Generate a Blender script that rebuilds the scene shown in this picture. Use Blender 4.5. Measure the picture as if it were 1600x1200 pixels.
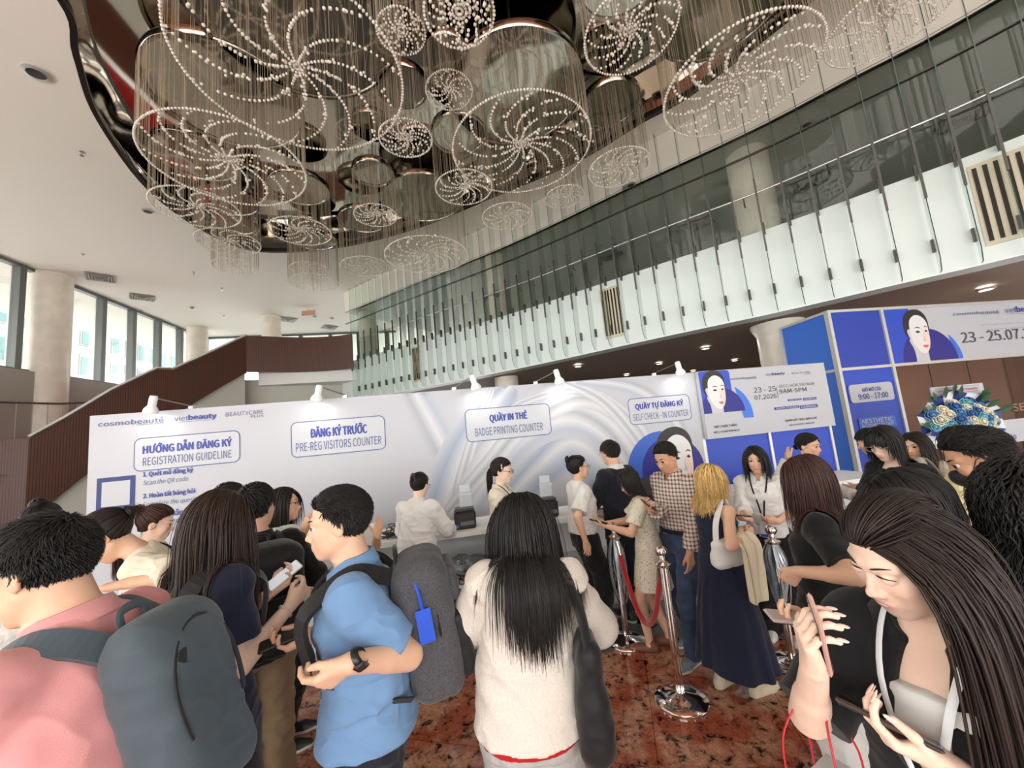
import bpy, math, random
import numpy as np
from mathutils import Vector, Matrix
sc = bpy.context.scene
for o in list(bpy.data.objects): bpy.data.objects.remove(o)
COL = sc.collection
rnd = random.Random(7)
# ---------------------------------------------------------------- camera (hand-held, slightly rolled)
F, HC = 600.0, 1.88
_u = np.array([-465, 4900, -600.0]); _u /= np.linalg.norm(_u)
_f = np.array([0, 0, -1.0]); _y = _f - (_f @ _u) * _u; _y /= np.linalg.norm(_y)
RC = np.array([np.cross(_y, _u), _y, _u])
cam = bpy.data.cameras.new('camera'); cam.sensor_width = 36; cam.lens = 13.5; cam.clip_start = 0.05; cam.clip_end = 300
camo = bpy.data.objects.new('camera', cam); COL.objects.link(camo)
camo.matrix_world = Matrix.Translation((0, 0, HC)) @ Matrix([list(r) for r in RC]).to_4x4()
sc.camera = camo
# ---------------------------------------------------------------- daylight, lamps, exposure
sc.view_settings.view_transform = 'Standard'; sc.view_settings.look = 'None'
sc.view_settings.gamma = 1.0; sc.view_settings.use_curve_mapping = False
sc.view_settings.exposure = 0.66
W = bpy.data.worlds.new('sky'); sc.world = W; W.use_nodes = True
_bg = W.node_tree.nodes['Background']; _bg.inputs[0].default_value = (1.0, 0.98, 0.945, 1); _bg.inputs[1].default_value = 3.4
_sun = bpy.data.lights.new('sun', 'SUN'); _sun.energy = 1.5; _sun.angle = 0.2; _sun.color = (1, .96, .9)
_so = bpy.data.objects.new('sun', _sun); COL.objects.link(_so); _so.rotation_euler = Vector((.75, .12, .65)).to_track_quat('Z', 'Y').to_euler()   # outside, over the roof from the right: it only reaches the facades across the street
def area_light(name, loc, size, power, color=(1, .95, .87), rot=(0, 0, 0)):
    l = bpy.data.lights.new(name, 'AREA'); l.energy = power; l.shape = 'DISK'; l.size = size; l.color = color
    o = bpy.data.objects.new(name, l); COL.objects.link(o); o.location = loc; o.rotation_euler = rot; return o
# ---------------------------------------------------------------- pixel -> place helpers
def ray(px, py): return RC @ np.array([(px - 800) / F, -(py - 600) / F, -1.0])
C0 = np.array([0, 0, HC])
def atz(px, py, z): d = ray(px, py); return C0 + d * ((z - HC) / d[2])
def aty(px, py, Y): d = ray(px, py); return C0 + d * (Y / d[1])
def onplane(px, py, P, n):
    d = ray(px, py); P = np.array(P, float); n = np.array(n, float); return C0 + d * (((P - C0) @ n) / (d @ n))
# ---------------------------------------------------------------- materials
MATS = {}
def mat(name, col=(.8, .8, .8), rough=.5, metal=0, spec=.5, noise=None, bump=None, attr=None, emit=None, alpha=None, trans=0, coat=0, sheen=0, sss=0):
    if name in MATS: return MATS[name]
    m = bpy.data.materials.new(name); m.use_nodes = True; nt = m.node_tree; b = nt.nodes['Principled BSDF']
    I = b.inputs; I['Base Color'].default_value = (*col, 1); I['Roughness'].default_value = rough; I['Metallic'].default_value = metal
    I['Specular IOR Level'].default_value = spec; I['Coat Weight'].default_value = coat; I['Transmission Weight'].default_value = trans
    if sheen: I['Sheen Weight'].default_value = sheen
    if sss: I['Subsurface Weight'].default_value = sss; I['Subsurface Radius'].default_value = (.012, .005, .003); I['Subsurface Scale'].default_value = 1
    if emit: I['Emission Color'].default_value = (*col, 1); I['Emission Strength'].default_value = emit
    if alpha is not None: I['Alpha'].default_value = alpha
    N = nt.nodes.new; L = nt.links.new
    if attr:
        a = N('ShaderNodeAttribute'); a.attribute_name = attr; L(a.outputs['Color'], I['Base Color'])
    tc = N('ShaderNodeTexCoord')
    if noise:   # (scale, amount[, detail])
        n = N('ShaderNodeTexNoise'); n.inputs['Scale'].default_value = noise[0]; n.inputs['Detail'].default_value = 4
        L(tc.outputs['Object'], n.inputs['Vector'])
        r = N('ShaderNodeValToRGB'); e = r.color_ramp.elements; e[0].position = .3; e[1].position = .7
        k0, k1 = 1 - noise[1], 1 + noise[1]
        e[0].color = (k0, k0, k0, 1); e[1].color = (k1, k1, k1, 1)
        mx = N('ShaderNodeMix'); mx.data_type = 'RGBA'; mx.blend_type = 'MULTIPLY'; mx.inputs[0].default_value = 1
        L(n.outputs['Fac'], r.inputs[0])
        if attr: L(a.outputs['Color'], mx.inputs[6])
        else: mx.inputs[6].default_value = (*col, 1)
        L(r.outputs[0], mx.inputs[7]); L(mx.outputs[2], I['Base Color'])
    if bump:    # (scale, strength)
        n2 = N('ShaderNodeTexNoise'); n2.inputs['Scale'].default_value = bump[0]; n2.inputs['Detail'].default_value = 3
        L(tc.outputs['Object'], n2.inputs['Vector'])
        bp = N('ShaderNodeBump'); bp.inputs['Strength'].default_value = bump[1]; bp.inputs['Distance'].default_value = .02
        L(n2.outputs['Fac'], bp.inputs['Height']); L(bp.outputs[0], I['Normal'])
    MATS[name] = m; return m
def stripes(m, scale, col2, axis='X', width=.5, coord='UV'):
    """adds printed / grooved stripes to a material along one axis"""
    nt = m.node_tree; b = nt.nodes['Principled BSDF']; N = nt.nodes.new; L = nt.links.new
    tc = N('ShaderNodeTexCoord'); sp = N('ShaderNodeSeparateXYZ'); L(tc.outputs[coord], sp.inputs[0])
    mu = N('ShaderNodeMath'); mu.operation = 'MULTIPLY'; mu.inputs[1].default_value = scale; L(sp.outputs[axis], mu.inputs[0])
    fr = N('ShaderNodeMath'); fr.operation = 'FRACT'; L(mu.outputs[0], fr.inputs[0])
    gt = N('ShaderNodeMath'); gt.operation = 'GREATER_THAN'; gt.inputs[1].default_value = width; L(fr.outputs[0], gt.inputs[0])
    mx = N('ShaderNodeMix'); mx.data_type = 'RGBA'; mx.inputs[6].default_value = b.inputs['Base Color'].default_value; mx.inputs[7].default_value = (*col2, 1)
    L(gt.outputs[0], mx.inputs[0]); L(mx.outputs[2], b.inputs['Base Color'])
    bp = N('ShaderNodeBump'); bp.inputs['Distance'].default_value = .02; L(gt.outputs[0], bp.inputs['Height']); bp.invert = True; L(bp.outputs[0], b.inputs['Normal'])
    return m
def S(r, g, b):   # sRGB 0-255 -> linear
    f = lambda c: (c / 255 / 12.92) if c <= 10 else ((c / 255 + .055) / 1.055) ** 2.4
    return (f(r), f(g), f(b))
# ---------------------------------------------------------------- mesh helpers
def tag(o, label=None, cat=None, group=None, kind=None):
    if label: o['label'] = label
    if cat: o['category'] = cat
    if group: o['group'] = group
    if kind: o['kind'] = kind
    return o
def obj(name, V, Fc, m, parent=None, smooth=False, mi=None, col=None, uv=None):
    me = bpy.data.meshes.new(name); V = np.asarray(V, float).reshape(-1, 3)
    if isinstance(Fc, np.ndarray):
        n, k = Fc.shape; me.vertices.add(len(V)); me.vertices.foreach_set('co', V.ravel().astype(np.float32))
        me.loops.add(n * k); me.loops.foreach_set('vertex_index', Fc.ravel().astype(np.int32))
        me.polygons.add(n); me.polygons.foreach_set('loop_start', np.arange(0, n * k, k, dtype=np.int32)); me.update(calc_edges=True)
        me.validate()
    else:
        me.from_pydata([tuple(v) for v in V], [], Fc); me.update()
    for q in (m if isinstance(m, (list, tuple)) else [m]): me.materials.append(q)
    if mi is not None: me.polygons.foreach_set('material_index', np.asarray(mi, np.int32))
    if smooth: me.polygons.foreach_set('use_smooth', np.ones(len(me.polygons), bool))
    if col is not None:
        ca = me.color_attributes.new('Col', 'FLOAT_COLOR', 'POINT')
        ca.data.foreach_set('color', np.c_[np.asarray(col, float), np.ones(len(col))].ravel().astype(np.float32))
    if uv is not None:
        ul = me.uv_layers.new(name='UVMap'); li = np.zeros(len(me.loops), np.int32); me.loops.foreach_get('vertex_index', li)
        ul.data.foreach_set('uv', np.asarray(uv, np.float32)[li].ravel())
    o = bpy.data.objects.new(name, me); COL.objects.link(o)
    return adopt(o, parent)
def wm(o): return (wm(o.parent) @ o.matrix_parent_inverse @ o.matrix_basis) if o.parent else o.matrix_basis.copy()
def adopt(o, parent):
    if parent is not None: o.parent = parent; o.matrix_parent_inverse = wm(parent).inverted()
    return o
def copy_tree(o, parent=None):
    c = o.copy(); COL.objects.link(c)
    if parent is not None: c.parent = parent
    for ch in list(o.children): copy_tree(ch, c)
    return c
def empty(name, loc=(0, 0, 0), rz=0):
    o = bpy.data.objects.new(name, None); COL.objects.link(o); o.location = [float(c) for c in loc]; o.rotation_euler = (0, 0, rz); o.empty_display_size = .1; return o
class MB:
    def __init__(s): s.v = []; s.f = []; s.mi = []
    def add(s, V, Fs, m=0):
        n = len(s.v); s.v += [tuple(map(float, p)) for p in V]; s.f += [tuple(i + n for i in f) for f in Fs]; s.mi += [m] * len(Fs); return s
    def box(s, c, d, rz=0, m=0, M=None, bev=0):
        x, y, z = [k / 2 for k in d]; ca, sa = math.cos(rz), math.sin(rz)
        if bev:
            b = min(bev, x * .9, y * .9, z * .9); ring = lambda X, Y, Z: [(X, -Y + b, Z), (X, Y - b, Z), (X - b, Y, Z), (-X + b, Y, Z), (-X, Y - b, Z), (-X, -Y + b, Z), (-X + b, -Y, Z), (X - b, -Y, Z)]
            P = ring(x - b, y - b, -z) + ring(x, y, -z + b) + ring(x, y, z - b) + ring(x - b, y - b, z)
            Fs = [tuple(range(7, -1, -1)), tuple(range(24, 32))] + [(k * 8 + i, k * 8 + (i + 1) % 8, k * 8 + 8 + (i + 1) % 8, k * 8 + 8 + i) for k in range(3) for i in range(8)]
        else:
            P = [(-x, -y, -z), (x, -y, -z), (x, y, -z), (-x, y, -z), (-x, -y, z), (x, -y, z), (x, y, z), (-x, y, z)]
            Fs = [(0, 3, 2, 1), (4, 5, 6, 7), (0, 1, 5, 4), (1, 2, 6, 5), (2, 3, 7, 6), (3, 0, 4, 7)]
        P = [(p[0] * ca - p[1] * sa + c[0], p[0] * sa + p[1] * ca + c[1], p[2] + c[2]) for p in P]
        if M is not None: P = [tuple(M @ Vector(p)) for p in P]
        return s.add(P, Fs, m)
    def lathe(s, prof, c=(0, 0, 0), n=24, m=0, M=None, cap=True):
        P = []; k = len(prof)
        for i in range(n):
            a = 2 * math.pi * i / n
            for r, z in prof: P.append((c[0] + r * math.cos(a), c[1] + r * math.sin(a), c[2] + z))
        Fs = [(i * k + j, ((i + 1) % n) * k + j, ((i + 1) % n) * k + j + 1, i * k + j + 1) for i in range(n) for j in range(k - 1)]
        if cap:
            if prof[0][0] > 1e-6: Fs.append(tuple(i * k for i in range(n - 1, -1, -1)))
            if prof[-1][0] > 1e-6: Fs.append(tuple(i * k + k - 1 for i in range(n)))
        if M is not None: P = [tuple(M @ Vector(p)) for p in P]
        return s.add(P, Fs, m)
    def tube(s, pts, r, n=8, m=0, flat=1.0, cap=True):
        pts = [Vector(p) for p in pts]; k = len(pts); R = r if isinstance(r, (list, tuple)) else [r] * k
        up = Vector((0, 0, 1)); P = []; side = None
        for i, p in enumerate(pts):
            t = (pts[min(i + 1, k - 1)] - pts[max(i - 1, 0)]).normalized()
            if side is None:
                side = t.cross(up); side = side.normalized() if side.length > .05 else t.cross(Vector((1, 0, 0))).normalized()
            side = (side - t * side.dot(t)).normalized(); nn = side.cross(t)
            for j in range(n):
                a = 2 * math.pi * j / n; P.append(p + side * (R[i] * math.cos(a)) + nn * (R[i] * flat * math.sin(a)))
        Fs = [(i * n + j, i * n + (j + 1) % n, (i + 1) * n + (j + 1) % n, (i + 1) * n + j) for i in range(k - 1) for j in range(n)]
        if cap: Fs += [tuple(range(n - 1, -1, -1)), tuple(range((k - 1) * n, k * n))]
        return s.add(P, Fs, m)
    def poly(s, P, m=0): return s.add(P, [tuple(range(len(P)))], m)
    def build(s, name, m, parent=None, smooth=False):
        o = obj(name, s.v, s.f, m, parent, smooth, s.mi)
        if smooth and hasattr(o.data, 'set_sharp_from_angle'): o.data.set_sharp_from_angle(angle=math.radians(40))
        return o
def spline(P, n=8, closed=False):
    P = [np.array(p, float) for p in P]; k = len(P); out = []
    rng = range(k if closed else k - 1)
    for i in rng:
        g = (lambda j: P[j % k]) if closed else (lambda j: P[min(max(j, 0), k - 1)])
        p0, p1, p2, p3 = g(i - 1), g(i), g(i + 1), g(i + 2)
        for q in range(n):
            t = q / n; out.append(.5 * (2 * p1 + (p2 - p0) * t + (2 * p0 - 5 * p1 + 4 * p2 - p3) * t * t + (3 * p1 - p0 - 3 * p2 + p3) * t ** 3))
    if not closed: out.append(P[-1])
    return out
import os
_fp = os.path.join(bpy.utils.resource_path('LOCAL'), 'datafiles', 'fonts', 'Noto Sans CJK Regular.woff2')
try: FONT = bpy.data.fonts.load(_fp) if os.path.exists(_fp) else None     # Blender's own bundled font (full Vietnamese alphabet)
except Exception: FONT = None
def text(body, M, w, h, m, parent=None, name='lettering', bold=0, spacing=1.0, shear=0, depth=.002):
    """flat raised lettering: its box is w wide and h high (h measured on the whole line), origin bottom-left of M"""
    c = bpy.data.curves.new(name, 'FONT'); c.body = body; c.size = 1; c.font = FONT or c.font; c.space_character = spacing; c.shear = shear; c.resolution_u = 3
    t = bpy.data.objects.new(name, c); COL.objects.link(t); me = bpy.data.meshes.new_from_object(t); bpy.data.objects.remove(t)
    n = len(me.vertices); V = np.zeros(n * 3, np.float32); me.vertices.foreach_get('co', V); V = V.reshape(-1, 3)
    lo, hi = V.min(0), V.max(0); V = (V - lo) / np.maximum(hi - lo, 1e-6)
    V = np.c_[V[:, 0] * w, V[:, 1] * h, np.full(n, depth)]
    if bold:   # heavier strokes: the same outline printed three times, slightly shifted
        fs = [list(p.vertices) for p in me.polygons]; k = bold * h * 2.2
        me2 = bpy.data.meshes.new(name); me2.from_pydata(np.concatenate([V + np.array([dx * k, dy * k, .0001 * i]) for i, (dx, dy) in enumerate(((-1, 0), (1, 0), (0, .6), (0, -.6)))]).tolist(), [], [[i + q * n for i in f] for q in range(4) for f in fs]); bpy.data.meshes.remove(me); me = me2
    else: me.vertices.foreach_set('co', V.ravel().astype(np.float32))
    me.materials.clear(); me.materials.append(m); me.name = name
    o = bpy.data.objects.new(name, me); COL.objects.link(o); o.matrix_basis = M
    return adopt(o, parent)
# ---------------------------------------------------------------- setting materials
M_ceil = mat('ceiling_plaster', S(240, 235, 224), .7)
M_white = mat('white_paint', S(236, 238, 236), .45)
M_marble = mat('cream_marble', S(222, 214, 200), .3, noise=(2.2, .10))
M_steel = mat('brushed_steel', (.5, .5, .5), .28, 1)
M_chrome = mat('chrome', (.82, .80, .78), .07, 1)
M_black = mat('black_trim', (.012, .011, .011), .25)
M_darkmetal = mat('dark_bar', S(92, 92, 88), .4, .6)
M_alu = mat('aluminium', S(205, 206, 202), .35, .5)
M_blue = mat('blue_panel', S(28, 70, 190), .4)
M_blue2 = mat('bright_blue_panel', S(50, 110, 215), .4)
M_navyprint = mat('navy_print', S(24, 22, 130), .45)
M_print = mat('white_print', S(184, 187, 195), .45)
M_ink = mat('blue_ink', S(52, 68, 150), .5)
M_ink2 = mat('slate_ink', S(84, 96, 140), .5)
M_grey_ink = mat('grey_ink', S(70, 72, 86), .5)
M_red_ink = mat('red_ink', S(190, 30, 45), .5)
M_wood = stripes(mat('slatted_brown_wood', S(92, 52, 38), .4), 16, S(48, 26, 20), 'X', .72)
M_redcarpet = mat('red_carpet', S(170, 34, 34), .9)
M_greywall = mat('grey_wall', S(168, 166, 158), .6)
M_dark = mat('dark_interior', S(205, 208, 198), .6)
M_brownceil = mat('brown_ceiling', S(150, 130, 116), .6)
M_brownwall = mat('brown_wall', S(96, 62, 42), .5, noise=(.8, .15))
def glass_mat(name, tint, gl=.12, rough=.02):
    m = bpy.data.materials.new(name); m.use_nodes = True; nt = m.node_tree; nt.nodes.clear(); N = nt.nodes.new; L = nt.links.new
    t = N('ShaderNodeBsdfTransparent'); t.inputs[0].default_value = (*tint, 1); g = N('ShaderNodeBsdfGlossy'); g.inputs[1].default_value = rough
    fr = N('ShaderNodeFresnel'); fr.inputs[0].default_value = 1.45; ml = N('ShaderNodeMath'); ml.operation = 'MULTIPLY'; ml.inputs[1].default_value = gl * 8; ml.use_clamp = True
    L(fr.outputs[0], ml.inputs[0]); mx = N('ShaderNodeMixShader'); L(ml.outputs[0], mx.inputs[0]); L(t.outputs[0], mx.inputs[1]); L(g.outputs[0], mx.inputs[2])
    o = N('ShaderNodeOutputMaterial'); L(mx.outputs[0], o.inputs[0]); return m
M_glass = glass_mat('fin_glass', (.90, .95, .925), .08)
M_tint = glass_mat('tinted_glass', (.88, .92, .90), .1)
M_winglass = glass_mat('window_glass', (.96, .98, .98), .05)
M_glassedge = mat('glass_edge', S(58, 84, 74), .2)
def granite():
    m = bpy.data.materials.new('red_granite'); m.use_nodes = True; nt = m.node_tree; b = nt.nodes['Principled BSDF']; N = nt.nodes.new; L = nt.links.new
    tc = N('ShaderNodeTexCoord'); n1 = N('ShaderNodeTexNoise'); n1.inputs['Scale'].default_value = 13; n1.inputs['Detail'].default_value = 8; n1.inputs['Roughness'].default_value = .72; n1.inputs['Distortion'].default_value = .35
    n2 = N('ShaderNodeTexNoise'); n2.inputs['Scale'].default_value = 4.5; n2.inputs['Detail'].default_value = 5
    L(tc.outputs['Object'], n1.inputs[0]); L(tc.outputs['Object'], n2.inputs[0])
    r1 = N('ShaderNodeValToRGB'); e = r1.color_ramp.elements; e[0].position = .385; e[0].color = (.05, .04, .035, 1); e[1].position = .47; e[1].color = (.82, .80, .80, 1); k = e.new(.62); k.color = (1.12, 1.12, 1.12, 1)
    r2 = N('ShaderNodeValToRGB'); e = r2.color_ramp.elements; e[0].position = .42; e[0].color = (*S(172, 94, 70), 1); e[1].position = .58; e[1].color = (*S(200, 150, 122), 1)
    n3 = N('ShaderNodeTexNoise'); n3.inputs['Scale'].default_value = 60; n3.inputs['Detail'].default_value = 3; L(tc.outputs['Object'], n3.inputs[0])
    r3 = N('ShaderNodeValToRGB'); e = r3.color_ramp.elements; e[0].position = .3; e[0].color = (.7, .66, .64, 1); e[1].position = .6; e[1].color = (1.05, 1.05, 1.05, 1); L(n3.outputs[0], r3.inputs[0])
    L(n1.outputs[0], r1.inputs[0]); L(n2.outputs[0], r2.inputs[0])
    m0 = N('ShaderNodeMix'); m0.data_type = 'RGBA'; m0.blend_type = 'MULTIPLY'; m0.inputs[0].default_value = 1; L(r2.outputs[0], m0.inputs[6]); L(r3.outputs[0], m0.inputs[7])
    mx = N('ShaderNodeMix'); mx.data_type = 'RGBA'; mx.blend_type = 'MULTIPLY'; mx.inputs[0].default_value = 1; L(m0.outputs[2], mx.inputs[6]); L(r1.outputs[0], mx.inputs[7])
    br = N('ShaderNodeTexBrick'); br.offset = 0; br.inputs['Color1'].default_value = br.inputs['Color2'].default_value = (1, 1, 1, 1); br.inputs['Mortar'].default_value = (.5, .42, .4, 1)
    br.inputs['Scale'].default_value = 1; br.inputs['Mortar Size'].default_value = .003; br.inputs['Brick Width'].default_value = .8; br.inputs['Row Height'].default_value = .8
    mp = N('ShaderNodeMapping'); mp.inputs['Rotation'].default_value = (0, 0, .25); L(tc.outputs['Object'], mp.inputs[0]); L(mp.outputs[0], br.inputs[0])
    m2 = N('ShaderNodeMix'); m2.data_type = 'RGBA'; m2.blend_type = 'MULTIPLY'; m2.inputs[0].default_value = 1; L(mx.outputs[2], m2.inputs[6]); L(br.outputs[0], m2.inputs[7])
    L(m2.outputs[2], b.inputs['Base Color']); b.inputs['Roughness'].default_value = .07; return m
M_granite = granite()
M_greycarpet = mat('speckled_grey_stone', S(98, 98, 98), .35, noise=(60, .55))
def mirror_mat(name, col, bs, bd, rough):
    m = mat(name, col, rough, 1); nt = m.node_tree; N = nt.nodes.new; L = nt.links.new
    tc = N('ShaderNodeTexCoord'); n = N('ShaderNodeTexNoise'); n.inputs['Scale'].default_value = bs; n.inputs['Detail'].default_value = 1; L(tc.outputs['Object'], n.inputs[0])
    bp = N('ShaderNodeBump'); bp.inputs['Distance'].default_value = bd; bp.inputs['Strength'].default_value = 1; L(n.outputs[0], bp.inputs['Height']); L(bp.outputs[0], nt.nodes['Principled BSDF'].inputs['Normal']); return m
M_mirror = mirror_mat('mirror_metal', (.82, .77, .70), .3, .05, .05)
M_disc = mirror_mat('mirror_disc', (.60, .55, .48), .6, .10, .08)
M_sidemirror = mirror_mat('side_mirror_metal', (.62, .58, .55), .45, .12, .03)
# ---------------------------------------------------------------- plane frames (a vertical wall through two plan points)
class Plane:
    def __init__(s, A, B):
        s.A = np.array([A[0], A[1], 0.]); d = np.array([B[0] - A[0], B[1] - A[1], 0.]); s.L = np.linalg.norm(d); s.d = d / s.L
        s.n = np.array([s.d[1], -s.d[0], 0.])     # faces the camera side
    def px(s, x, y): q = onplane(x, y, s.A, s.n); return (q - s.A) @ s.d, q[2]
    def pt(s, a, z, off=0): return s.A + s.d * a + s.n * off + np.array([0, 0, z])
    def M(s, a, z, off=0, tilt=0):
        p = s.pt(a, z, off); m = Matrix([[s.d[0], 0, s.n[0], p[0]], [s.d[1], 0, s.n[1], p[1]], [0, 1, 0, p[2]], [0, 0, 0, 1]])
        return m
    def slab(s, mb, a0, a1, z0, z1, o0, o1, m=0):
        P = [s.pt(a, z, o) for o in (o0, o1) for a, z in ((a0, z0), (a1, z0), (a1, z1), (a0, z1))]
        mb.add(P, [(0, 3, 2, 1), (4, 5, 6, 7), (0, 1, 5, 4), (1, 2, 6, 5), (2, 3, 7, 6), (3, 0, 4, 7)], m); return mb
    def flat(s, P2, off): return [s.pt(a, z, off) for a, z in P2]
def rrect(a0, a1, z0, z1, r, n=5):
    P = []
    for cx, cz, st in ((a1 - r, z0 + r, -90), (a1 - r, z1 - r, 0), (a0 + r, z1 - r, 90), (a0 + r, z0 + r, 180)):
        for i in range(n + 1): t = math.radians(st + 90 * i / n); P.append((cx + r * math.cos(t), cz + r * math.sin(t)))
    return P
def frame_line(pl, P2, w, off, name, m, parent):
    c = np.mean(P2, 0); n = len(P2); V = []; k = []
    for i, p in enumerate(P2):
        p = np.array(p); a = np.array(P2[i - 1]); b = np.array(P2[(i + 1) % n]); t = b - a; t /= np.linalg.norm(t) + 1e-9; nn = np.array([t[1], -t[0]])
        k += [tuple(p + nn * w / 2), tuple(p - nn * w / 2)]
    V = pl.flat(k, off); Fs = [(2 * i, 2 * ((i + 1) % n), 2 * ((i + 1) % n) + 1, 2 * i + 1) for i in range(n)]
    return obj(name, V, Fs, m, parent)
def structure(o): o['kind'] = 'structure'; return o
# ---------------------------------------------------------------- floor
Y0 = 3.40
def quad(name, P, m): return structure(obj(name, P, [tuple(range(len(P)))], m))
quad('floor', [(-26, -9, 0), (16, -9, 0), (16, Y0 + .9, 0), (6, Y0 + .5, 0), (2.2, Y0 + .1, 0), (-.63, Y0 - .05, 0), (-26, Y0 - .6, 0)], M_granite)
quad('floor_stone', [(-26, Y0 - .6, 0), (-.63, Y0 - .05, 0), (2.2, Y0 + .1, 0), (6, Y0 + .5, 0), (16, Y0 + .9, 0), (30, 40, 0), (-26, 40, 0)], M_greycarpet)
# ---------------------------------------------------------------- ceiling with the oval opening
ZC = 9.8
_ov = [(-6.93, 5.58), (-7.72, 6.52), (-8.81, 7.94), (-9.94, 10.39), (-10.12, 12.75), (-9.3, 14.25), (-6.34, 14.46), (-3.04, 13.59), (-.27, 12.22), (2.57, 10.74), (4.1, 9.46), (5.34, 8.44), (7.3, 5.4), (7.9, 1.5), (6.2, -2.4), (1.5, -4.4), (-3.6, -3.2), (-6.0, .2), (-6.5, 3.4)]
OV = [p for p in spline(_ov, 6, True)]
def ceiling():
    n = len(OV); c = np.mean(OV, 0); V = [(p[0], p[1], ZC) for p in OV]; x0, x1, y0, y1 = -24, 20, -12, 36
    for p in OV:
        d = p - c; ts = [((x1 if d[0] > 0 else x0) - c[0]) / d[0] if abs(d[0]) > 1e-6 else 1e9, ((y1 if d[1] > 0 else y0) - c[1]) / d[1] if abs(d[1]) > 1e-6 else 1e9]
        q = c + d * min(ts); V.append((q[0], q[1], ZC))
    structure(obj('ceiling', V, [(i, (i + 1) % n, n + (i + 1) % n, n + i) for i in range(n)], M_ceil))
    k = 1.15
    def strip(name, z0, z1, o0, o1, m, sm=True):
        V = []
        for i, p in enumerate(OV):
            t = np.array(OV[(i + 1) % n]) - np.array(OV[i - 1]); t /= np.linalg.norm(t); nn = np.array([t[1], -t[0]])
            if nn @ (c - p) > 0: nn = -nn
            V += [(*(p + nn * o0), z0), (*(p + nn * o1), z1)]
        return structure(obj(name, V, [(2 * i, 2 * ((i + 1) % n), 2 * ((i + 1) % n) + 1, 2 * i + 1) for i in range(n)], m, None, sm))
    strip('trim_1', ZC - .01, ZC + .16, 0, .02, M_black)
    strip('trim_2', ZC - .012, ZC - .012, 0, .10, M_black)
    strip('wall_recess', ZC + .16, 10.55, .02, .30, M_sidemirror)
    V = []
    for i, p in enumerate(OV): q = c + (np.array(p) - c) * 1.06; V.append((q[0], q[1], 10.55))
    structure(obj('ceiling_mirror', V + [(c[0], c[1], 10.55)], [(i, (i + 1) % n, n) for i in range(n)], M_mirror))
ceiling()
# ---------------------------------------------------------------- balcony band along a curve
_bd = [(-8.4, 18.87), (-4.0, 15.98), (.49, 13.03), (3.95, 10.32), (6.27, 8.59), (7.65, 7.3), (8.77, 6.24), (9.9, 4.6), (10.7, 2.2), (11, -1), (11, -8)]
BD = np.array(spline(_bd, 14)); _bl = np.r_[0, np.cumsum(np.linalg.norm(np.diff(BD, axis=0), axis=1))]
def bpos(s):
    x = np.interp(s, _bl, BD[:, 0]); y = np.interp(s, _bl, BD[:, 1]); x2 = np.interp(s + .05, _bl, BD[:, 0]) - np.interp(s - .05, _bl, BD[:, 0]); y2 = np.interp(s + .05, _bl, BD[:, 1]) - np.interp(s - .05, _bl, BD[:, 1])
    t = np.array([x2, y2]); t /= np.linalg.norm(t); return np.array([x, y]), t, np.array([-t[1], t[0]])   # point, tangent, outward (away from the hall)
def bstrip(name, prof, m, s0=0, s1=None, n=70, uv=False):
    s1 = s1 or _bl[-1]; V = []; k = len(prof); U = []
    for s in np.linspace(s0, s1, n):
        p, t, o = bpos(s)
        for off, z in prof: q = p + o * off; V.append((q[0], q[1], z)); U.append((s, z))
    return structure(obj(name, V, [(i * k + j, (i + 1) * k + j, (i + 1) * k + j + 1, i * k + j + 1) for i in range(n - 1) for j in range(k - 1)], m, uv=U))
bstrip('wall_balcony', [(.5, 4.0), (0, 4.0), (0, 6.0), (.5, 6.0)], mat('balcony_white', S(236, 246, 244), .4))
bstrip('ceiling_lower', [(.5, 4.0), (5, 3.98), (16, 3.96)], M_brownceil)
bstrip('floor_upper', [(.5, 6.0), (16, 6.0)], M_dark)
bstrip('ceiling_upper', [(.32, 8.72), (6, 8.72), (16, 8.70)], M_dark)
bstrip('wall_bulkhead', [(.3, 8.7), (.3, 9.79)], M_ceil)
bstrip('wall_upper', [(13, 6.0), (13, 8.72)], M_dark)
bstrip('wall_back', [(12, 0), (12, 4.0)], M_brownwall)
bstrip('trim_3', [(.28, 8.66), (.36, 8.66), (.36, 8.74), (.28, 8.74)], M_black)
bstrip('window_1', [(.34, 6.0), (.34, 8.7)], M_tint, s0=1.0)
bstrip('trim_4', [(.30, 8.1), (.38, 8.1), (.38, 8.13), (.30, 8.13), (.30, 8.1)], M_darkmetal)
hr = MB(); hp = [(*(bpos(s)[0] + bpos(s)[2] * .2), 7.05) for s in np.linspace(1.2, _bl[-1], 80)]; hr.tube(hp, .025, 8)
HR = empty('handrail', (*bpos(1.2)[0], 6.0)); tag(HR, 'long thin steel handrail running along the glazed upper balcony', 'handrail')
hr.build('rail', M_steel, HR, True)
for s in np.arange(1.6, 34, 1.6):
    p, t, o = bpos(s); q = p + o * .2; b = MB().tube([(q[0], q[1], 7.05), (q[0], q[1], 6.86), (*(q + o * .12), 6.84)], .016, 6); b.build('bracket', M_darkmetal, HR, True)
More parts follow.
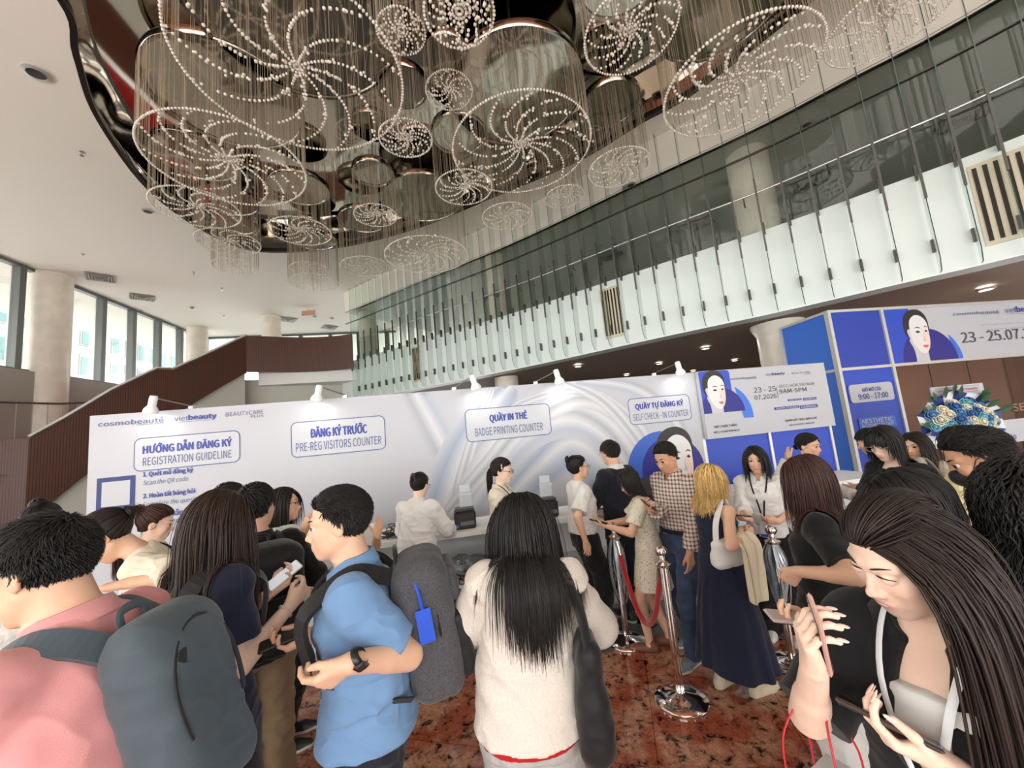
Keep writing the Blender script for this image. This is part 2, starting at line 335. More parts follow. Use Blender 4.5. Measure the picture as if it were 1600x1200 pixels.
# ---------------------------------------------------------------- glass fins
def make_fin(s):
    p, t, o = bpos(s); a = math.atan2(o[1], o[0]); R = empty('glass_fin', (p[0], p[1], 4.05), 0)
    Tm = Matrix.Translation((p[0], p[1], 0)) @ Matrix.Rotation(a, 4, 'Z')
    b = MB(); zt = 9.45; x0, x1 = -.36, -.06; y = .007; zb = 4.02
    P = [(x1, -y, zb), (x1, y, zb), (x0 + .12, y, zb), (x0 + .12, -y, zb), (x0, y, zb + .22), (x0, -y, zb + .22), (x0, y, zt), (x0, -y, zt), (x1, y, zt), (x1, -y, zt)]
    P = [tuple(Tm @ Vector(q)) for q in P]
    b.add(P, [(0, 3, 5, 7, 9), (1, 8, 6, 4, 2)], 0); b.add(P, [(3, 2, 4, 5), (5, 4, 6, 7), (7, 6, 8, 9), (0, 1, 2, 3)], 1)
    b.build('blade', [M_glass, M_glassedge], R)
    k = MB(); k.box((-.37, 0, 6.25), (.05, .035, 1.75), M=Tm); k.build('clamp_bar', M_darkmetal, R)
    k = MB(); k.box((-.04, 0, 6.02), (.10, .05, .28), M=Tm); k.build('clip', M_darkmetal, R)
    k = MB(); k.box((-.04, 0, 4.55), (.10, .05, .24), M=Tm); k.build('clip', M_darkmetal, R)
    tag(R, 'tall clear glass fin with dark clamp bar standing out from the white balcony front', 'glass fin', 'glass fins along the balcony front')
for s in np.arange(1.4, 24.2, .50): make_fin(s)
for px, py0, py1, wd, nm in ((958, 455, 525, .62, 'slotted vent panel set in the middle of the white balcony front'), (652, 540, 592, .5, 'slotted vent panel in the balcony front, nearest the stair landing'), (1578, 235, 368, .75, 'large slotted vent panel in the balcony front above the blue booth')):
    best = min(np.linspace(0, 26, 800), key=lambda s: abs((lambda q: 800 + F * q[0] / -q[2])(RC.T @ (np.array([*bpos(s)[0], 5.0]) - C0)) - px))
    p, t, o = bpos(best); Tm = Matrix.Translation((p[0], p[1], 0)) @ Matrix.Rotation(math.atan2(t[1], t[0]), 4, 'Z'); R = empty('wall_vent', (p[0], p[1], 4.3)); tag(R, nm, 'vent')
    MB().box((0, -.02, 5.05), (wd, .04, 1.5), M=Tm).build('frame', mat('vent_cream', S(214, 206, 180), .5), R)
    for i in range(6): MB().box((-wd * .4 + wd * .8 * i / 5, -.03, 5.05), (wd * .07, .05, 1.36), M=Tm).build('slot', M_black, R)
# ---------------------------------------------------------------- columns
def column(name, x, y, r, z0, z1, cap=False):
    b = MB(); b.lathe([(r, z0), (r, z1 - .35), (r, z1 - .3)] + ([(r * 1.25, z1 - .05), (r * 1.25, z1)] if cap else [(r, z1)]), (x, y, 0), 40); structure(b.build(name, M_marble, None, True))
column('column', 6.95, 9.75, .48, 0, 3.98, True); column('column', 6.95, 9.75, .5, 6.0, 9.79)
column('column', -.2, 14.5, .46, 6.0, 9.79); column('column', -7.25, 19.6, .45, 6.0, 9.79); column('column', -.2, 14.9, .46, 0, 3.98)
column('column', -18.0, 14.6, .6, 0, 9.79); column('column', -18.6, 22.4, .52, 0, 9.79); column('column', -13.6, 21.6, .5, 0, 9.79); column('column', 9.9, .5, .5, 6, 9.79)
# ---------------------------------------------------------------- left window wall
WA, WB = (-16.9, 6.8), (-19.7, 24.0); WP = Plane(WB, WA); WP.n = np.array([abs(WP.n[0]), abs(WP.n[1]) * 0 - WP.n[1] * 0, 0])
WP = Plane(WA, WB)
def winwall(pl, a0, a1, zs, step, n0):
    b = MB(); pl.slab(b, a0, a1, zs, ZC, -.02, .02); structure(b.build('window_%d' % n0, M_winglass))
    b = MB(); pl.slab(b, a0, a1, 0, zs, -.25, .3); structure(b.build('wall_sill_%d' % n0, M_greywall))
    b = MB(); pl.slab(b, a0, a1, zs, zs + .09, -.1, .12); pl.slab(b, a0, a1, ZC - .12, ZC, -.1, .12)
    for a in np.arange(a0, a1, step): pl.slab(b, a - .11, a + .11, zs, ZC, -.14, .14)
    structure(b.build('trim_window_%d' % n0, mat('mullion', S(104, 108, 106), .4, .4)))
winwall(WP, 0, WP.L, 5.75, 1.72, 2)
WQ = Plane((-19.7, 24.4), (-8, 27)); winwall(WQ, 0, WQ.L, 5.6, 1.9, 3)
WR = Plane((-20, -9), (-16.9, 6.8)); winwall(WR, 0, WR.L, .4, 2.2, 4)
quad('wall_rear_light_block', [(-20, -9, 5.6), (20, -9, 5.6), (20, -9, 9.8), (-20, -9, 9.8)], M_ceil)  # unseen upper wall behind the camera, added to cut light on the backdrop
# ---------------------------------------------------------------- outside
def facade(name, label, P0, P1, h, cols, rows, colw, teal):
    pl = Plane(P0, P1); R = empty(name, (P0[0], P0[1], 0)); tag(R, label, 'building')
    b = MB(); pl.slab(b, 0, pl.L, -2, h, -3, 0); b.build('wall', mat('pale_facade', (.40, .40, .385), .8), R)
    wm_ = mat('teal_pane', S(84, 122, 122), .3); fm = mat('pale_frame', (.34, .34, .33), .6)
    for i in range(cols):
        for j in range(rows):
            a = pl.L * (i + .5) / cols; z = 1.5 + (h - 3) * (j + .5) / rows
            w = MB(); pl.slab(w, a - colw / 2, a + colw / 2, z - 1.0, z + 1.0, 0, .12); f = w.build('window', fm, R)
            w = MB(); pl.slab(w, a - colw / 2 + .1, a + colw / 2 - .1, z - .9, z + .75, .12, .16); w.build('pane', wm_, f)
    return pl, R
pl1, R1 = facade('office_building', 'pale office block with teal windows seen through the glass wall', (-36, 24), (-44, 56), 34, 18, 11, .95, 1)
pl2, R2 = facade('apartment_building', 'pale balconied block at the far left beyond the window wall', (-34, 12), (-37, 22), 30, 4, 8, 1.1, 1)
for j in range(8): b = MB(); pl2.slab(b, .5, 9.5, 2.2 + j * 3.37, 3.3 + j * 3.37, 0, 1.3); b.build('balcony', mat('pale_facade'), R2)
# ---------------------------------------------------------------- staircase
ST = Plane((-14.32, 11.26), (-11.42, 16.36)); SR = empty('staircase', (-14.32, 11.26, 0)); tag(SR, 'brown slatted staircase with red carpet steps rising to the balcony', 'staircase')
def ribbon_px(name, pl, top, bot, m, parent, th=.14, o0=0.0):
    A = [pl.px(*p) for p in top]; B = [pl.px(*p) for p in bot]; ss = sorted(set([round(a, 3) for a, _ in A] + [round(a, 3) for a, _ in B])); ss = [s for s in ss if s >= A[0][0] - .01 and s <= A[-1][0] + .01]
    zt = np.interp(ss, [a for a, _ in A], [z for _, z in A]); zb = np.interp(ss, [a for a, _ in B], [z for _, z in B])
    V = []; U = []; Fs = []; k = len(ss)
    for i, s in enumerate(ss):
        for o in (o0, o0 - th):
            for z in (zb[i], zt[i]): V.append(pl.pt(s, z, o)); U.append((s, z))
    for i in range(k - 1): a = 4 * i; c = a + 4; Fs += [(a, c, c + 1, a + 1), (a + 2, a + 3, c + 3, c + 2), (a + 1, c + 1, c + 3, a + 3), (a, a + 2, c + 2, c)]
    Fs += [(0, 1, 3, 2), (4 * k - 4, 4 * k - 2, 4 * k - 1, 4 * k - 3)]
    return obj(name, V, Fs, m, parent, uv=U), list(zip(ss, zt, zb))
_, prof = ribbon_px('balustrade', ST, [(45, 685), (100, 655), (175, 610), (245, 577), (270, 578), (310, 560), (385, 525)], [(0, 850), (130, 745), (200, 700), (300, 632), (345, 605), (383, 583)], M_wood, SR)
b = MB(); b.tube([ST.pt(s, z + .04, -.07) for s, z, _ in prof], .15, 6, flat=.4); b.build('top_rail', mat('satin_steel', (.75, .75, .76), .4, .8), SR)
LP = [(-11.42, 16.36), (-9.6, 17.4), (-8.2, 17.7), (-7.3, 17.6)]
V = []; U = []; _s = 0; lp = spline(LP, 6)
for i, p in enumerate(lp):
    if i: _s += np.linalg.norm(p - lp[i - 1])
    for z in (5.5, 7.12): V.append((p[0], p[1], z)); U.append((_s, z))
k = len(lp); n0 = len(V)
for p in lp:
    for z in (5.5, 7.12): V.append((p[0] - .03, p[1] + .14, z)); U.append((0, z))
Fs = [(2 * i, 2 * i + 2, 2 * i + 3, 2 * i + 1) for i in range(k - 1)] + [(n0 + 2 * i, n0 + 2 * i + 1, n0 + 2 * i + 3, n0 + 2 * i + 2) for i in range(k - 1)] + [(2 * i + 1, 2 * i + 3, n0 + 2 * i + 3, n0 + 2 * i + 1) for i in range(k - 1)] + [(2 * i, n0 + 2 * i, n0 + 2 * i + 2, 2 * i + 2) for i in range(k - 1)]
obj('landing_balustrade', V, Fs, M_wood, SR, uv=U)
b = MB(); b.box((-9.6, 19.2, 5.4), (4.6, 3.0, .8), rz=.25); b.build('landing', M_white, SR)
# newel run at the foot of the upper flight, wrapping to the left
LW = Plane((-15.9, 10.6), (-14.32, 11.26)); b = MB(); LV = [LW.pt(a, z, o_) for o_ in (0, -.14) for a, z in ((-3, .2), (LW.L, .2), (LW.L, 3.0), (-3, 3.0))]; obj('lower_balustrade', LV, [(0, 1, 2, 3), (7, 6, 5, 4), (3, 2, 6, 7), (1, 5, 6, 2), (0, 3, 7, 4)], M_wood, SR, uv=[(-3, 0), (LW.L, 0), (LW.L, 3), (-3, 3)] * 2)
for i in range(24):
    z = 2.0 + i * .17; s0 = .0 + i * .243; b = MB(); P = []
    for ss in (s0, s0 + .30):
        for off in (-.22, -6.2): P.append(ST.pt(ss, 0, off))
    b.add([(p[0], p[1], zz) for zz in (z - .18, z) for p in (P[0], P[2], P[3], P[1])], [(0, 3, 2, 1), (4, 5, 6, 7), (0, 1, 5, 4), (1, 2, 6, 5), (2, 3, 7, 6), (3, 0, 4, 7)]); b.build('step', M_redcarpet, SR)
ST2 = Plane(ST.pt(0, 0, -3.5)[:2], ST.pt(ST.L, 0, -3.5)[:2])
b = MB(); rl = [ST2.pt(-3.2, 4.0), ST2.pt(-.5, 4.5), ST2.pt(1.2, 4.45), ST2.pt(3.0, 4.6), ST2.pt(5.4, 6.6)]; b.tube(rl, .04, 6); b.build('side_rail', M_darkmetal, SR)
for i in range(24):
    t = i / 23 * 8.2 - 3; z1 = np.interp(t, [-3.2, -.5, 1.2, 3, 5.4], [4, 4.5, 4.45, 4.6, 6.6]); p = ST2.pt(t, 0); b = MB().tube([(p[0], p[1], z1 - 1.5), (p[0], p[1], z1)], .014, 5); b.build('baluster', M_greywall, SR)
b = MB(); ST.slab(b, -.2, ST.L + .2, 0, .3, -3.2, -.2)
V = [ST.pt(s, z, -.16) for s, _, zb in prof for z in (0, zb + .05)]; structure(obj('wall_stair', V, [(2 * i, 2 * i + 2, 2 * i + 3, 2 * i + 1) for i in range(len(prof) - 1)], mat('stair_soffit', S(200, 198, 188), .6)))
structure(obj('wall_landing', [(-13.6, 16.2, 0), (-8.4, 19.3, 0), (-8.4, 19.3, 5.3), (-13.6, 16.2, 5.3)], [(0, 1, 2, 3)], mat('stair_soffit')))
# ---------------------------------------------------------------- ceiling fittings
def fitting(px, py, z, kind, label, r=.16):
    q = atz(px, py, z); R = empty('downlight' if kind in 'dl' else 'ceiling_vent' if kind == 'v' else 'sprinkler', (q[0], q[1], z))
    if kind in 'dl':
        MB().lathe([(r * .7, -.004), (r, -.004), (r * 1.05, -.03), (r * .72, -.05), (r * .7, -.004)], q, 20, cap=False).build('ring', M_alu, R, True)
        MB().lathe([(r * .7, 0), (r * .7, -.03)], q, 16).build('lens', mat('lamp_lens', (1, .93, .8), emit=9) if kind == 'l' else M_darkmetal, R)
        if kind == 'l': area_light('downlight_beam', (q[0], q[1], z - .07), r * 1.4, 26)
    elif kind == 'v':
        b = MB()
        for i in range(5): w = .62 - i * .12; b.lathe([(w, -.012 - i * .012), (w - .05, -.012 - i * .012), (w - .07, -.04 - i * .012), (w - .02, -.04 - i * .012)], q, 4, cap=False)
        b.build('louvre', mat('vent_grey', S(150, 146, 136), .5), R); MB().lathe([(.14, -.08), (.01, -.06)], q, 4).build('core', M_darkmetal, R)
    else: MB().lathe([(.05, 0), (.05, -.02), (.015, -.03), (.015, -.09), (.04, -.1), (.04, -.11)], q, 10).build('head', M_steel, R, True)
    cat = {'d': 'downlight', 'l': 'downlight', 'v': 'vent', 's': 'sprinkler'}[kind]
    g = {'d': 'unlit ceiling spots', 'l': 'lit downlights under the balcony', 'v': 'square ceiling vents', 's': 'ceiling sprinklers'}[kind]
    tag(R, label, cat, g if z > 9 or kind == 'l' else g + ' upstairs')
structure(obj('floor_stair_carpet', [ST.pt(-3.5, 2.0, -.2), ST.pt(0, 2.0, -.2), ST.pt(0, 2.0, -6.2), ST.pt(-3.5, 2.0, -6.2)], [(0, 1, 2, 3)], M_redcarpet))
fitting(57, 113, ZC, 'd', 'large unlit ceiling spot left of the oval opening, nearest', .2)
fitting(231, 329, ZC, 'd', 'unlit ceiling spot just below the oval opening edge', .16)
for p in ((218, 485), (300, 480), (492, 494), (519, 497)): fitting(*p, ZC, 'd', 'small unlit spot in the plain ceiling over the windows and stair', .13)
for p, l in (((157, 433), 'square ceiling vent right beside the big left column'), ((222, 464), 'square ceiling vent second from the big left column'), ((450, 499), 'square ceiling vent beside the column over the stair'), ((515, 511), 'darkest square ceiling vent above the stair landing')): fitting(*p, ZC, 'v', l)
for p in ((128, 237), (130, 397), (303, 425), (347, 450), (177, 472), (350, 493)): fitting(*p, ZC, 's', 'small sprinkler head on the plain white ceiling')
for p in ((903, 571), (979, 585), (1030, 567), (1083, 579), (1102, 543), (1148, 562), (1177, 574), (1540, 450)): fitting(*p, 3.96, 'l', 'lit round downlight in the brown ceiling under the balcony', .15)
q = atz(482, 489, ZC - .25); R = empty('exit_sign', q); tag(R, 'small hanging exit sign above the stair landing', 'exit sign'); MB().box(q, (.75, .05, .28)).build('sign_plate', mat('sign_tan', S(190, 150, 120), .5), R); MB().tube([q, (q[0], q[1], ZC)], .015, 6).build('rod', M_steel, R)
for p in ((1260, 193), (1260, 258), (1262, 310), (1075, 335), (985, 288), (1530, 140), (935, 385)): fitting(*p, 8.71, 'd', 'small unlit spot in the grey ceiling of the upper balcony', .14)
for p in ((1263, 284), (1092, 348), (952, 398), (1506, 182)): fitting(*p, 8.71, 'v', 'square vent in the grey ceiling of the upper balcony')
# ---------------------------------------------------------------- bead chandeliers
M_bead = mat('crystal_bead', (.80, .75, .66), .18, coat=.3)
M_string = mat('hanging_string', S(176, 162, 140), .5)
_ico = None
def ico():
    global _ico
    if _ico is None:
        t = (1 + 5 ** .5) / 2; v = np.array([(-1, t, 0), (1, t, 0), (-1, -t, 0), (1, -t, 0), (0, -1, t), (0, 1, t), (0, -1, -t), (0, 1, -t), (t, 0, -1), (t, 0, 1), (-t, 0, -1), (-t, 0, 1)], float); v /= np.linalg.norm(v[0])
        f = np.array([(0, 11, 5), (0, 5, 1), (0, 1, 7), (0, 7, 10), (0, 10, 11), (1, 5, 9), (5, 11, 4), (11, 10, 2), (10, 7, 6), (7, 1, 8), (3, 9, 4), (3, 4, 2), (3, 2, 6), (3, 6, 8), (3, 8, 9), (4, 9, 5), (2, 4, 11), (6, 2, 10), (8, 6, 7), (9, 8, 1)])
        _ico = (v, f)
    return _ico
def beads(P, r):
    v, f = ico(); P = np.asarray(P); n = len(P); r = np.asarray(r).reshape(-1, 1, 1) * np.ones((n, 1, 1))
    return (P[:, None] + v[None] * r).reshape(-1, 3), (f[None] + 12 * np.arange(n)[:, None, None]).reshape(-1, 3)
def prisms(A, B, r):
    A = np.asarray(A); B = np.asarray(B); n = len(A); c = np.array([(math.cos(k * 2.094), math.sin(k * 2.094), 0) for k in range(3)]) * r
    V = np.concatenate([A[:, None] + c, B[:, None] + c], 1).reshape(-1, 3); f = np.array([(0, 1, 4, 3), (1, 2, 5, 4), (2, 0, 3, 5)])
    return V, (f[None] + 6 * np.arange(n)[:, None, None]).reshape(-1, 4)
ZP = 9.72
def pendant(cx, cy, hw, zw, label, spokes=12, turn=.9, a0=None, plate=True, dens=1.0, br=.026, zp=ZP):
    q = atz(cx, cy, zw); R = hw * q[1] / F; g = np.random.default_rng(int(cx * 7 + cy)); a0 = g.uniform(0, 6) if a0 is None else a0
    E = empty('bead_chandelier', (q[0], q[1], zw)); tag(E, label, 'chandelier', 'hanging bead wheels in the oval ceiling opening')
    b = MB(); b.lathe([(R - .07, zp + .02), (R - .05, zp - .03), (R, zp - .03), (R + .02, zp + .05), (R, zp + .16), (R - .07, zp + .16)], (q[0], q[1], 0), 64, cap=False); rim = b.build('plate_rim', mat('dark_chrome', (.42, .38, .34), .12, 1), E, True)
    V = [(q[0] + (R - .05) * math.cos(t), q[1] + (R - .05) * math.sin(t), zp) for t in np.linspace(0, 2 * math.pi, 64, endpoint=False)]; obj('mirror_plate', V + [(v[0], v[1], zp + .1) for v in V], [tuple(range(63, -1, -1))] + [(i, (i + 1) % 64, 64 + (i + 1) % 64, 64 + i) for i in range(64)] + [tuple(range(64, 128))], M_disc, E)
    MB().tube([(q[0], q[1], zp + .1), (q[0], q[1], 10.53)], .03, 6).build('stem', M_steel, E)
    P = []; sp = br * 2.15
    nr = int(2 * math.pi * R / sp)
    for i in range(nr):
        t = 2 * math.pi * i / nr; P.append((R * math.cos(t), R * math.sin(t), 0))
    for k in range(spokes):
        th = a0 + 2 * math.pi * k / spokes + g.uniform(-.05, .05); r = .05
        while r < R * .99:
            f = r / R; a = th + turn * (f ** 1.6); P.append((r * math.cos(a), r * math.sin(a), .10 * (1 - f) * R))
            if g.random() < .28:
                for _ in range(2): P.append((r * math.cos(a) + g.normal(0, br * .9), r * math.sin(a) + g.normal(0, br * .9), .10 * (1 - f) * R + g.normal(0, br * .7)))
            r += sp * (1.0 if g.random() < .9 else 2.2)
    P = np.array(P) + q - np.array([0, 0, q[2] - zw]); V, f = beads(P, br * g.uniform(.8, 1.12, len(P)))
    o = obj('bead_wheel', V, f, M_bead, E, True); o['kind'] = 'stuff'
    ns = int(2 * math.pi * R * 15 * dens); t = g.uniform(0, 6.283, ns); A = np.c_[q[0] + R * np.cos(t), q[1] + R * np.sin(t), np.full(ns, zw)]; B = A.copy(); B[:, 2] = zp - .02
    m = int(ns * .9); idx = g.integers(0, len(P), m); A2 = P[idx] + g.normal(0, .01, (m, 3)); B2 = A2.copy(); B2[:, 2] = zp
    V, f = prisms(np.r_[A, A2], np.r_[B, B2], .0035); o = obj('strings', V, f, M_string, E); o['kind'] = 'stuff'
PEND = [
 (465, 118, 178, 8.45, 'huge open bead wheel at the middle left of the oval, largest of all', 12, 1.0, .03),
 (358, 258, 116, 8.15, 'large bead wheel at the left edge of the oval opening', 14, 1.0, .028),
 (308, 326, 61, 8.3, 'bead wheel hanging just right of the black oval rim', 12, .9, .024),
 (357, 379, 45, 8.35, 'small bead wheel low over the left rim, above the lowest one', 12, .9, .022),
 (368, 417, 32, 8.2, 'smallest bead wheel hanging lowest at the left', 12, .8, .02),
 (470, 362, 46, 8.35, 'bright bead wheel near the bottom tip of the oval', 13, 1.0, .026),
 (484, 421, 29, 8.15, 'tiny bead wheel nested just over the lowest centre wheel', 11, .8, .02),
 (491, 442, 37, 8.0, 'lowest bead wheel of all, under the tip of the oval', 12, .9, .02),
 (571, 417, 38, 8.0, 'faint bead wheel beside the large low wheel over the glass fins', 12, .9, .02),
 (667, 400, 66, 7.75, 'wide flat bead wheel hanging low in front of the left glass fins', 14, 1.1, .026),
 (587, 337, 34, 8.4, 'small bead wheel below the middle of the oval rim', 14, .9, .022),
 (725, 294, 47, 8.2, 'bead wheel tucked beneath the big centre wheel', 13, 1.0, .025),
 (815, 234, 116, 8.3, 'large bead wheel at the centre of the oval', 14, 1.0, .03),
 (792, 339, 41, 8.0, 'pale bead wheel in front of the middle balcony column', 13, 1.0, .022),
 (882, 308, 32, 8.2, 'little dense bead wheel right of the big centre wheel', 14, 1.0, .022),
 (967, 263, 50, 8.0, 'bead wheel hanging before the dark balcony glass at centre right', 14, 1.0, .024),
 (1153, 130, 120, 7.9, 'large bead wheel in front of the right balcony column', 14, 1.0, .03),
 (634, 217, 44, 8.45, 'dense medium bead wheel right of the huge left wheel', 16, .9, .025),
 (627, 50, 42, 8.7, 'faint bead wheel high beneath the mirrored ceiling', 14, .9, .024),
 (718, 22, 62, 8.5, 'bright bead wheel at the top centre edge of the view', 15, .9, .028),
 (985, 52, 80, 8.5, 'loose bead wheel high at the right centre of the oval', 14, 1.0, .026),
 (1388, 32, 88, 7.9, 'far right bead wheel in front of the upper glass fins', 12, 1.0, .022),
 (702, 142, 40, 8.9, 'dim bead wheel in the dark middle of the mirrored recess', 12, 1.0, .022),
]
for cx, cy, hw, zw, lb, sk, tn, br in PEND: pendant(cx, cy, hw, zw, lb, sk, tn, br=br)
# ---------------------------------------------------------------- registration backdrop wall (one metre modules)
WL = Plane((-4.43, 3.98), (2.56, 5.34)); WH = 2.45
RW = empty('backdrop_wall', WL.pt(0, 0)); tag(RW, 'long white printed registration backdrop behind the counters', 'backdrop')
b = MB(); WL.slab(b, 0, WL.L, 0, WH, -.06, 0); b.build('panel', M_print, RW)
PRINTN = [0]
def flatpoly(pl, P2, off, m, parent, name='print', th=.0):
    V = pl.flat(P2, off); return obj(name, V, [tuple(range(len(V)))], m, parent)
def tx(pl, body, p0, p1, m, parent, off=.004, bold=0, shear=0, spacing=1.0):
    """text line whose bottom-left / top-right corners sit at two pixels' places on the plane"""
    a0, z0 = pl.px(*p0) if isinstance(p0, tuple) and p0[0] > 20 else p0; a1, z1 = pl.px(*p1)
    return text(body, pl.M(a0, z0, off), a1 - a0, z1 - z0, m, parent, bold=bold, shear=shear, spacing=spacing)
def tw(pl, body, a, z, w, h, m, parent, off=.004, bold=0, shear=0, spacing=1.0): return text(body, pl.M(a, z, off), w, h, m, parent, bold=bold, shear=shear, spacing=spacing)
# silk swooshes printed on the right half: strips whose tone changes across their width
def silk(P, w0, w1, tones, off):
    c = spline([np.array(WL.px(*p)) for p in P], 8); n = len(c); V = []; Cc = []; k = len(tones)
    for i, p in enumerate(c):
        t = c[min(i + 1, n - 1)] - c[max(i - 1, 0)]; t /= np.linalg.norm(t) + 1e-9; nn = np.array([-t[1], t[0]]); w = (w0 + (w1 - w0) * i / (n - 1)) * (.35 + .65 * math.sin(math.pi * (i + .5) / n) ** .5)
        for j in range(k): q = p + nn * w * (j / (k - 1) - .5); V.append(WL.pt(min(max(q[0], .0), WL.L - .002), min(max(q[1], .02), WH - .002), off)); Cc.append(S(*tones[j]))
    obj('silk_print', V, [(i * k + j, i * k + j + 1, (i + 1) * k + j + 1, (i + 1) * k + j) for i in range(n - 1) for j in range(k - 1)], mat('silk_print', attr='Col', rough=.45), RW, True, col=Cc)
G0, G1, G2, G3, G4 = (184, 187, 195), (165, 170, 180), (204, 206, 210), (152, 166, 187), (170, 180, 194)
silk([(640, 600), (690, 690), (720, 760), (728, 800)], .5, .25, (G0, G1, G2, G4, G0), .0012)
silk([(800, 604), (760, 660), (725, 730), (690, 830)], .45, .9, (G0, G3, G2, G4, G3, G0), .0016)
silk([(770, 606), (742, 680), (720, 760), (705, 850)], .12, .2, (G1, G2, G1, G2, G1), .002)
silk([(690, 860), (790, 700), (880, 650), (950, 680), (1010, 770)], .6, .5, (G0, G4, G2, G1, G2, G0), .0024)
silk([(700, 800), (770, 720), (820, 665), (900, 622), (960, 640), (1010, 690), (1040, 760)], .28, .3, (G0, G2, G1, G2, G4), .0028)
silk([(760, 660), (830, 625), (900, 610), (950, 626), (1000, 676), (1035, 740)], .10, .12, (G1, G2, G1, G2), .0032)
silk([(880, 596), (940, 625), (990, 680), (1035, 750)], .16, .2, (G0, G2, G1, G2, G0), .0036)
silk([(900, 594), (985, 605), (1040, 640), (1075, 690)], .22, .3, (G0, G4, G2, G1, G0), .0038)
silk([(780, 800), (850, 730), (900, 700), (960, 760), (985, 830)], .5, .8, (G0, G3, G4, G2, G3, G0), .0014)
def sign_box(pts, l1, l2, b1, b2):
    (x0, y0), (x1, y1) = pts; a0, zt = WL.px(x0, y0); a1, zb = WL.px(x1, y1)
    flatpoly(WL, rrect(a0, a1, zb, zt, .06), .0042, mat('sign_fill', S(190, 193, 201), .45), RW, 'sign_field') if b2 else None
    frame_line(WL, rrect(a0, a1, zb, zt, .06), .010, .0046, 'sign_outline', M_ink2, RW); h = zt - zb; w = a1 - a0
    tw(WL, l1, a0 + w * b1, zb + h * .52, w * (1 - 2 * b1), h * .33, M_ink, RW, .005, bold=.022)
    tw(WL, l2, a0 + w * b2 if b2 else a0 + w * .05, zb + h * .15, w * (1 - 2 * (b2 or .05)), h * .25, M_ink2, RW, .005, bold=.003)
sign_box(((211, 686), (375, 721)), 'HƯỚNG DẪN ĐĂNG KÝ', 'REGISTRATION GUIDELINE', .08, .08)
sign_box(((455, 661), (603, 701)), 'ĐĂNG KÝ TRƯỚC', 'PRE-REG VISITORS COUNTER', .2, .045)
sign_box(((726, 641), (862, 678)), 'QUẦY IN THẺ', 'BADGE PRINTING COUNTER', .28, .1)
sign_box(((980, 624), (1081, 655)), 'QUẦY TỰ ĐĂNG KÝ', 'SELF CHECK - IN COUNTER', .11, .05)
def logos(pl, parent, A, B, Cc_, k=1):
    """three printed organiser marks: A, B, C are (left-bottom px, right-top px)"""
    tx(pl, 'cosmobeauté', A[0], A[1], M_ink2, parent, bold=.012)
    a0, z0 = pl.px(*A[0]); a1, z1 = pl.px(*A[1]); w, h = a1 - a0, z1 - z0; tw(pl, 'Vietnam 2026', a0 + w * .58, z0 - h * .30, w * .42, h * .26, M_ink2, parent, bold=.015)
    a0, z0 = pl.px(*B[0]); a1, z1 = pl.px(*B[1]); w, h = a1 - a0, z1 - z0
    tw(pl, 'viet', a0, z0 + h * .16, w * .33, h * .78, M_ink2, parent); tw(pl, 'beauty', a0 + w * .34, z0, w * .66, h, M_ink, parent, bold=.03)
    flatpoly(pl, [(a0 + w * .08, z0 - h * .05), (a0 + w * .86, z0 - h * .05), (a0 + w * .86, z0 + h * .0), (a0 + w * .08, z0)], .004, M_ink2, parent)
    if Cc_:
        tx(pl, 'BEAUTYCARE', Cc_[0], Cc_[1], M_ink2, parent)
        a0, z0 = pl.px(*Cc_[0]); a1, z1 = pl.px(*Cc_[1]); w, h = a1 - a0, z1 - z0; tw(pl, 'PLUS', a0 + w * .66, z0 - h * .75, w * .34, h * .55, M_ink2, parent, bold=.01)
logos(WL, RW, ((154, 667), (256, 651)), ((273, 660), (338, 645)), ((353, 651), (412, 640)))
# code panel: dark blue border, plain white field
a0, z0 = WL.px(150, 801); a1, z1 = WL.px(212, 742)
flatpoly(WL, [(a0, z0), (a1, z0), (a1, z1), (a0, z1)], .004, mat('navy_frame', S(30, 48, 112), .5), RW, 'code_border')
flatpoly(WL, [(a0 + .045, z0 + .045), (a1 - .045, z0 + .045), (a1 - .045, z1 - .045), (a0 + .045, z1 - .045)], .0045, M_print, RW, 'code_field')
for bd, it, ya, yb, wd in (('1. Quét mã đăng ký', 'Scan the QR code', 747, 760, .45), ('2. Hoàn tất bảng hỏi', 'Complete the questionnaire', 781, 794, .5), ('3. Tìm nhân viên', 'Show the QR code', 811, 826, .5)):
    a0, z0 = WL.px(224, ya); tw(WL, bd, a0, z0, wd * (1.02 if 'Q' in it[:12] else .95), .068, M_ink, RW, bold=.02); a1, z1 = WL.px(224, yb); tw(WL, it, a1, z1, wd * (1.35 if 'questi' in it else .92), .062, M_ink2, RW, shear=.2)
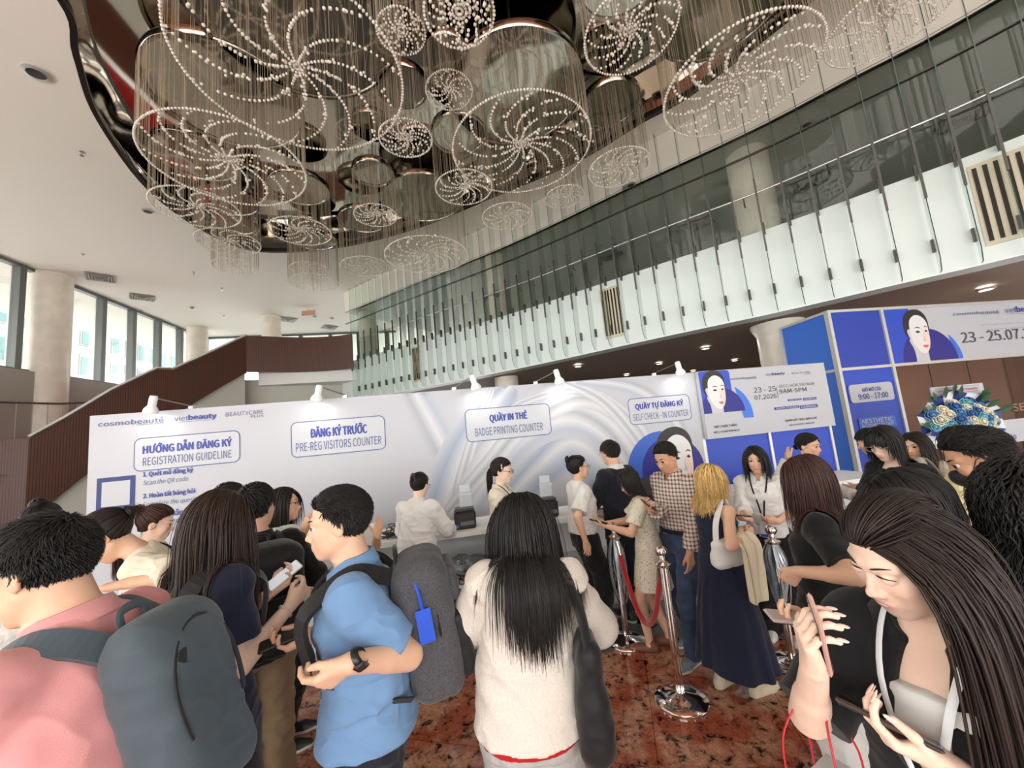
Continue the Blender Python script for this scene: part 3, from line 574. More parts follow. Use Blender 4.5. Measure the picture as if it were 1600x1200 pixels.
# ---------------------------------------------------------------- printed portrait (generic face made of flat shapes)
M_pskin = mat('portrait_skin', S(222, 222, 224), .45); M_pshade = mat('portrait_shade', S(196, 196, 200), .45); M_phair = mat('portrait_hair', S(30, 24, 26), .45); M_plip = mat('portrait_lip', S(205, 105, 100), .45); M_pwarm = mat('portrait_warm', S(236, 208, 196), .45); M_pdark = mat('portrait_line', S(70, 60, 60), .45)
def portrait(pl, P, a, z, h, off, zmin=-9, amin=-9, mirror=1):
    """head height h (hair top to chin); a,z = chin point"""
    def T(pts): return [(a + mirror * x * h, z + y * h) for x, y in pts]
    def F_(pts, k, m, nm): 
        pts = T([tuple(p) for p in spline(pts, 4, True)]); pts = clip2(pts if mirror > 0 else pts[::-1], amin, 99, zmin, 99); return flatpoly(pl, pts, off + k * .0012, m, P, nm)
    F_([(-.40, .62), (-.34, .86), (-.16, 1.0), (.08, 1.0), (.24, .86), (.28, .62), (.2, .4), (-.24, .36), (-.36, .42)], 0, M_phair, 'portrait_hair')
    F_([(-.30, .34), (-.24, .1), (-.24, -.18), (-.36, -.34), (-.5, -.46), (.30, -.46), (.2, -.34), (.12, -.2), (.12, .05), (.1, .3)], 1, M_pshade, 'portrait_neck')
    F_([(-.33, .5), (-.30, .56), (-.25, .55), (-.22, .42), (-.25, .33), (-.29, .36)], 2, M_pshade, 'portrait_ear')
    F_([(-.25, .60), (-.20, .78), (-.04, .88), (.12, .84), (.23, .70), (.24, .5), (.23, .3), (.17, .12), (.08, .01), (0, -.0), (-.1, .06), (-.2, .2), (-.25, .36)], 3, M_pskin, 'portrait_face')
    F_([(.10, .5), (.2, .52), (.235, .4), (.21, .2), (.13, .05), (.07, .12), (.1, .3)], 4, M_pwarm, 'portrait_cheek')
    for x0, x1, y in ((-.13, .02, .575), (.12, .215, .585)):
        F_([(x0, y), (x0 + (x1 - x0) * .5, y + .035), (x1, y + .012), (x1, y - .006), (x0 + (x1 - x0) * .5, y + .012)], 5, M_pdark, 'portrait_brow')
        F_([(x0 + .015, y - .085), (x0 + (x1 - x0) * .5, y - .055), (x1 - .01, y - .088), (x0 + (x1 - x0) * .5, y - .108)], 5, M_phair, 'portrait_eye')
    F_([(.085, .50), (.10, .36), (.125, .30), (.10, .275), (.06, .272), (.03, .29), (.06, .31), (.075, .36)], 5, M_pshade, 'portrait_nose')
    F_([(-.0, .165), (.05, .19), (.085, .183), (.115, .19), (.155, .168), (.11, .13), (.06, .125)], 6, M_plip, 'portrait_lip')
def circle2(a, z, r, n=40, t0=0, t1=360): return [(a + r * math.cos(math.radians(t0 + (t1 - t0) * i / n)), z + r * math.sin(math.radians(t0 + (t1 - t0) * i / n))) for i in range(n + (t1 - t0 < 360))]
def clip2(P, a0, a1, z0, z1): return [(min(max(a, a0), a1), min(max(z, z0), z1)) for a, z in P]
# face print at the right end of the backdrop
ac, zc = WL.px(1040, 735)
flatpoly(WL, clip2(circle2(ac - .02, zc, .52), 0, WL.L - .002, .95, WH), .0052, mat('mid_blue_print', S(46, 92, 190), .45), RW, 'disc_print')
flatpoly(WL, clip2(circle2(ac + .12, zc - .02, .46), 0, WL.L - .002, .95, WH), .0058, M_navyprint, RW, 'disc_print')
a, z = WL.px(1068, 762); portrait(WL, RW, a, z, WL.px(1056, 668)[1] - z, .0064, .95)
# ---------------------------------------------------------------- blue panels with aluminium posts and the helpdesk fascia
BW = empty('blue_partition', WL.pt(7.1, 0)); tag(BW, 'blue partition with aluminium posts under the helpdesk fascia sign', 'partition')
for i in range(2):
    b = MB(); WL.slab(b, 7.12 + i * 1.05, 8.14 + i * 1.05, 0, 2.44, -.05, -.02); b.build('panel', M_blue, BW)
for i in range(3): b = MB(); WL.slab(b, 7.105 + i * 1.05 - .02, 7.105 + i * 1.05 + .02, 0, 2.44, -.06, .0); b.build('post', M_alu, BW)
FS = empty('fascia_sign', WL.pt(7.1, 1.5)); tag(FS, 'white helpdesk fascia sign with portrait, dates and opening times', 'sign')
zb = 1.52; fo = .07; b = MB(); WL.slab(b, 7.115, 9.22, zb, 2.45, .005, fo); b.build('board', M_print, FS)
class Off(Plane):
    pass
FP = Off.__new__(Off); FP.A = WL.A + WL.n * fo; FP.d = WL.d; FP.n = WL.n; FP.L = WL.L
a0, a1 = 7.115, 7.72
flatpoly(FP, clip2(circle2(7.34, 2.0, .5, 60), a0, 7.6, 1.86, 2.445), .002, M_blue, FS, 'disc_print')
aa, za = FP.px(1128, 640)
flatpoly(FP, clip2(circle2(7.42, 1.86, .34, 40, 0, 180), a0, 9, 1.75, 2.44), .003, M_navyprint, FS, 'disc_print')
flatpoly(FP, [(a + .0, z) for a, z in clip2(circle2(7.42, 1.80, .46, 40, -6, 60), 7.55, 9, 1.72, 2.44)] + [(7.72, 1.76)], .0025, M_blue2, FS, 'disc_print')
a, z = FP.px(1124, 639); portrait(FP, FS, a, z, .53, .004, 1.86, 7.12)
logos(FP, FS, ((1139, 594), (1181, 587)), ((1196, 588), (1225, 581)), ((1237, 585), (1265, 580)))
tx(FP, '23 - 25', (1178, 614), (1211, 603), M_grey_ink, FS, bold=.005); tx(FP, '07.2026', (1179, 625), (1212, 615), M_grey_ink, FS, bold=.005)
a, z = FP.px(1215, 620); flatpoly(FP, [(a, z - .02), (a + .008, z - .02), (a + .008, z + .14), (a, z + .14)], .003, M_grey_ink, FS, 'print')
tx(FP, 'SECC, HCM, VIETNAM', (1217, 607), (1271, 597), M_grey_ink, FS); tx(FP, '9AM-5PM', (1218, 615), (1259, 605), M_grey_ink, FS, bold=.01)
for t, p0, p1 in (('AESTHETIC', (1231, 627), (1252, 622)), ('COSMETIC', (1255, 626), (1275, 620)), ('SUPPLYCHAIN', (1210, 641), (1248, 633)), ('HAIRNAIL', (1250, 639), (1277, 631))):
    (a0, z0), (a1, z1) = FP.px(*p0), FP.px(*p1); flatpoly(FP, [(a0, z0), (a1, z0), (a1, z1), (a0, z1)], .002, M_ink, FS, 'chip'); w, h = a1 - a0, z1 - z0; tw(FP, t, a0 + w * .07, z0 + h * .2, w * .86, h * .6, M_print, FS, .004, bold=.02)
tx(FP, 'VIP / HỘI THẢO', (1116, 670), (1151, 661), M_grey_ink, FS, bold=.02); tx(FP, 'VIP / CONFERENCE', (1115, 678), (1155, 670), M_grey_ink, FS, bold=.02)
tx(FP, 'QUẦY HỖ TRỢ / BÁO CHÍ', (1227, 660), (1275, 650), M_grey_ink, FS, bold=.02); tx(FP, 'HELPDESK / MEDIA', (1233, 666), (1272, 659), M_grey_ink, FS, bold=.02)
# ---------------------------------------------------------------- arm spotlights on top of the wall
def arm_light(px, py, side, label):
    s, z = WL.px(px, py + 8); q = WL.pt(s, WH, 0); R = empty('arm_spotlight', q); tag(R, label, 'spotlight')
    d = WL.n; t = WL.d * side; h = WL.pt(s, WH + .08, .22)
    ax = (np.array([0, 0, -1.]) * .9 - d * .15 - t * .25); ax /= np.linalg.norm(ax)
    base = WL.pt(s, WH, -.03) + t * .22; MB().box(base + np.array([0, 0, .015]), (.05, .05, .03)).build('clamp', M_steel, R)
    MB().tube([base + np.array([0, 0, .03]), h + t * .02 + np.array([0, 0, .03])], .008, 6).build('arm', M_steel, R, True)
    zq = Vector(ax).to_track_quat('Z', 'Y').to_matrix().to_4x4(); Mx = Matrix.Translation(h) @ zq
    MB().lathe([(.0, -.06), (.03, -.055), (.035, -.03), (.035, .05), (.04, .055), (.062, .09), (.064, .12)], n=20, M=Mx, cap=False).build('lamp_head', M_white, R, True)
    MB().lathe([(0, .105), (.06, .105)], n=20, M=Mx, cap=False).build('lamp_bulb', mat('spot_bulb', (1, .96, .9), emit=4), R)
    l = area_light('spot_beam', h + ax * .13, .1, .6); l.rotation_euler = Vector(-ax).to_track_quat('Z', 'Y').to_euler()
arm_light(262, 629, 1, 'white arm spotlight over the three logos at the left end')
arm_light(508, 626, 1, 'white arm spotlight above the pre-registration sign')
arm_light(738, 602, -1, 'white arm spotlight above the left part of the badge printing sign')
arm_light(864, 596, -1, 'white arm spotlight between badge printing and self check-in signs')
arm_light(1047, 583, -1, 'white arm spotlight above the self check-in sign')
# ---------------------------------------------------------------- blue booth gateway
BC = (5.89, 6.9); BR = Plane(BC, (10.39, 7.57)); BLp = Plane((5.82, 8.08), BC)
GB = empty('blue_gateway', (*BC, 0)); tag(GB, 'tall blue exhibition gateway framed in aluminium with printed header', 'gateway')
s1, _ = BR.px(1376, 486); s1 = .98 if not .7 < s1 < 1.4 else s1; zh = BR.px(1394, 571)[1]
b = MB(); BR.slab(b, 0, s1, 0, zh, -.05, -.01); b.build('panel', M_blue, GB)
b = MB(); BR.slab(b, 0, s1, zh, 3.5, -.05, -.01); b.build('panel', mat('deep_blue_panel', S(24, 58, 168), .4), GB)
b = MB(); BR.slab(b, s1, 5.2, zh, 3.5, -.05, -.005); b.build('header_board', M_print, GB)
b = MB(); BLp.slab(b, 0, BLp.L, 0, zh, -.05, -.01); b.build('panel', M_blue2, GB); b = MB(); BLp.slab(b, 0, BLp.L, zh, 3.5, -.05, -.01); b.build('panel', M_blue2, GB)
for pl, a in ((BR, 0), (BR, s1), (BLp, 0)): b = MB(); pl.slab(b, a - .03, a + .03, 0, 3.52, -.06, .02); b.build('post', M_alu, GB)
for pl, a0, a1 in ((BR, 0, s1), (BLp, 0, BLp.L), (BR, s1, 5.2)):
    for z in (zh, 3.5): b = MB(); pl.slab(b, a0, a1, z - .025, z + .025, -.055, .015); b.build('rail', M_alu, GB)
hp = BR; px2 = lambda x, y: hp.px(x, y)
flatpoly(hp, [(s1 + .03, zh + .03), (s1 + .62, zh + .03), (s1 + .62, 3.47), (s1 + .03, 3.47)], .000, M_blue, GB, 'header_print')
a, z = px2(1450, 552); flatpoly(hp, clip2(circle2(a + .05, zh + .03, .62, 40, 0, 180), s1 + .03, 9, zh + .03, 3.47), .0012, M_navyprint, GB, 'disc_print')
flatpoly(hp, clip2(circle2(a + .16, zh + .03, .62, 30, 0, 50), s1 + .6, 9, zh + .03, 3.47) + [(a + .6, zh + .03)], .0008, M_blue2, GB, 'disc_print')
a, z = px2(1444, 552); portrait(hp, GB, a, z, (px2(1436, 484)[1] - z), .003, zh + .03)
logos(hp, GB, ((1489, 493), (1560, 484)), ((1571, 491), (1622, 477)), None)
tx(hp, 'TRIỂN LÃM THƯƠNG MẠI QUỐC TẾ NGÀNH LÀM ĐẸP', (1531, 509), (1660, 499), M_grey_ink, GB); tx(hp, 'THE LEADING INTERNATIONAL BEAUTY SHOW', (1541, 515), (1655, 508), M_grey_ink, GB)
tx(hp, '23 - 25.07.2026', (1504, 536), (1640, 510), M_grey_ink, GB, bold=.006)
GS = empty('hours_sign', BR.pt(.3, 2)); tag(GS, 'white rounded opening hours sign on the blue gateway', 'sign')
(a0, z1), (a1, z0) = BR.px(1324, 602), BR.px(1397, 624)
V = BR.flat(rrect(a0, a1, z0, z1, .06), .02) + BR.flat(rrect(a0, a1, z0, z1, .06), -.005); k = len(V) // 2
obj('plate', V, [tuple(range(k))] + [(i, k + i, k + (i + 1) % k, (i + 1) % k) for i in range(k)], M_print, GS)
w, h = a1 - a0, z1 - z0; tw(BR, 'GIỜ MỞ CỬA', a0 + w * .28, z0 + h * .57, w * .44, h * .24, M_ink, GS, .022, bold=.02); tw(BR, '9:00 - 17:00', a0 + w * .17, z0 + h * .16, w * .68, h * .3, M_ink, GS, .022, bold=.02)
for t, p0, p1 in (('AESTHETIC', (1345, 659), (1397, 646)), ('&COSMETOLOGY', (1346, 668), (1398, 659))): pass
(a0, z0), (a1, z1) = BR.px(1344, 671), BR.px(1398, 648); flatpoly(BR, [(a0, z0), (a1, z0), (a1, z1), (a0, z1)], .003, M_blue2, GB, 'chip'); w, h = a1 - a0, z1 - z0
tw(BR, 'AESTHETIC', a0 + w * .06, z0 + h * .48, w * .86, h * .38, M_print, GB, .005, bold=.02); tw(BR, '&COSMETOLOGY', a0 + w * .06, z0 + h * .12, w * .86, h * .3, M_print, GB, .005, bold=.015)
(a0, z0), (a1, z1) = BR.px(1360, 700), BR.px(1401, 673); flatpoly(BR, [(a0, z0), (a1, z0), (a1, z1), (a0, z1)], .003, M_blue2, GB, 'chip')
# brown door wall seen through the gateway
DW = Plane((7.75, 9.75), (13.5, 10.6)); b = MB(); DW.slab(b, 0, DW.L, 0, 3.9, -.1, 0); structure(b.build('wall_doors', M_brownwall))
b = MB()
for a in np.arange(.9, 6.5, 1.25): DW.slab(b, a - .012, a + .012, 0, 3.9, 0, .01)
for z in (1.3, 2.6): DW.slab(b, 0, DW.L, z - .01, z + .01, 0, .01)
structure(b.build('trim_doors', mat('brown_seam', S(70, 46, 32), .5)))
HL = empty('hall_lettering', DW.pt(4, 1.9)); tag(HL, 'tan hall name letters on the brown wall inside the gateway', 'lettering'); a, z = DW.px(1582, 643); tw(DW, 'SECC', a, z, .9, .2, mat('tan_letter', S(150, 118, 84), .5), HL, .02, bold=.02)
ES = empty('entrance_notice', aty(1582, 690, 6.6)); tag(ES, 'grey notice with blue entrance wording right of the flowers', 'notice')
EP = Plane(aty(1560, 690, 6.6)[:2], aty(1640, 690, 6.75)[:2]); b = MB(); EP.slab(b, 0, .95, .9, EP.px(1566, 657)[1], -.03, 0); b.build('board', mat('pale_grey_board', S(196, 200, 208), .5), ES)
a, z = EP.px(1562, 689); tw(EP, 'LỐI VÀO', a + .03, z + .0, .32, .10, M_ink2, ES, bold=.02); tw(EP, 'ENTRANCE', a + .06, z - .10, .3, .07, M_ink2, ES)
# ---------------------------------------------------------------- counters
CP = Plane((-.71, 3.97), (1.84, 4.38)); CT = .94
def counter(a0, a1, label, open_shelf):
    R = empty('reception_counter', CP.pt((a0 + a1) / 2, 0, -.3)); tag(R, label, 'counter')
    b = MB(); CP.slab(b, a0, a1, CT - .05, CT, -.56, .04); b.build('top', M_white, R)
    b = MB(); CP.slab(b, a0 + .02, a1 - .02, .03, .40, -.54, .0); b.build('body', mat('counter_white', S(226, 228, 228), .4), R)
    b = MB(); CP.slab(b, a0 + .02, a1 - .02, .40, .44, -.54, .03); b.build('shelf', M_white, R)
    b = MB(); CP.slab(b, a0 + .02, a1 - .02, .44, CT - .05, -.54, -.5); b.build('back_panel', mat('counter_white'), R)
    for a in (a0, a1 - .03): b = MB(); CP.slab(b, a, a + .03, .0, CT - .05, -.55, .02); b.build('side_panel', M_white, R)
    b = MB(); CP.slab(b, a0, a1, 0, .04, -.55, .05); b.build('plinth', M_alu, R)
counter(-2.9, -1.02, 'white counter under the pre-registration sign, mostly behind people', 1); counter(-1.0, .88, 'white open-shelf counter under the badge printing sign', 1); counter(.9, 2.78, 'white counter under the self check-in sign', 1)
counter(2.95, 5.2, 'white helpdesk counter before the blue partition', 1)
M_plastic = mat('printer_black', S(34, 34, 36), .4)
def printer(px, Y, label):
    q = aty(px, 830, Y); q[2] = CT; R = empty('label_printer', q); tag(R, label, 'label printer'); rz = .16
    Mx = Matrix.Translation(q) @ Matrix.Rotation(rz, 4, 'Z')
    b = MB(); b.box((0, 0, .085), (.22, .24, .17), M=Mx, bev=.015); b.build('body', M_plastic, R); b = MB(); b.box((0, -.02, .185), (.2, .18, .03), M=Mx, bev=.01); b.build('lid', mat('printer_grey', S(70, 70, 74), .4), R)
    b = MB(); b.box((.02, -.125, .06), (.14, .02, .035), M=Mx); b.build('paper_slot', mat('slot_grey', S(110, 110, 112), .5), R)
    b = MB(); b.box((-.08, -.122, .035), (.03, .006, .03), M=Mx); b.build('indicator', M_blue2, R)
    b = MB(); b.box((.02, .02, .27), (.13, .02, .15), M=Mx); b.box((.02, -.0, .33), (.13, .07, .03), M=Mx); b.box((.02, .03, .37), (.11, .02, .1), M=Mx); b.build('paper_stack', mat('pale_paper', S(214, 222, 230), .6), R)
printer(728, 4.15, 'black label printer with paper stack, beside the woman with a hair claw'); printer(857, 4.3, 'black label printer with white roll, left of the woman in the knotted blouse')
def cable(px, Y, seed, label, n=5, r=.12, z=CT):
    q = aty(px, 860, Y); g = np.random.default_rng(seed); R = None; b = MB()
    for k in range(n):
        P = [np.array([q[0], q[1], z + .008]) + np.array([g.normal(0, r), g.normal(0, r * .6), abs(g.normal(0, .05))]) for _ in range(7)]; b.tube(spline(P, 5), .005, 5, cap=False)
    tag(b.build('cable_tangle', mat('cable_black', (.02, .02, .02), .5), None, True), label, 'cable')
cable(618, 3.98, 3, 'tangled black cables on the counter, left of the white-shirted staff woman', 6); cable(752, 4.08, 5, 'thin black cables lying on the lower open shelf', 3, .2, .445); cable(925, 4.2, 8, 'black cable loops hanging by the dark-suited man', 4, .08)
g_ = np.random.default_rng(4); b = MB(); q = CP.pt(.2, .5, -.2)
for k in range(9): P = [q + CP.d * (x + g_.normal(0, .03)) + np.array([0, g_.normal(0, .05), .02 + .07 * g_.random()]) for x in np.linspace(-.28, .3, 6)]; b.tube(spline(P, 3), [.03 + .03 * g_.random() for _ in range(16)], 7)
tag(b.build('plastic_bag', mat('crinkled_plastic', S(170, 176, 184), .12, .5, bump=(25, .8)), None, True), 'crumpled silvery plastic sheet lying on the open counter shelf', 'plastic sheet')
b = MB(); q = CP.pt(-.95, CT, -.35); R = empty('paper_box', q); tag(R, 'small white carton on the counter behind the cables', 'box'); MB().box(q + np.array([0, 0, .05]), (.26, .2, .1), rz=.16, bev=.005).build('carton', M_white, R)
def laptop(px, Y, label, ang):
    q = aty(px, 800, Y); q[2] = CT; R = empty('laptop', q); tag(R, label, 'laptop'); Mx = Matrix.Translation(q) @ Matrix.Rotation(ang, 4, 'Z')
    b = MB(); b.box((0, 0, .01), (.34, .23, .02), M=Mx, bev=.005); b.build('keyboard_base', M_plastic, R); b = MB(); b.box((0, 0, 0), (.34, .015, .22), M=Mx @ Matrix.Translation((0, .15, .115)) @ Matrix.Rotation(-.25, 4, 'X')); b.build('screen', M_plastic, R)
laptop(1015, 4.62, 'black laptop open on the self check-in counter behind the checked shirt', .3); laptop(968, 4.75, 'dark screen on the counter before the man in the suit', .2)
# ---------------------------------------------------------------- stanchions and ropes
def stanchion(x, y, label, wrapped=0):
    R = empty('stanchion', (x, y, 0)); tag(R, label, 'stanchion')
    MB().lathe([(.0, .0), (.17, .0), (.172, .012), (.165, .022), (.10, .04), (.04, .055), (.034, .06), (0, .06)], (x, y, 0), 40, cap=False).build('base', M_chrome, R, True)
    b = MB(); n = 24
    prof = [(.027 if i % 2 else .024) for i in range(n)]; V = [(x + prof[i] * math.cos(6.2832 * i / n), y + prof[i] * math.sin(6.2832 * i / n), z) for z in (.05, .86) for i in range(n)]
    b.add(V, [(i, (i + 1) % n, n + (i + 1) % n, n + i) for i in range(n)]); b.build('pole', M_chrome, R)
    MB().lathe([(.028, .85), (.05, .86), (.052, .875), (.03, .885), (.018, .9), (.022, .91), (.014, .92)], (x, y, 0), 24).build('collar', M_chrome, R, True)
    P = [(.04 * math.sin(math.pi * i / 12), -.04 * math.cos(math.pi * i / 12) + .955) for i in range(13)]; MB().lathe(P, (x, y, 0), 24).build('ball', M_chrome, R, True)
    if wrapped:
        b = MB(); g = np.random.default_rng(int(x * 100))
        for k in range(46):
            a = g.uniform(0, 6.28); r0 = .03; L = g.uniform(.25, .55) * wrapped; P = [(x + (r0 + .045 * math.sin(t * 3)) * math.cos(a + t * .4), y + (r0 + .045 * math.sin(t * 3)) * math.sin(a + t * .4), .86 - L * t) for t in np.linspace(0, 1, 6)]; b.tube(P, .008, 4, flat=.3)
        o = b.build('plastic_strips', mat('silver_strip', S(180, 188, 196), .2, .4), R, True); o['kind'] = 'stuff'; o['label'] = 'silvery shredded plastic wrapping hanging from the post'
SP = {}
for k, px, py, lb, wr in (('a', 1065, 1095, 'chrome stanchion nearest the camera, standing alone on red granite', 0), ('b', 980, 1003, 'chrome stanchion wrapped in silvery plastic beside the polka-dot dress', 1), ('c', 1240, 1040, 'chrome stanchion behind the black T-shirt woman', .9), ('d', 1085, 945, 'low chrome stanchion base seen between the jeans and the navy dress', 0)):
    q = atz(px, py, 0); SP[k] = q; stanchion(q[0], q[1], lb, wr)
def rope(A, B, sag, label):
    A = np.array(A); B = np.array(B); P = [A + (B - A) * t - np.array([0, 0, sag * 4 * t * (1 - t)]) for t in np.linspace(0, 1, 20)]
    R = empty('barrier_rope', A); tag(R, label, 'rope'); MB().tube(P, .02, 10).build('velvet_cord', mat('red_velvet', S(176, 20, 26), .8, sheen=.5), R, True)
    for a, c in ((0, 1), (-1, -2)): MB().tube([P[a], P[a] + (P[c] - P[a]) * 1.0], .024, 10).build('end_cap', M_chrome, R, True)
up = np.array([0, 0, .84]); d = SP['a'] - SP['b']; d /= np.linalg.norm(d)
rope(SP['b'] + up + d * .04, SP['a'] + up - d * .04, .52, 'red velvet rope drooping between the wrapped and the nearest stanchion')
d = SP['d'] - SP['c']; d /= np.linalg.norm(d); rope(SP['c'] + up + d * .04, SP['d'] + up - d * .04, .42, 'dark red velvet rope between stanchions behind the navy dress')
b = MB(); q = atz(1040, 938, .004); tag(MB().box(atz(960, 955, .004), (.9, .09, .008), rz=-.9).build('floor_strip', M_black), 'black cable cover strip on the grey stone floor', 'cable cover')
# ---------------------------------------------------------------- congratulation flowers
FQ = aty(1500, 660, 5.6); FR = empty('flower_stand', (FQ[0], FQ[1], 0)); tag(FR, 'round blue and cream flower arrangement on a stand with a congratulations card', 'flower stand')
for k in range(3): a = k * 2.1 + .4; MB().tube([(FQ[0] + .28 * math.cos(a), FQ[1] + .28 * math.sin(a), 0), (FQ[0], FQ[1], FQ[2] - .2)], .018, 6).build('leg', M_brownwall, FR, True)
g = np.random.default_rng(11); M_leaf = mat('fern_green', S(52, 86, 60), .6); M_wrap = mat('blue_wrap', S(36, 62, 128), .5); M_wwrap = mat('white_wrap', S(226, 230, 234), .5)
def petal_rose(c, r, d, m, name):
    b = MB(); Mx = Matrix.Translation(c) @ Vector(d).to_track_quat('Z', 'Y').to_matrix().to_4x4(); ph = g.uniform(0, 6)
    for R0, h0, h1, k in ((.42, -.2, .62, 5), (.72, -.45, .42, 6), (1.0, -.5, .12, 7)):
        n = 18; V = []
        for i in range(n):
            a = 2 * math.pi * i / n; w = 1 + .10 * math.sin(k * a + ph + R0 * 9)
            for rr, z in ((R0 * .5, h0), (R0 * .92, h0 * .4 + h1 * .2), (R0 * 1.0 * w, h1), (R0 * .86 * w, h1 * .98)): V.append(tuple(Mx @ Vector((rr * r * math.cos(a), rr * r * math.sin(a), z * r))))
        b.add(V, [(i * 4 + j, ((i + 1) % n) * 4 + j, ((i + 1) % n) * 4 + j + 1, i * 4 + j + 1) for i in range(n) for j in range(3)])
    P = [(0.28 * r * math.sin(math.pi * i / 6), (.35 - .3 * math.cos(math.pi * i / 6)) * r) for i in range(7)]; b.lathe(P, n=10, M=Mx); b.build(name, m, FR, True)
cols = [(mat('cream_rose', S(240, 232, 206), .6), 'cream_rose'), (mat('blue_rose', S(96, 146, 200), .6), 'blue_rose'), (mat('teal_rose', S(120, 190, 206), .6), 'teal_rose'), (mat('deep_rose', S(66, 108, 172), .6), 'blue_rose')]
for k in range(46):
    a = k * 2.4; rr = .40 * math.sqrt((k + .5) / 46); c = np.array([FQ[0] + rr * 1.15 * math.cos(a), FQ[1] - .22 + .2 * (rr / .4) ** 2, FQ[2] + .0 + rr * .78 * math.sin(a)]); m, nm = cols[g.choice(4, p=[.32, .28, .2, .2])]
    petal_rose(c, g.uniform(.062, .09), (math.cos(a) * rr * 1.6, -1, math.sin(a) * rr * 1.6 + .15), m, nm)
for k in range(26):
    a = g.uniform(0, 6.28); rr = g.uniform(.33, .52); c = np.array([FQ[0] + rr * 1.15 * math.cos(a), FQ[1] - .02, FQ[2] + rr * .8 * math.sin(a)]); tip = c + np.array([math.cos(a) * .2, -.08, math.sin(a) * .18]); s = np.array([-math.sin(a), 0, math.cos(a)]) * .05
    obj('leaf', [c - s * .3, c + (tip - c) * .5 - s, tip, c + (tip - c) * .5 + s + np.array([0, -.02, 0])], [(0, 1, 2, 3)], [M_leaf, M_wrap, M_wwrap][k % 3] if a > 3.3 else M_leaf, FR)
b = MB()
for i in range(20):
    a0_, a1_ = 2 * math.pi * i / 20, 2 * math.pi * (i + 1) / 20; f = lambda a, r, y: (FQ[0] + r * 1.12 * math.cos(a), FQ[1] + y, FQ[2] + r * .82 * math.sin(a)); r1 = .52 + .05 * (i % 2)
    b.add([f(a0_, .1, .12), f(a1_, .1, .12), f(a1_, .52 + .05 * ((i + 1) % 2), -.02), f(a0_, r1, -.02)], [(0, 1, 2, 3)], i % 2)
b.build('wrapping', [M_wrap, M_wwrap], FR)
CPn = Plane(aty(1455, 620, 5.62)[:2], aty(1536, 612, 5.62)[:2]); (a0, z0), (a1, z1) = CPn.px(1457, 621), CPn.px(1535, 598); b = MB(); CPn.slab(b, a0, a1, z0, z1, -.015, 0); cd = b.build('card', M_print, FR); w, h = a1 - a0, z1 - z0
text('CONGRATULATIONS!', CPn.M(a0 + w * .14, z0 + h * .42, .004), w * .74, h * .2, M_red_ink, cd, bold=.03); text('vietbeauty  cosmobeauté', CPn.M(a0 + w * .12, z0 + h * .2, .004), w * .76, h * .14, M_ink, cd, bold=.01); text('BANQUETING & RESTAURANT GROUP', CPn.M(a0 + w * .08, z0 + h * .75, .004), w * .84, h * .1, M_ink, cd)
MB().tube([CPn.pt((a0 + a1) / 2, z0, -.02), (FQ[0], FQ[1] + .05, FQ[2])], .012, 6).build('card_stick', M_brownwall, FR)
# ================================================================ people: smooth-blended surfaces polygonised from distance fields
import openvdb
def nrm(v): v = np.asarray(v, float); return v / (np.linalg.norm(v) + 1e-12)
def rx_(a): c, s = math.cos(a), math.sin(a); return np.array([[1, 0, 0], [0, c, -s], [0, s, c]])
def ry_(a): c, s = math.cos(a), math.sin(a); return np.array([[c, 0, s], [0, 1, 0], [-s, 0, c]])
def rz_(a): c, s = math.cos(a), math.sin(a); return np.array([[c, -s, 0], [s, c, 0], [0, 0, 1]])
I3 = np.eye(3)
class RC_:      # round cone, optionally cut flat at either end
    def __init__(s, a, b, ra, rb, k=.02, cut=None, cuta=None, op=1): s.a = np.array(a, float); s.b = np.array(b, float); s.ra = ra; s.rb = rb; s.k = k; s.cut = cut; s.cuta = cuta; s.op = op
    def bb(s): m = max(s.ra, s.rb); return np.minimum(s.a, s.b) - m, np.maximum(s.a, s.b) + m
    def d(s, X, Y, Z):
        ba = s.b - s.a; L = np.linalg.norm(ba) + 1e-9; u = ba / L; px, py, pz = X - s.a[0], Y - s.a[1], Z - s.a[2]; t = px * u[0] + py * u[1] + pz * u[2]; tc = np.clip(t, 0, L)
        q = np.sqrt((px - u[0] * tc) ** 2 + (py - u[1] * tc) ** 2 + (pz - u[2] * tc) ** 2); d = q - (s.ra + (s.rb - s.ra) * tc / L)
        if s.cut is not None: d = np.maximum(d, t - L - s.cut)
        if s.cuta is not None: d = np.maximum(d, -t - s.cuta)
        return d
class EL:       # ellipsoid, optionally keeping one side of a plane (n, h)
    def __init__(s, c, r, R=I3, k=.02, op=1, cut=None): s.c = np.array(c, float); s.r = np.array(r, float); s.R = np.asarray(R, float); s.k = k; s.op = op; s.cut = cut
    def bb(s): e = np.sqrt(((s.R * s.r) ** 2).sum(1)); return s.c - e, s.c + e
    def d(s, X, Y, Z):
        P = [X - s.c[0], Y - s.c[1], Z - s.c[2]]; q = [s.R[0, i] * P[0] + s.R[1, i] * P[1] + s.R[2, i] * P[2] for i in range(3)]
        k0 = np.sqrt(sum((q[i] / s.r[i]) ** 2 for i in range(3))); k1 = np.sqrt(sum((q[i] / s.r[i] ** 2) ** 2 for i in range(3))); d = k0 * (k0 - 1) / np.maximum(k1, 1e-9)
        if s.cut is not None: n, h = s.cut; d = np.maximum(d, h - (q[0] * n[0] + q[1] * n[1] + q[2] * n[2]))
        return d
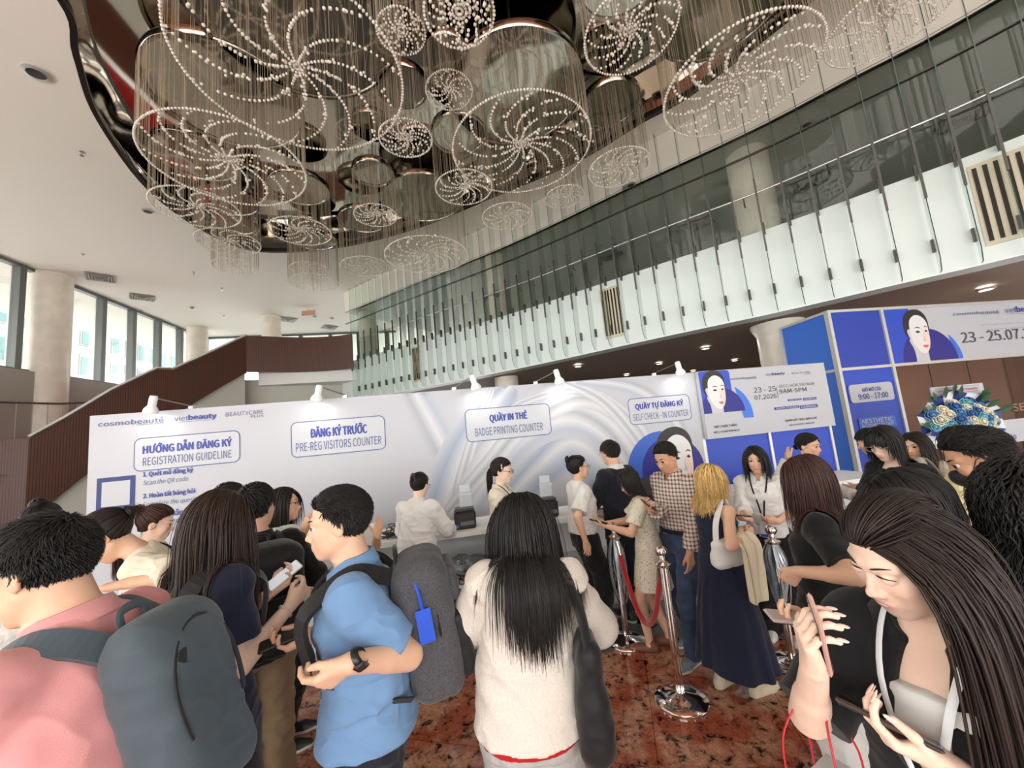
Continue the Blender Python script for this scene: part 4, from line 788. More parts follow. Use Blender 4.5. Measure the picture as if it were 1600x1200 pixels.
class LO:       # stack of super-ellipses along local z; knots (z, rx, ry, cx, cy)
    def __init__(s, o, R, kn, k=.03, p=2.3, flute=None, shell=None, op=1):
        s.o = np.array(o, float); s.R = np.asarray(R, float); s.kn = np.array([list(q) + [0] * (5 - len(q)) for q in kn], float); s.k = k; s.p = p; s.fl = flute; s.sh = shell; s.op = op
    def bb(s):
        P = []
        for z, a, b, cx, cy in s.kn:
            e = 1.25 if s.fl else 1.02
            for i in (-1, 1):
                for j in (-1, 1): P.append(s.o + s.R @ np.array([cx + i * a * e, cy + j * b * e, z]))
        P = np.array(P); return P.min(0) - .01, P.max(0) + .01
    def d(s, X, Y, Z):
        P = [X - s.o[0], Y - s.o[1], Z - s.o[2]]; x, y, z = [s.R[0, i] * P[0] + s.R[1, i] * P[1] + s.R[2, i] * P[2] for i in range(3)]
        K = s.kn; f = lambda c: np.interp(z, K[:, 0], K[:, c]); a, b = f(1), f(2); x = x - f(3); y = y - f(4)
        if s.fl: n, amp, z0, z1 = s.fl; w = 1 + amp * np.cos(n * np.arctan2(y, x) + 2.2 * np.sin(3 * np.arctan2(y, x))) * np.clip((z - z0) / (z1 - z0), 0, 1); a = a * w; b = b * w
        rho = ((np.abs(x) / a) ** s.p + (np.abs(y) / b) ** s.p) ** (1 / s.p); d = (rho - 1) * np.minimum(a, b)
        if s.sh: d = np.abs(d) - s.sh
        return np.maximum(d, np.maximum(z - K[-1, 0], K[0, 0] - z))
class BX:       # rounded box
    def __init__(s, c, h, r, R=I3, k=.01, op=1): s.c = np.array(c, float); s.h = np.array(h, float) - r; s.rr = r; s.R = np.asarray(R, float); s.k = k; s.op = op
    def bb(s): e = np.abs(s.R) @ (s.h + s.rr); return s.c - e, s.c + e
    def d(s, X, Y, Z):
        P = [X - s.c[0], Y - s.c[1], Z - s.c[2]]; q = [np.abs(s.R[0, i] * P[0] + s.R[1, i] * P[1] + s.R[2, i] * P[2]) - s.h[i] for i in range(3)]
        return np.sqrt(sum(np.maximum(v, 0) ** 2 for v in q)) + np.minimum(np.maximum(q[0], np.maximum(q[1], q[2])), 0) - s.rr
def smin(a, b, k):
    if k <= 1e-5: return np.minimum(a, b)
    h = np.maximum(k - np.abs(a - b), 0) / k; return np.minimum(a, b) - h * h * k * .25
def _sdf(prims, vx):
    add = [p for p in prims if p.op > 0]; B = [p.bb() for p in add]; lo = np.min([b[0] for b in B], 0) - 4 * vx; hi = np.max([b[1] for b in B], 0) + 4 * vx
    n = np.ceil((hi - lo) / vx).astype(int) + 1; D = np.full(n, .08, np.float32); ax = [(lo[i] + vx * np.arange(n[i])).astype(np.float32) for i in range(3)]
    for p in prims:
        b0, b1 = p.bb(); m = p.k + 3 * vx; i0 = np.clip(((b0 - m - lo) / vx).astype(int), 0, n - 1); i1 = np.clip(((b1 + m - lo) / vx).astype(int) + 2, 1, n)
        if (i1 <= i0).any(): continue
        sl = tuple(slice(a, b) for a, b in zip(i0, i1)); d = p.d(ax[0][i0[0]:i1[0], None, None], ax[1][None, i0[1]:i1[1], None], ax[2][None, None, i0[2]:i1[2]]).astype(np.float32)
        D[sl] = smin(D[sl], d, p.k) if p.op > 0 else -smin(-D[sl], d, p.k)
    g = openvdb.FloatGrid(4 * vx); g.copyFromArray(np.clip(D, -4 * vx, 4 * vx)); P, Q = g.convertToQuads(isovalue=0.0)
    return np.asarray(P, float) * vx + lo, np.asarray(Q, np.int64)[:, ::-1].copy()
def vnormals(V, Q):
    n = np.cross(V[Q[:, 2]] - V[Q[:, 0]], V[Q[:, 3 if Q.shape[1] > 3 else 1]] - V[Q[:, 1]]); N = np.zeros_like(V)
    for j in range(Q.shape[1]): np.add.at(N, Q[:, j], n)
    return N / (np.linalg.norm(N, axis=1, keepdims=True) + 1e-12)
_rt = np.random.default_rng(5).random((32, 32, 32))
def vnoise(P):
    i = np.floor(P).astype(int); f = P - i; f = f * f * (3 - 2 * f); r = 0
    for dx in (0, 1):
        for dy in (0, 1):
            for dz in (0, 1): r = r + _rt[(i[:, 0] + dx) % 32, (i[:, 1] + dy) % 32, (i[:, 2] + dz) % 32] * np.where(dx, f[:, 0], 1 - f[:, 0]) * np.where(dy, f[:, 1], 1 - f[:, 1]) * np.where(dz, f[:, 2], 1 - f[:, 2])
    return r * 2 - 1
def wrinkle(V, Q, amp, seed=0, fr=9.0, vert=False):
    amp = amp * 1.45; fr = fr * 1.6
    if amp <= 0: return V
    N = vnormals(V, Q); A = np.array([[.8, .1, .6], [-.5, .9, .3], [.2, -.6, 1.3]]) * fr
    if vert: A = np.diag([1.6, 1.6, .25]) * fr
    w = vnoise(V @ A.T + vnoise(V * fr * .5 + seed)[:, None] * .9 + seed * 3.7); w = np.abs(w) ** .8 * np.sign(w) * .6 - (1 - np.abs(vnoise(V @ A.T * 1.1 + 9 + seed))) ** 3 * .55
    w2 = vnoise(V * fr * 2.3 + seed); return V + N * ((w + .35 * w2) * amp)[:, None]
def ik(A, T, L1, L2, pole):
    A, T = np.array(A, float), np.array(T, float); d = T - A; D = np.linalg.norm(d); D2 = min(D, (L1 + L2) * .995); u = d / D; T = A + u * D2
    a = (L1 * L1 - L2 * L2 + D2 * D2) / (2 * D2); h = math.sqrt(max(L1 * L1 - a * a, 0)); p = np.array(pole, float); p -= u * (p @ u); return A + u * a + nrm(p) * h, T
CURLS = {'relax': ((.25, .35, .25), (.32, .4, .3), (.38, .45, .3), (.42, .5, .3)), 'flat': ((.05, .1, .05),) * 4, 'open': ((-.1, .12, .1), (-.05, .15, .1), (0, .2, .15), (.05, .25, .15)), 'phone': ((.55, .75, .55), (.6, .8, .55), (.65, .8, .55), (.7, .8, .5)),
         'grip': ((1.0, 1.1, .8), (1.05, 1.15, .8), (1.1, 1.15, .8), (1.1, 1.1, .7)), 'pinch': ((.7, .7, .4), (.85, .8, .5), (1.0, .9, .6), (1.1, .95, .6)), 'loose': ((.5, .6, .4), (.65, .75, .5), (.8, .8, .5), (.85, .8, .5))}
def hand_prims(W, M, side, curl, fem, nails=None):
    """W wrist point, M columns (thumb, finger, back) directions"""
    q = .92 if fem else 1.0; P = []; T = lambda x, y, z: W + M @ (np.array([x, y, z]) * q); cl = CURLS[curl]; rf = .0082 if fem else .0095
    kx = (.030, .010, -.010, -.029); ky = (.088, .092, .088, .080); FL = ((.040, .025, .020), (.044, .028, .021), (.041, .026, .020), (.032, .020, .018))
    for i in range(4): P.append(RC_(T(kx[i] * .45, .012, 0), T(kx[i], ky[i], .002), .0165 * q, .0118 * q, .012))
    P.append(RC_(T(.012, .02, -.006), T(.030, .055, -.012), .0165 * q, .013 * q, .014)); P.append(RC_(T(-.02, .03, -.008), T(-.024, .07, -.006), .012 * q, .011 * q, .012))
    tips = []
    for i in range(4):
        p = np.array([kx[i], ky[i], .001]); ang = 0; sp = (kx[i] * (2.2 if curl == 'open' else .9))
        for j in range(3):
            ang += cl[i][j]; d = np.array([math.sin(sp) * math.cos(ang), math.cos(sp) * math.cos(ang), -math.sin(ang)]); e = p + d * FL[i][j]; r0 = rf * (1.06 - .1 * j) / q * (.93 if i == 3 else 1); r1 = rf * (.98 - .12 * j) / q * (.93 if i == 3 else 1)
            P.append(RC_(T(*p), T(*e), r0 * q, r1 * q, .0025)); p = e
        tips.append((T(*(p + d * .002)), M @ d, M @ np.array([0, math.sin(ang), math.cos(ang)])))
    if curl in ('open', 'flat'): th = [(.036, .040, -.006), (.060, .062, -.008), (.078, .088, -.008)]
    elif curl in ('phone',): th = [(.036, .042, -.014), (.052, .070, -.030), (.040, .098, -.042)]
    elif curl in ('grip', 'pinch'): th = [(.034, .044, -.018), (.040, .074, -.036), (.026, .098, -.044)]
    else: th = [(.034, .042, -.012), (.047, .070, -.022), (.048, .096, -.030)]
    P.append(RC_(T(.02, .024, -.006), T(*th[0]), .015 * q, .0125 * q, .012)); P.append(RC_(T(*th[0]), T(*th[1]), .0118 * q, .0105 * q, .004)); P.append(RC_(T(*th[1]), T(*th[2]), .0105 * q, .0085 * q, .0035))
    td = nrm(np.array(th[2]) - np.array(th[1])); tips.append((T(*th[2]), M @ td, M @ nrm(np.cross(td, [0, 0, 1]) * .8 + np.array([.3, 0, .5]))))
    return P, tips
SKIN = {'fair': S(238, 206, 186), 'mid': S(226, 184, 156), 'tan': S(200, 152, 122)}
def M_skin_(): return mat('skin', attr='Col', rough=.48, spec=.35, sss=.25, bump=(260, .04))
def M_hair_(): return mat('hair', attr='Col', rough=.46, spec=.35)
def M_cloth(name, col, rough=.85, noise=None, bump=(420, .12), sheen=.15): return mat('cloth_' + name, col, rough, noise=noise, bump=bump, sheen=sheen, spec=.25)
MK = {'m': dict(sw=.166, pel=[(.80, .152, .10), (.90, .166, .118), (.98, .158, .112), (1.08, .148, .106)], ch=[(1.02, .146, .104), (1.15, .155, .110, 0, .004), (1.27, .168, .114, 0, .008), (1.34, .160, .096), (1.395, .105, .072, 0, -.010), (1.445, .058, .055, 0, -.012)]),
      'f': dict(sw=.148, pel=[(.80, .156, .106), (.90, .166, .118), (.98, .146, .10), (1.08, .124, .088)], ch=[(1.02, .124, .086), (1.13, .128, .092, 0, .006), (1.255, .142, .112, 0, .018), (1.335, .138, .086), (1.39, .090, .064, 0, -.010), (1.44, .050, .048, 0, -.012)])}
SCALP_C, SCALP_R = np.array([0, -.012, .022]), np.array([.0775, .0975, .0985])
def hairline(p, low=0, men=False):
    if men: return p[:, 2] > np.interp(p[:, 1], [-.11, -.06, -.02, .0, .02, .035, .055, .075], [-.066, -.058, -.03, .022, .040, .052, .065, .074 - low])
    return p[:, 2] > np.interp(p[:, 1], [-.11, -.06, -.02, .0, .02, .035, .055, .075], [-.078, -.072, -.045, .005, .010, .042, .058, .067 - low])
class Person:
    def __init__(s, name_label, px, py, Y, face=0, sex='f', lean=0, bend=0, side=0, twist=0, yaw=0, pitch=0, roll=0, armR=None, armL=None, feet=None, fat=1.0, skin='mid', vx=.0065, fine=False, cat='person', group=None, headw=1.0, H=None, lid=.0, anchor='top'):
        s.lid = lid; s.sex = sex; s.fem = sex == 'f'; s.vx = vx; s.fine = fine; m = MK[sex]; s.fat = fat; s.skin = SKIN[skin]; s.seed = int(abs(px * 3 + py))
        s.O = np.array([0, 0, .90]); Rp = ry_(side) @ rx_(-lean); s.Rp = Rp; s.Wl = np.array([0, 0, 1.06]); s.Wp = s.O + Rp @ (s.Wl - s.O); s.Rc = Rp @ rz_(twist) @ rx_(-bend)
        s.pel = lambda p: s.O + s.Rp @ (np.asarray(p, float) - s.O); s.chp = lambda p: s.Wp + s.Rc @ (np.asarray(p, float) - s.Wl)
        s.Rh = rz_(yaw) @ rx_(-pitch) @ ry_(roll); s.nb = s.chp((0, -.012, 1.425)); s.hp = s.chp((0, .004, 1.515)); s.hc = s.hp + s.Rh @ np.array([0, .014, .072]); s.hd = lambda p: s.hc + s.Rh @ np.asarray(p, float)
        top = s.hd((0, -.012, .124)) if anchor == 'top' else s.hc
        tw = aty(px, py, Y); s.s = (tw[2] / top[2]) if H is None else H / 1.7; s.a = math.radians(face); s.Rw = rz_(s.a); s.t = np.array([*(tw - s.s * (s.Rw @ top))[:2], 0.0])
        s.W = lambda V: (np.asarray(V, float) * s.s) @ s.Rw.T + s.t; s.Wd = lambda v: s.Rw @ np.asarray(v, float)
        inv = lambda q: (s.Rw.T @ (np.asarray(q, float) - s.t)) / s.s
        sw = m['sw']; s.sh = {1: s.chp((sw, -.008, 1.362)), -1: s.chp((-sw, -.008, 1.362))}; s.hip = {1: s.pel((.085, 0, .88)), -1: s.pel((-.085, 0, .88))}
        L1, L2 = (.285, .250) if not s.fem else (.272, .236); s.el = {}; s.wr = {}; s.hm = {}; s.curl = {}
        for sd, a in ((1, armR), (-1, armL)):
            a = a or {}; t = a.get('h')
            if 'px' in a: t = inv(aty(*a['px']))
            if t is None: t = s.sh[sd] + np.array([sd * .05, .03, -.515])
            e, w = ik(s.sh[sd], t, L1, L2, a.get('pole', (sd * .5, -1, -.1))); s.el[sd] = e; s.wr[sd] = w; fd = nrm(a.get('fdir', nrm(w - e))); pn = np.array(a.get('palm', (-sd, 0, 0)), float); pn -= fd * (pn @ fd); bk = -nrm(pn)
            s.hm[sd] = np.c_[-sd * np.cross(fd, bk), fd, bk]; s.curl[sd] = a.get('curl', 'relax')
        s.an = {}; s.kn = {}; s.fy = {}
        for sd, f in ((1, (feet or {}).get('R', (.095, -.01, 0))), (-1, (feet or {}).get('L', (-.095, -.01, 0)))):
            f = tuple(f) + (0,) * (4 - len(f)); an = np.array([f[0], f[1], .078 + f[3]]); kk, an = ik(s.hip[sd], an, .425, .405, (sd * .12, 1, 0)); s.an[sd] = an; s.kn[sd] = kk; s.fy[sd] = f[2]
        s.root = empty('person', s.t); tag(s.root, name_label, cat, group)
        s.body()
    def mesh(s, name, prims, m, vx=None, wr=0, fr=9, parent=None, mi=None, label=None, col=None, vert=False):
        V, Q = _sdf(prims, vx or s.vx); V = wrinkle(V, Q, wr, s.seed % 17, fr, vert); c = None if col is None else col(V)
        o = obj(name, s.W(V), Q, m, parent or s.root, True, col=c)
        if mi is not None: o.data.polygons.foreach_set('material_index', np.asarray(mi(V[Q].mean(1)), np.int32))
        if label: o['label'] = label
        return o
    def torso(s, off=0, z0=.78, z1=1.46, wide=1.0, p=2.3, k=.03, hang=None, belly=0):
        m = MK[s.sex]; f = s.fat; P = []
        pk = [(z, a * f + off, b * f + off + belly * math.exp(-((z - 1.05) / .12) ** 2), 0, belly * .6) for z, a, b in m['pel']]
        if hang is not None:   # loose garment: keep width down to the hem
            w0 = m['ch'][2][1] * f + off; pk = [(z0, max(pk[1][1], w0 * hang), pk[1][2] + off * .3 + .024, 0, .004), (.92, max(pk[1][1] + .004, w0 * hang), pk[1][2] + .020, 0, .004), (1.10, w0 * (hang * .5 + .5) * .98, pk[3][2] + off * .6, 0, 0)]
        zs = sorted(set([max(z0, pk[0][0]) if hang is None else z0] + [q[0] for q in pk if q[0] > z0])); ip = lambda z, c: np.interp(z, [q[0] for q in pk], [q[c] for q in pk])
        P.append(LO(s.O - s.Rp @ s.O, s.Rp, [(z, ip(z, 1), ip(z, 2), 0, ip(z, 4)) for z in zs], k, p))
        ck = [(q[0], (q[1] * f + off) * (wide if q[0] < 1.36 else 1), q[2] * f + off, 0, (q[4] if len(q) > 4 else 0)) for q in m['ch'] if q[0] <= z1]
        if hang is not None: ck = [(q[0], max(q[1], (m['ch'][2][1] * f + off) * (1 if q[0] < 1.3 else 0)), max(q[2], (m['ch'][2][2] * f + off) * (.97 if q[0] < 1.2 else 0)), q[3], q[4]) for q in ck]
        if ck[-1][0] < z1:
            z_, a_, b_ = z1, np.interp(z1, [q[0] for q in m['ch']], [q[1] * f + off for q in m['ch']]), np.interp(z1, [q[0] for q in m['ch']], [q[2] * f + off for q in m['ch']]); ck.append((z_, a_, b_, 0, -.006))
        P.append(LO(s.Wp - s.Rc @ s.Wl, s.Rc, ck, k, p)); return P
    def arm(s, sd, off, upto=2.0, r=(.050, .043, .041, .029), flare=0, cuff=0):
        f = (s.fat * .6 + .4) * (.86 if s.fem else 1.0); r = [q * f for q in r]; A, E, Wr = s.sh[sd], s.el[sd], s.wr[sd]; P = [EL(A, np.array([.052, .052, .052]) * f + off * .8, k=.04)]
        if upto <= 1.0: b = A + (E - A) * upto; P.append(RC_(A, b, r[0] + off, r[0] + (r[1] - r[0]) * upto + off + flare, .03, cut=0))
        else:
            P.append(RC_(A, E, r[0] + off, r[1] + off, .03)); t = upto - 1; b = E + (Wr - E) * t; P.append(RC_(E, b, r[1] + off, r[1] * (1 - t) + r[3] * t + off + flare, .02, cut=0 if off > 0 else None))
        return P
    def body(s):
        f = s.fat; P = s.torso(); k = .86 if s.fem else 1.0; fr = f * .6 + .4
        for sd in (1, -1):
            P += s.arm(sd, 0); E, Wr = s.el[sd], s.wr[sd]; P.append(RC_(E + (Wr - E) * .18, E + (Wr - E) * .4, .040 * k * fr, .036 * k * fr, .02)); h, s.tips = hand_prims(Wr, s.hm[sd], sd, s.curl[sd], s.fem); P += h; setattr(s, 'tipsR' if sd > 0 else 'tipsL', s.tips)
            H, K, A = s.hip[sd], s.kn[sd], s.an[sd]; P += [RC_(H, K, .086 * f, .054 * fr, .03), RC_(K, A, .052 * fr, .034 * fr, .02), RC_(K + (A - K) * .15 + np.array([0, -.012, 0]), K + (A - K) * .45 + np.array([0, -.01, 0]), .048 * fr, .04 * fr, .02)]
            d = np.array([math.sin(s.fy[sd]) * -1, math.cos(s.fy[sd]), 0]); P += [RC_(A + np.array([0, 0, -.03]) - d * .02, A + d * .13 + np.array([0, 0, -.052]), .034, .022, .02)]
        nr = .050 if s.fem else .060; P.append(RC_(s.nb, s.hd((0, -.016, -.045)), nr * fr, nr * .96 * fr, .02)); P += s.head_prims()
        hd = lambda V: (V - s.hc) @ s.Rh; sk = np.array(s.skin)
        def col(V):
            q = hd(V); c = np.tile(sk, (len(V), 1)); bl = lambda cen, rad: np.exp(-(((q - np.array(cen)) / np.array(rad)) ** 2).sum(1))[:, None]
            lip = np.array([.55, .16, .14]) if s.fem else np.array([.50, .22, .19]); w = np.clip(bl((0, .095, -.066), (.020, .016, .0078)) * 1.9, 0, 1) ** 1.5; c = c * (1 - w * .75) + lip * w * .75
            for x in (-1, 1): w = bl((x * .038, .075, -.028), (.022, .03, .02)) * (.28 if s.fem else .15); c = c * (1 - w) + np.array([.72, .30, .25]) * w
            w = bl((0, .108, -.03), (.014, .014, .014)) * .15; c = c * (1 - w) + np.array([.7, .3, .25]) * w
            return c * (1 + .05 * vnoise(V * 30))[:, None]
        vx = s.vx; V, Q = _sdf(P, vx); s.bodyo = obj('body', s.W(V), Q, M_skin_(), s.root, True, col=col(V)); s.face()
    def head_prims(s):
        h = s.hd; R = s.Rh; fm = s.fem; P = [EL(h((0, -.012, .034)), (.074, .0945, .084), R, .02), EL(h((0, .022, -.032)), (.057, .068, .083), R, .03), EL(h((0, .068, -.094)), (.023, .020, .019), R, .02)]
        for x in (-1, 1):
            P += [RC_(h((x * (.045 if fm else .050), .0, -.050)), h((x * (.016 if fm else .020), .062, -.097)), .019, .014, .022), EL(h((x * .036, .060, -.026)), (.024, .024, .024), R, .018), RC_(h((x * .012, .080, .026)), h((x * .044, .066, .026)), .011, .010, .014)]
            P += [EL(h((x * .031, .098, .006)), (.018, .016, .011), R, .010, op=-1), EL(h((x * .031, .0755, .005)), (.0152, .0148, .0148), R, .003, cut=((0, .30, .954), .0072 - s.lid)), EL(h((x * .031, .0755, .005)), (.0150, .0146, .0146), R, .003, cut=((0, .25, -.968), .0060))]
            P += [EL(h((x * .077, -.006, -.006)), (.009, .021, .033), R @ rz_(x * .35) @ rx_(-.15), .006), EL(h((x * .0865, -.002, .0)), (.006, .011, .017), R @ rz_(x * .35) @ rx_(-.15), .005, op=-1)]
            P.append(EL(h((x * .012, .094, -.037)), (.0075 if s.fem else .009, .010, .0075), R, .006))
            P.append(EL(h((x * .030, .050, -.058)), (.024, .024, .028), R, .02))
        P += [RC_(h((0, .080, .018)), h((0, .102, -.028)), .0065 if fm else .0078, .0088 if fm else .0105, .009), EL(h((0, .105, -.032)), (.009 if fm else .0105, .010, .0085), R, .008)]
        P += [EL(h((0, .080, -.064)), (.028, .015, .022), R, .018), EL(h((0, .0915, -.0620)), (.0225, .0075, .0045), R, .006), EL(h((0, .0895, -.0705)), (.019, .0085, .0055), R, .006)]
        P.append(RC_(h((-.021, .098, -.0662)), h((.021, .098, -.0662)), .0020, .0020, .003, op=-1)); return P
    def face(s, gaze=(0, 1, -.15)):
        we = mat('eye_white', S(206, 196, 190), .35); ir = mat('iris', (.018, .010, .007), .08); br = mat('brow_hair', (.022, .016, .013), .7); V0 = s.hc
        for x in (-1, 1):
            c = s.hd((x * .031, .0755, .005)); g = nrm(s.Rh @ nrm(gaze)); zq = np.array(Vector(g).to_track_quat('Z', 'Y').to_matrix()); V = []; n = 16; F_ = []; mi = []
            for j in range(10):
                t = math.pi * .75 * j / 9 + 1e-3
                for i in range(n): V.append(c + zq @ np.array([math.sin(t) * math.cos(6.2832 * i / n), math.sin(t) * math.sin(6.2832 * i / n), math.cos(t)]) * .0136)
            for j in range(9):
                for i in range(n): F_.append((j * n + i, j * n + (i + 1) % n, j * n + n + (i + 1) % n, j * n + n + i)); mi.append(1 if j < 4 else 0)
            obj('eye', s.W(V), F_, [we, ir], s.root, True, mi)
            b = MB(); up = [s.W(s.hd((x * .031 + u * .0175, .0880 - .006 * u * u - x * u * .004, .0085 + .0035 * (1 - u * u) - .001 * x * u))) for u in np.linspace(-1, 1, 7)]; b.tube(up, [.0006 * s.s, .0015 * s.s, .002 * s.s, .002 * s.s, .002 * s.s, .0016 * s.s, .0006 * s.s], 5); b.build('eyelash', ir, s.root, True)
            b = MB(); bp = [s.W(s.hd((x * (.014 + .033 * t), .0905 - .016 * t * t, .027 + .007 * math.sin(t * 2.2)))) for t in np.linspace(0, 1, 7)]; w = .0034 if s.fem else .0046; b.tube(bp, [w * s.s * q for q in (.7, 1, 1, .95, .85, .6, .25)], 6, flat=.6); b.build('eyebrow', br, s.root, True)
    # ------------------------------------------------------------ hair
    def hair(s, style, col=(.012, .010, .009), n=900, length=.4, part=.0, w=.0055, bangs=False, seed=1, curl=0.0, bun=(0, -.10, .06), back=.35, front=0.0, lift=.006, volume=1.0, tone=.35, xcol=(), tuck=0, swept=0):
        g = np.random.default_rng(seed + s.seed); N0 = int(n * 2.6); i = np.arange(N0) + .5; ph = np.arccos(1 - 2 * i / N0); th = math.pi * (1 + 5 ** .5) * i
        U = np.c_[np.cos(th) * np.sin(ph), np.sin(th) * np.sin(ph), np.cos(ph)]; P = SCALP_C + U * SCALP_R; P = P[hairline(P, 0, style == 'short')]; sm = g.permutation(len(P))[:n]; P = P[sm]; nn = nrm(P) * 0 + (P - SCALP_C) / SCALP_R ** 2; nn /= np.linalg.norm(nn, axis=1, keepdims=True); M = len(P)
        wl = s.Rh.T @ np.array([0, 0, -1.0])       # gravity seen in the head's frame
        sd = np.where(P[:, 0] >= part, 1.0, -1.0); L = np.full(M, length) * g.uniform(.86, 1.06, M); steps = 16 if length > .15 else 9
        bk = P[:, 1] < -.02
        comb = np.c_[sd * np.where(bk, .04, 1.0), np.where(bk, -.3, -back), np.where(bk, -1, -.35)]
        if tuck:
            tk = (sd * tuck > 0) & (P[:, 1] > -.06); comb[tk] = np.c_[np.full(tk.sum(), .0), np.full(tk.sum(), -1.3), np.full(tk.sum(), -.4)]; L[tk] = .13
        isb = np.zeros(M, bool)
        if style in ('bun', 'pony'): comb = np.array(bun) - P; D = np.linalg.norm(comb, axis=1); L = D * 1.12
        if style == 'short':
            who = np.array([.01, -.055, .11]); comb = P - who; topz = P[:, 2] > .055; comb[:, 0] *= .6; comb[topz, 1] += .05; lo_ = ~topz; comb[lo_] = np.c_[np.zeros(lo_.sum()), np.full(lo_.sum(), -.45), np.full(lo_.sum(), -1.0)]
            if swept: comb[topz] = np.c_[P[topz, 0] * 2, np.full(topz.sum(), -1.0), np.full(topz.sum(), .25)]
            L = np.where(topz, length * 1.5, np.where(P[:, 2] > .0, length * .6, length * .32)) * np.where(P[:, 1] > .06, .6, 1) * g.uniform(.8, 1.15, M)
        if bangs: isb = (P[:, 1] > .030) & (np.abs(P[:, 0]) < .062) & (P[:, 2] > .05); comb[isb] = np.c_[P[isb, 0] * 3, np.full(isb.sum(), 1.0), np.full(isb.sum(), -.2)]; L[isb] = np.where(P[isb, 1] > .05, .056, .088)
        comb = comb - nn * (comb * nn).sum(1, keepdims=True); comb /= np.linalg.norm(comb, axis=1, keepdims=True) + 1e-9
        X = np.zeros((M, steps + 1, 3)); X[:, 0] = P; v = comb + nn * (.06 if style == 'short' else .15); ds = (L / steps)[:, None]; off = .004 + lift * g.random(M) * volume; W1 = g.normal(0, 1, (M, 3)); ns = g.uniform(0, 6.28, M)
        cw = [(np.array([0, -.012, .030]), np.array([.0765, .0965, .089])), (np.array([0, .018, -.035]), np.array([.058, .070, .086]))]
        inv = lambda q: (np.asarray(q) - s.hc) @ s.Rh
        neck = (inv(s.nb), inv(s.hd((0, -.016, -.05))), .062); shl = (inv(s.sh[-1] + np.array([0, 0, .0])), inv(s.sh[1]), .068); che = (inv(s.chp((0, .0, 1.20))), np.array([.175, .135, .27]) * (1.0 if not s.fem else .95) * s.fat); Rch = s.Rh.T @ s.Rc
        xc_ = [(inv(s.chp(c)), np.array(r), Rch) for c, r in xcol]
        for k in range(1, steps + 1):
            f = k / steps; p = X[:, k - 1]
            if style in ('bun', 'pony'): tgt = np.array(bun) - p; v = .5 * v + tgt / (np.linalg.norm(tgt, axis=1, keepdims=True) + 1e-6)
            elif style == 'short': v = v + wl * .10 + W1 * .07
            else:
                headz = np.clip((p[:, 2] + .08) / .14, 0, 1)[:, None]; v = .62 * v + wl * (.30 + .5 * (1 - headz)) + comb * .26 * headz * max(0, 1 - f * length / .11) + W1 * .02 + (np.array([0, front, 0]) * f * .3 if front else 0)
                if tuck: v[tk] = .6 * (v[tk] - wl * .3) + comb[tk] * .5
                if curl: v = v + curl * np.c_[np.sin(ns + f * 26), np.cos(ns * 1.3 + f * 22), np.sin(ns * .7 + f * 18) * .5]
            v /= np.linalg.norm(v, axis=1, keepdims=True) + 1e-9; p = p + v * ds; o_ = off + (0.010 * volume * f if style != 'short' else .010 * f)
            for it in range(2):
                for c, r in cw:
                    q = (p - c); k0 = np.sqrt(((q / r) ** 2).sum(1)); dd = (k0 - 1) * r.min(); m = dd < o_; gr = q / r ** 2; gr /= np.linalg.norm(gr, axis=1, keepdims=True) + 1e-9; p = np.where(m[:, None], p + gr * (o_ - dd)[:, None], p)
                if style == 'short' or tuck: c, r = cw[0]; q = p - c; k0 = np.sqrt(((q / r) ** 2).sum(1)); dd = (k0 - 1) * r.min(); gr = q / r ** 2; gr /= np.linalg.norm(gr, axis=1, keepdims=True) + 1e-9; ex = np.clip(dd - o_ - .001, 0, .05); p = p - gr * (ex * .8 * (1 if style == 'short' else tk * 1.0))[:, None]
                for c, r, Rx in xc_: q = (p - c) @ Rx; k0 = np.sqrt(((q / r) ** 2).sum(1)); dd = (k0 - 1) * r.min(); m = dd < o_; gr = q / r ** 2; gr /= np.linalg.norm(gr, axis=1, keepdims=True) + 1e-9; gr = gr * np.array([.3, 1, .5]); gr /= np.linalg.norm(gr, axis=1, keepdims=True) + 1e-9; p = np.where(m[:, None], p + (gr @ Rx.T) * (o_ - dd)[:, None], p)
                if style not in ('bun', 'short'):
                    for a, b, r in (neck, shl):
                        ba = b - a; t = np.clip(((p - a) @ ba) / (ba @ ba), 0, 1); q = p - (a + t[:, None] * ba); dl = np.linalg.norm(q, axis=1); m = dl < r + o_; q = q * np.array([.35, 1, .8]) if r > .065 else q; q /= np.linalg.norm(q, axis=1, keepdims=True) + 1e-9; p = np.where(m[:, None], p + q * (r + o_ - dl)[:, None], p)
                    q = (p - che[0]) @ Rch; k0 = np.sqrt(((q / che[1]) ** 2).sum(1)); dd = (k0 - 1) * che[1].min(); m = dd < o_; gr = q / che[1] ** 2; gr /= np.linalg.norm(gr, axis=1, keepdims=True) + 1e-9; p = np.where(m[:, None], p + (gr @ Rch.T) * (o_ - dd)[:, None], p)
            v2 = p - X[:, k - 1]; v = .6 * v + .4 * v2 / (np.linalg.norm(v2, axis=1, keepdims=True) + 1e-9); X[:, k] = p
        Vs, Fs, Cs = [], [], []; base = np.array(col)
        def locks(X, w, seed2, taper=.25):
            M, K = X.shape[:2]; T = np.gradient(X, axis=1); T /= np.linalg.norm(T, axis=2, keepdims=True) + 1e-9; out = X - np.array([0, -.01, .02]); out[..., 2] *= .4; sdv = np.cross(T, out); sdv /= np.linalg.norm(sdv, axis=2, keepdims=True) + 1e-9; up = np.cross(sdv, T)
            f = np.linspace(0, 1, K)[None, :, None]; r = w * (.75 + .5 * np.sin(math.pi * np.minimum(f * 1.2, 1) ** .7)) * (1 - (1 - taper) * f ** 3) * g.uniform(.7, 1.3, (M, 1, 1))
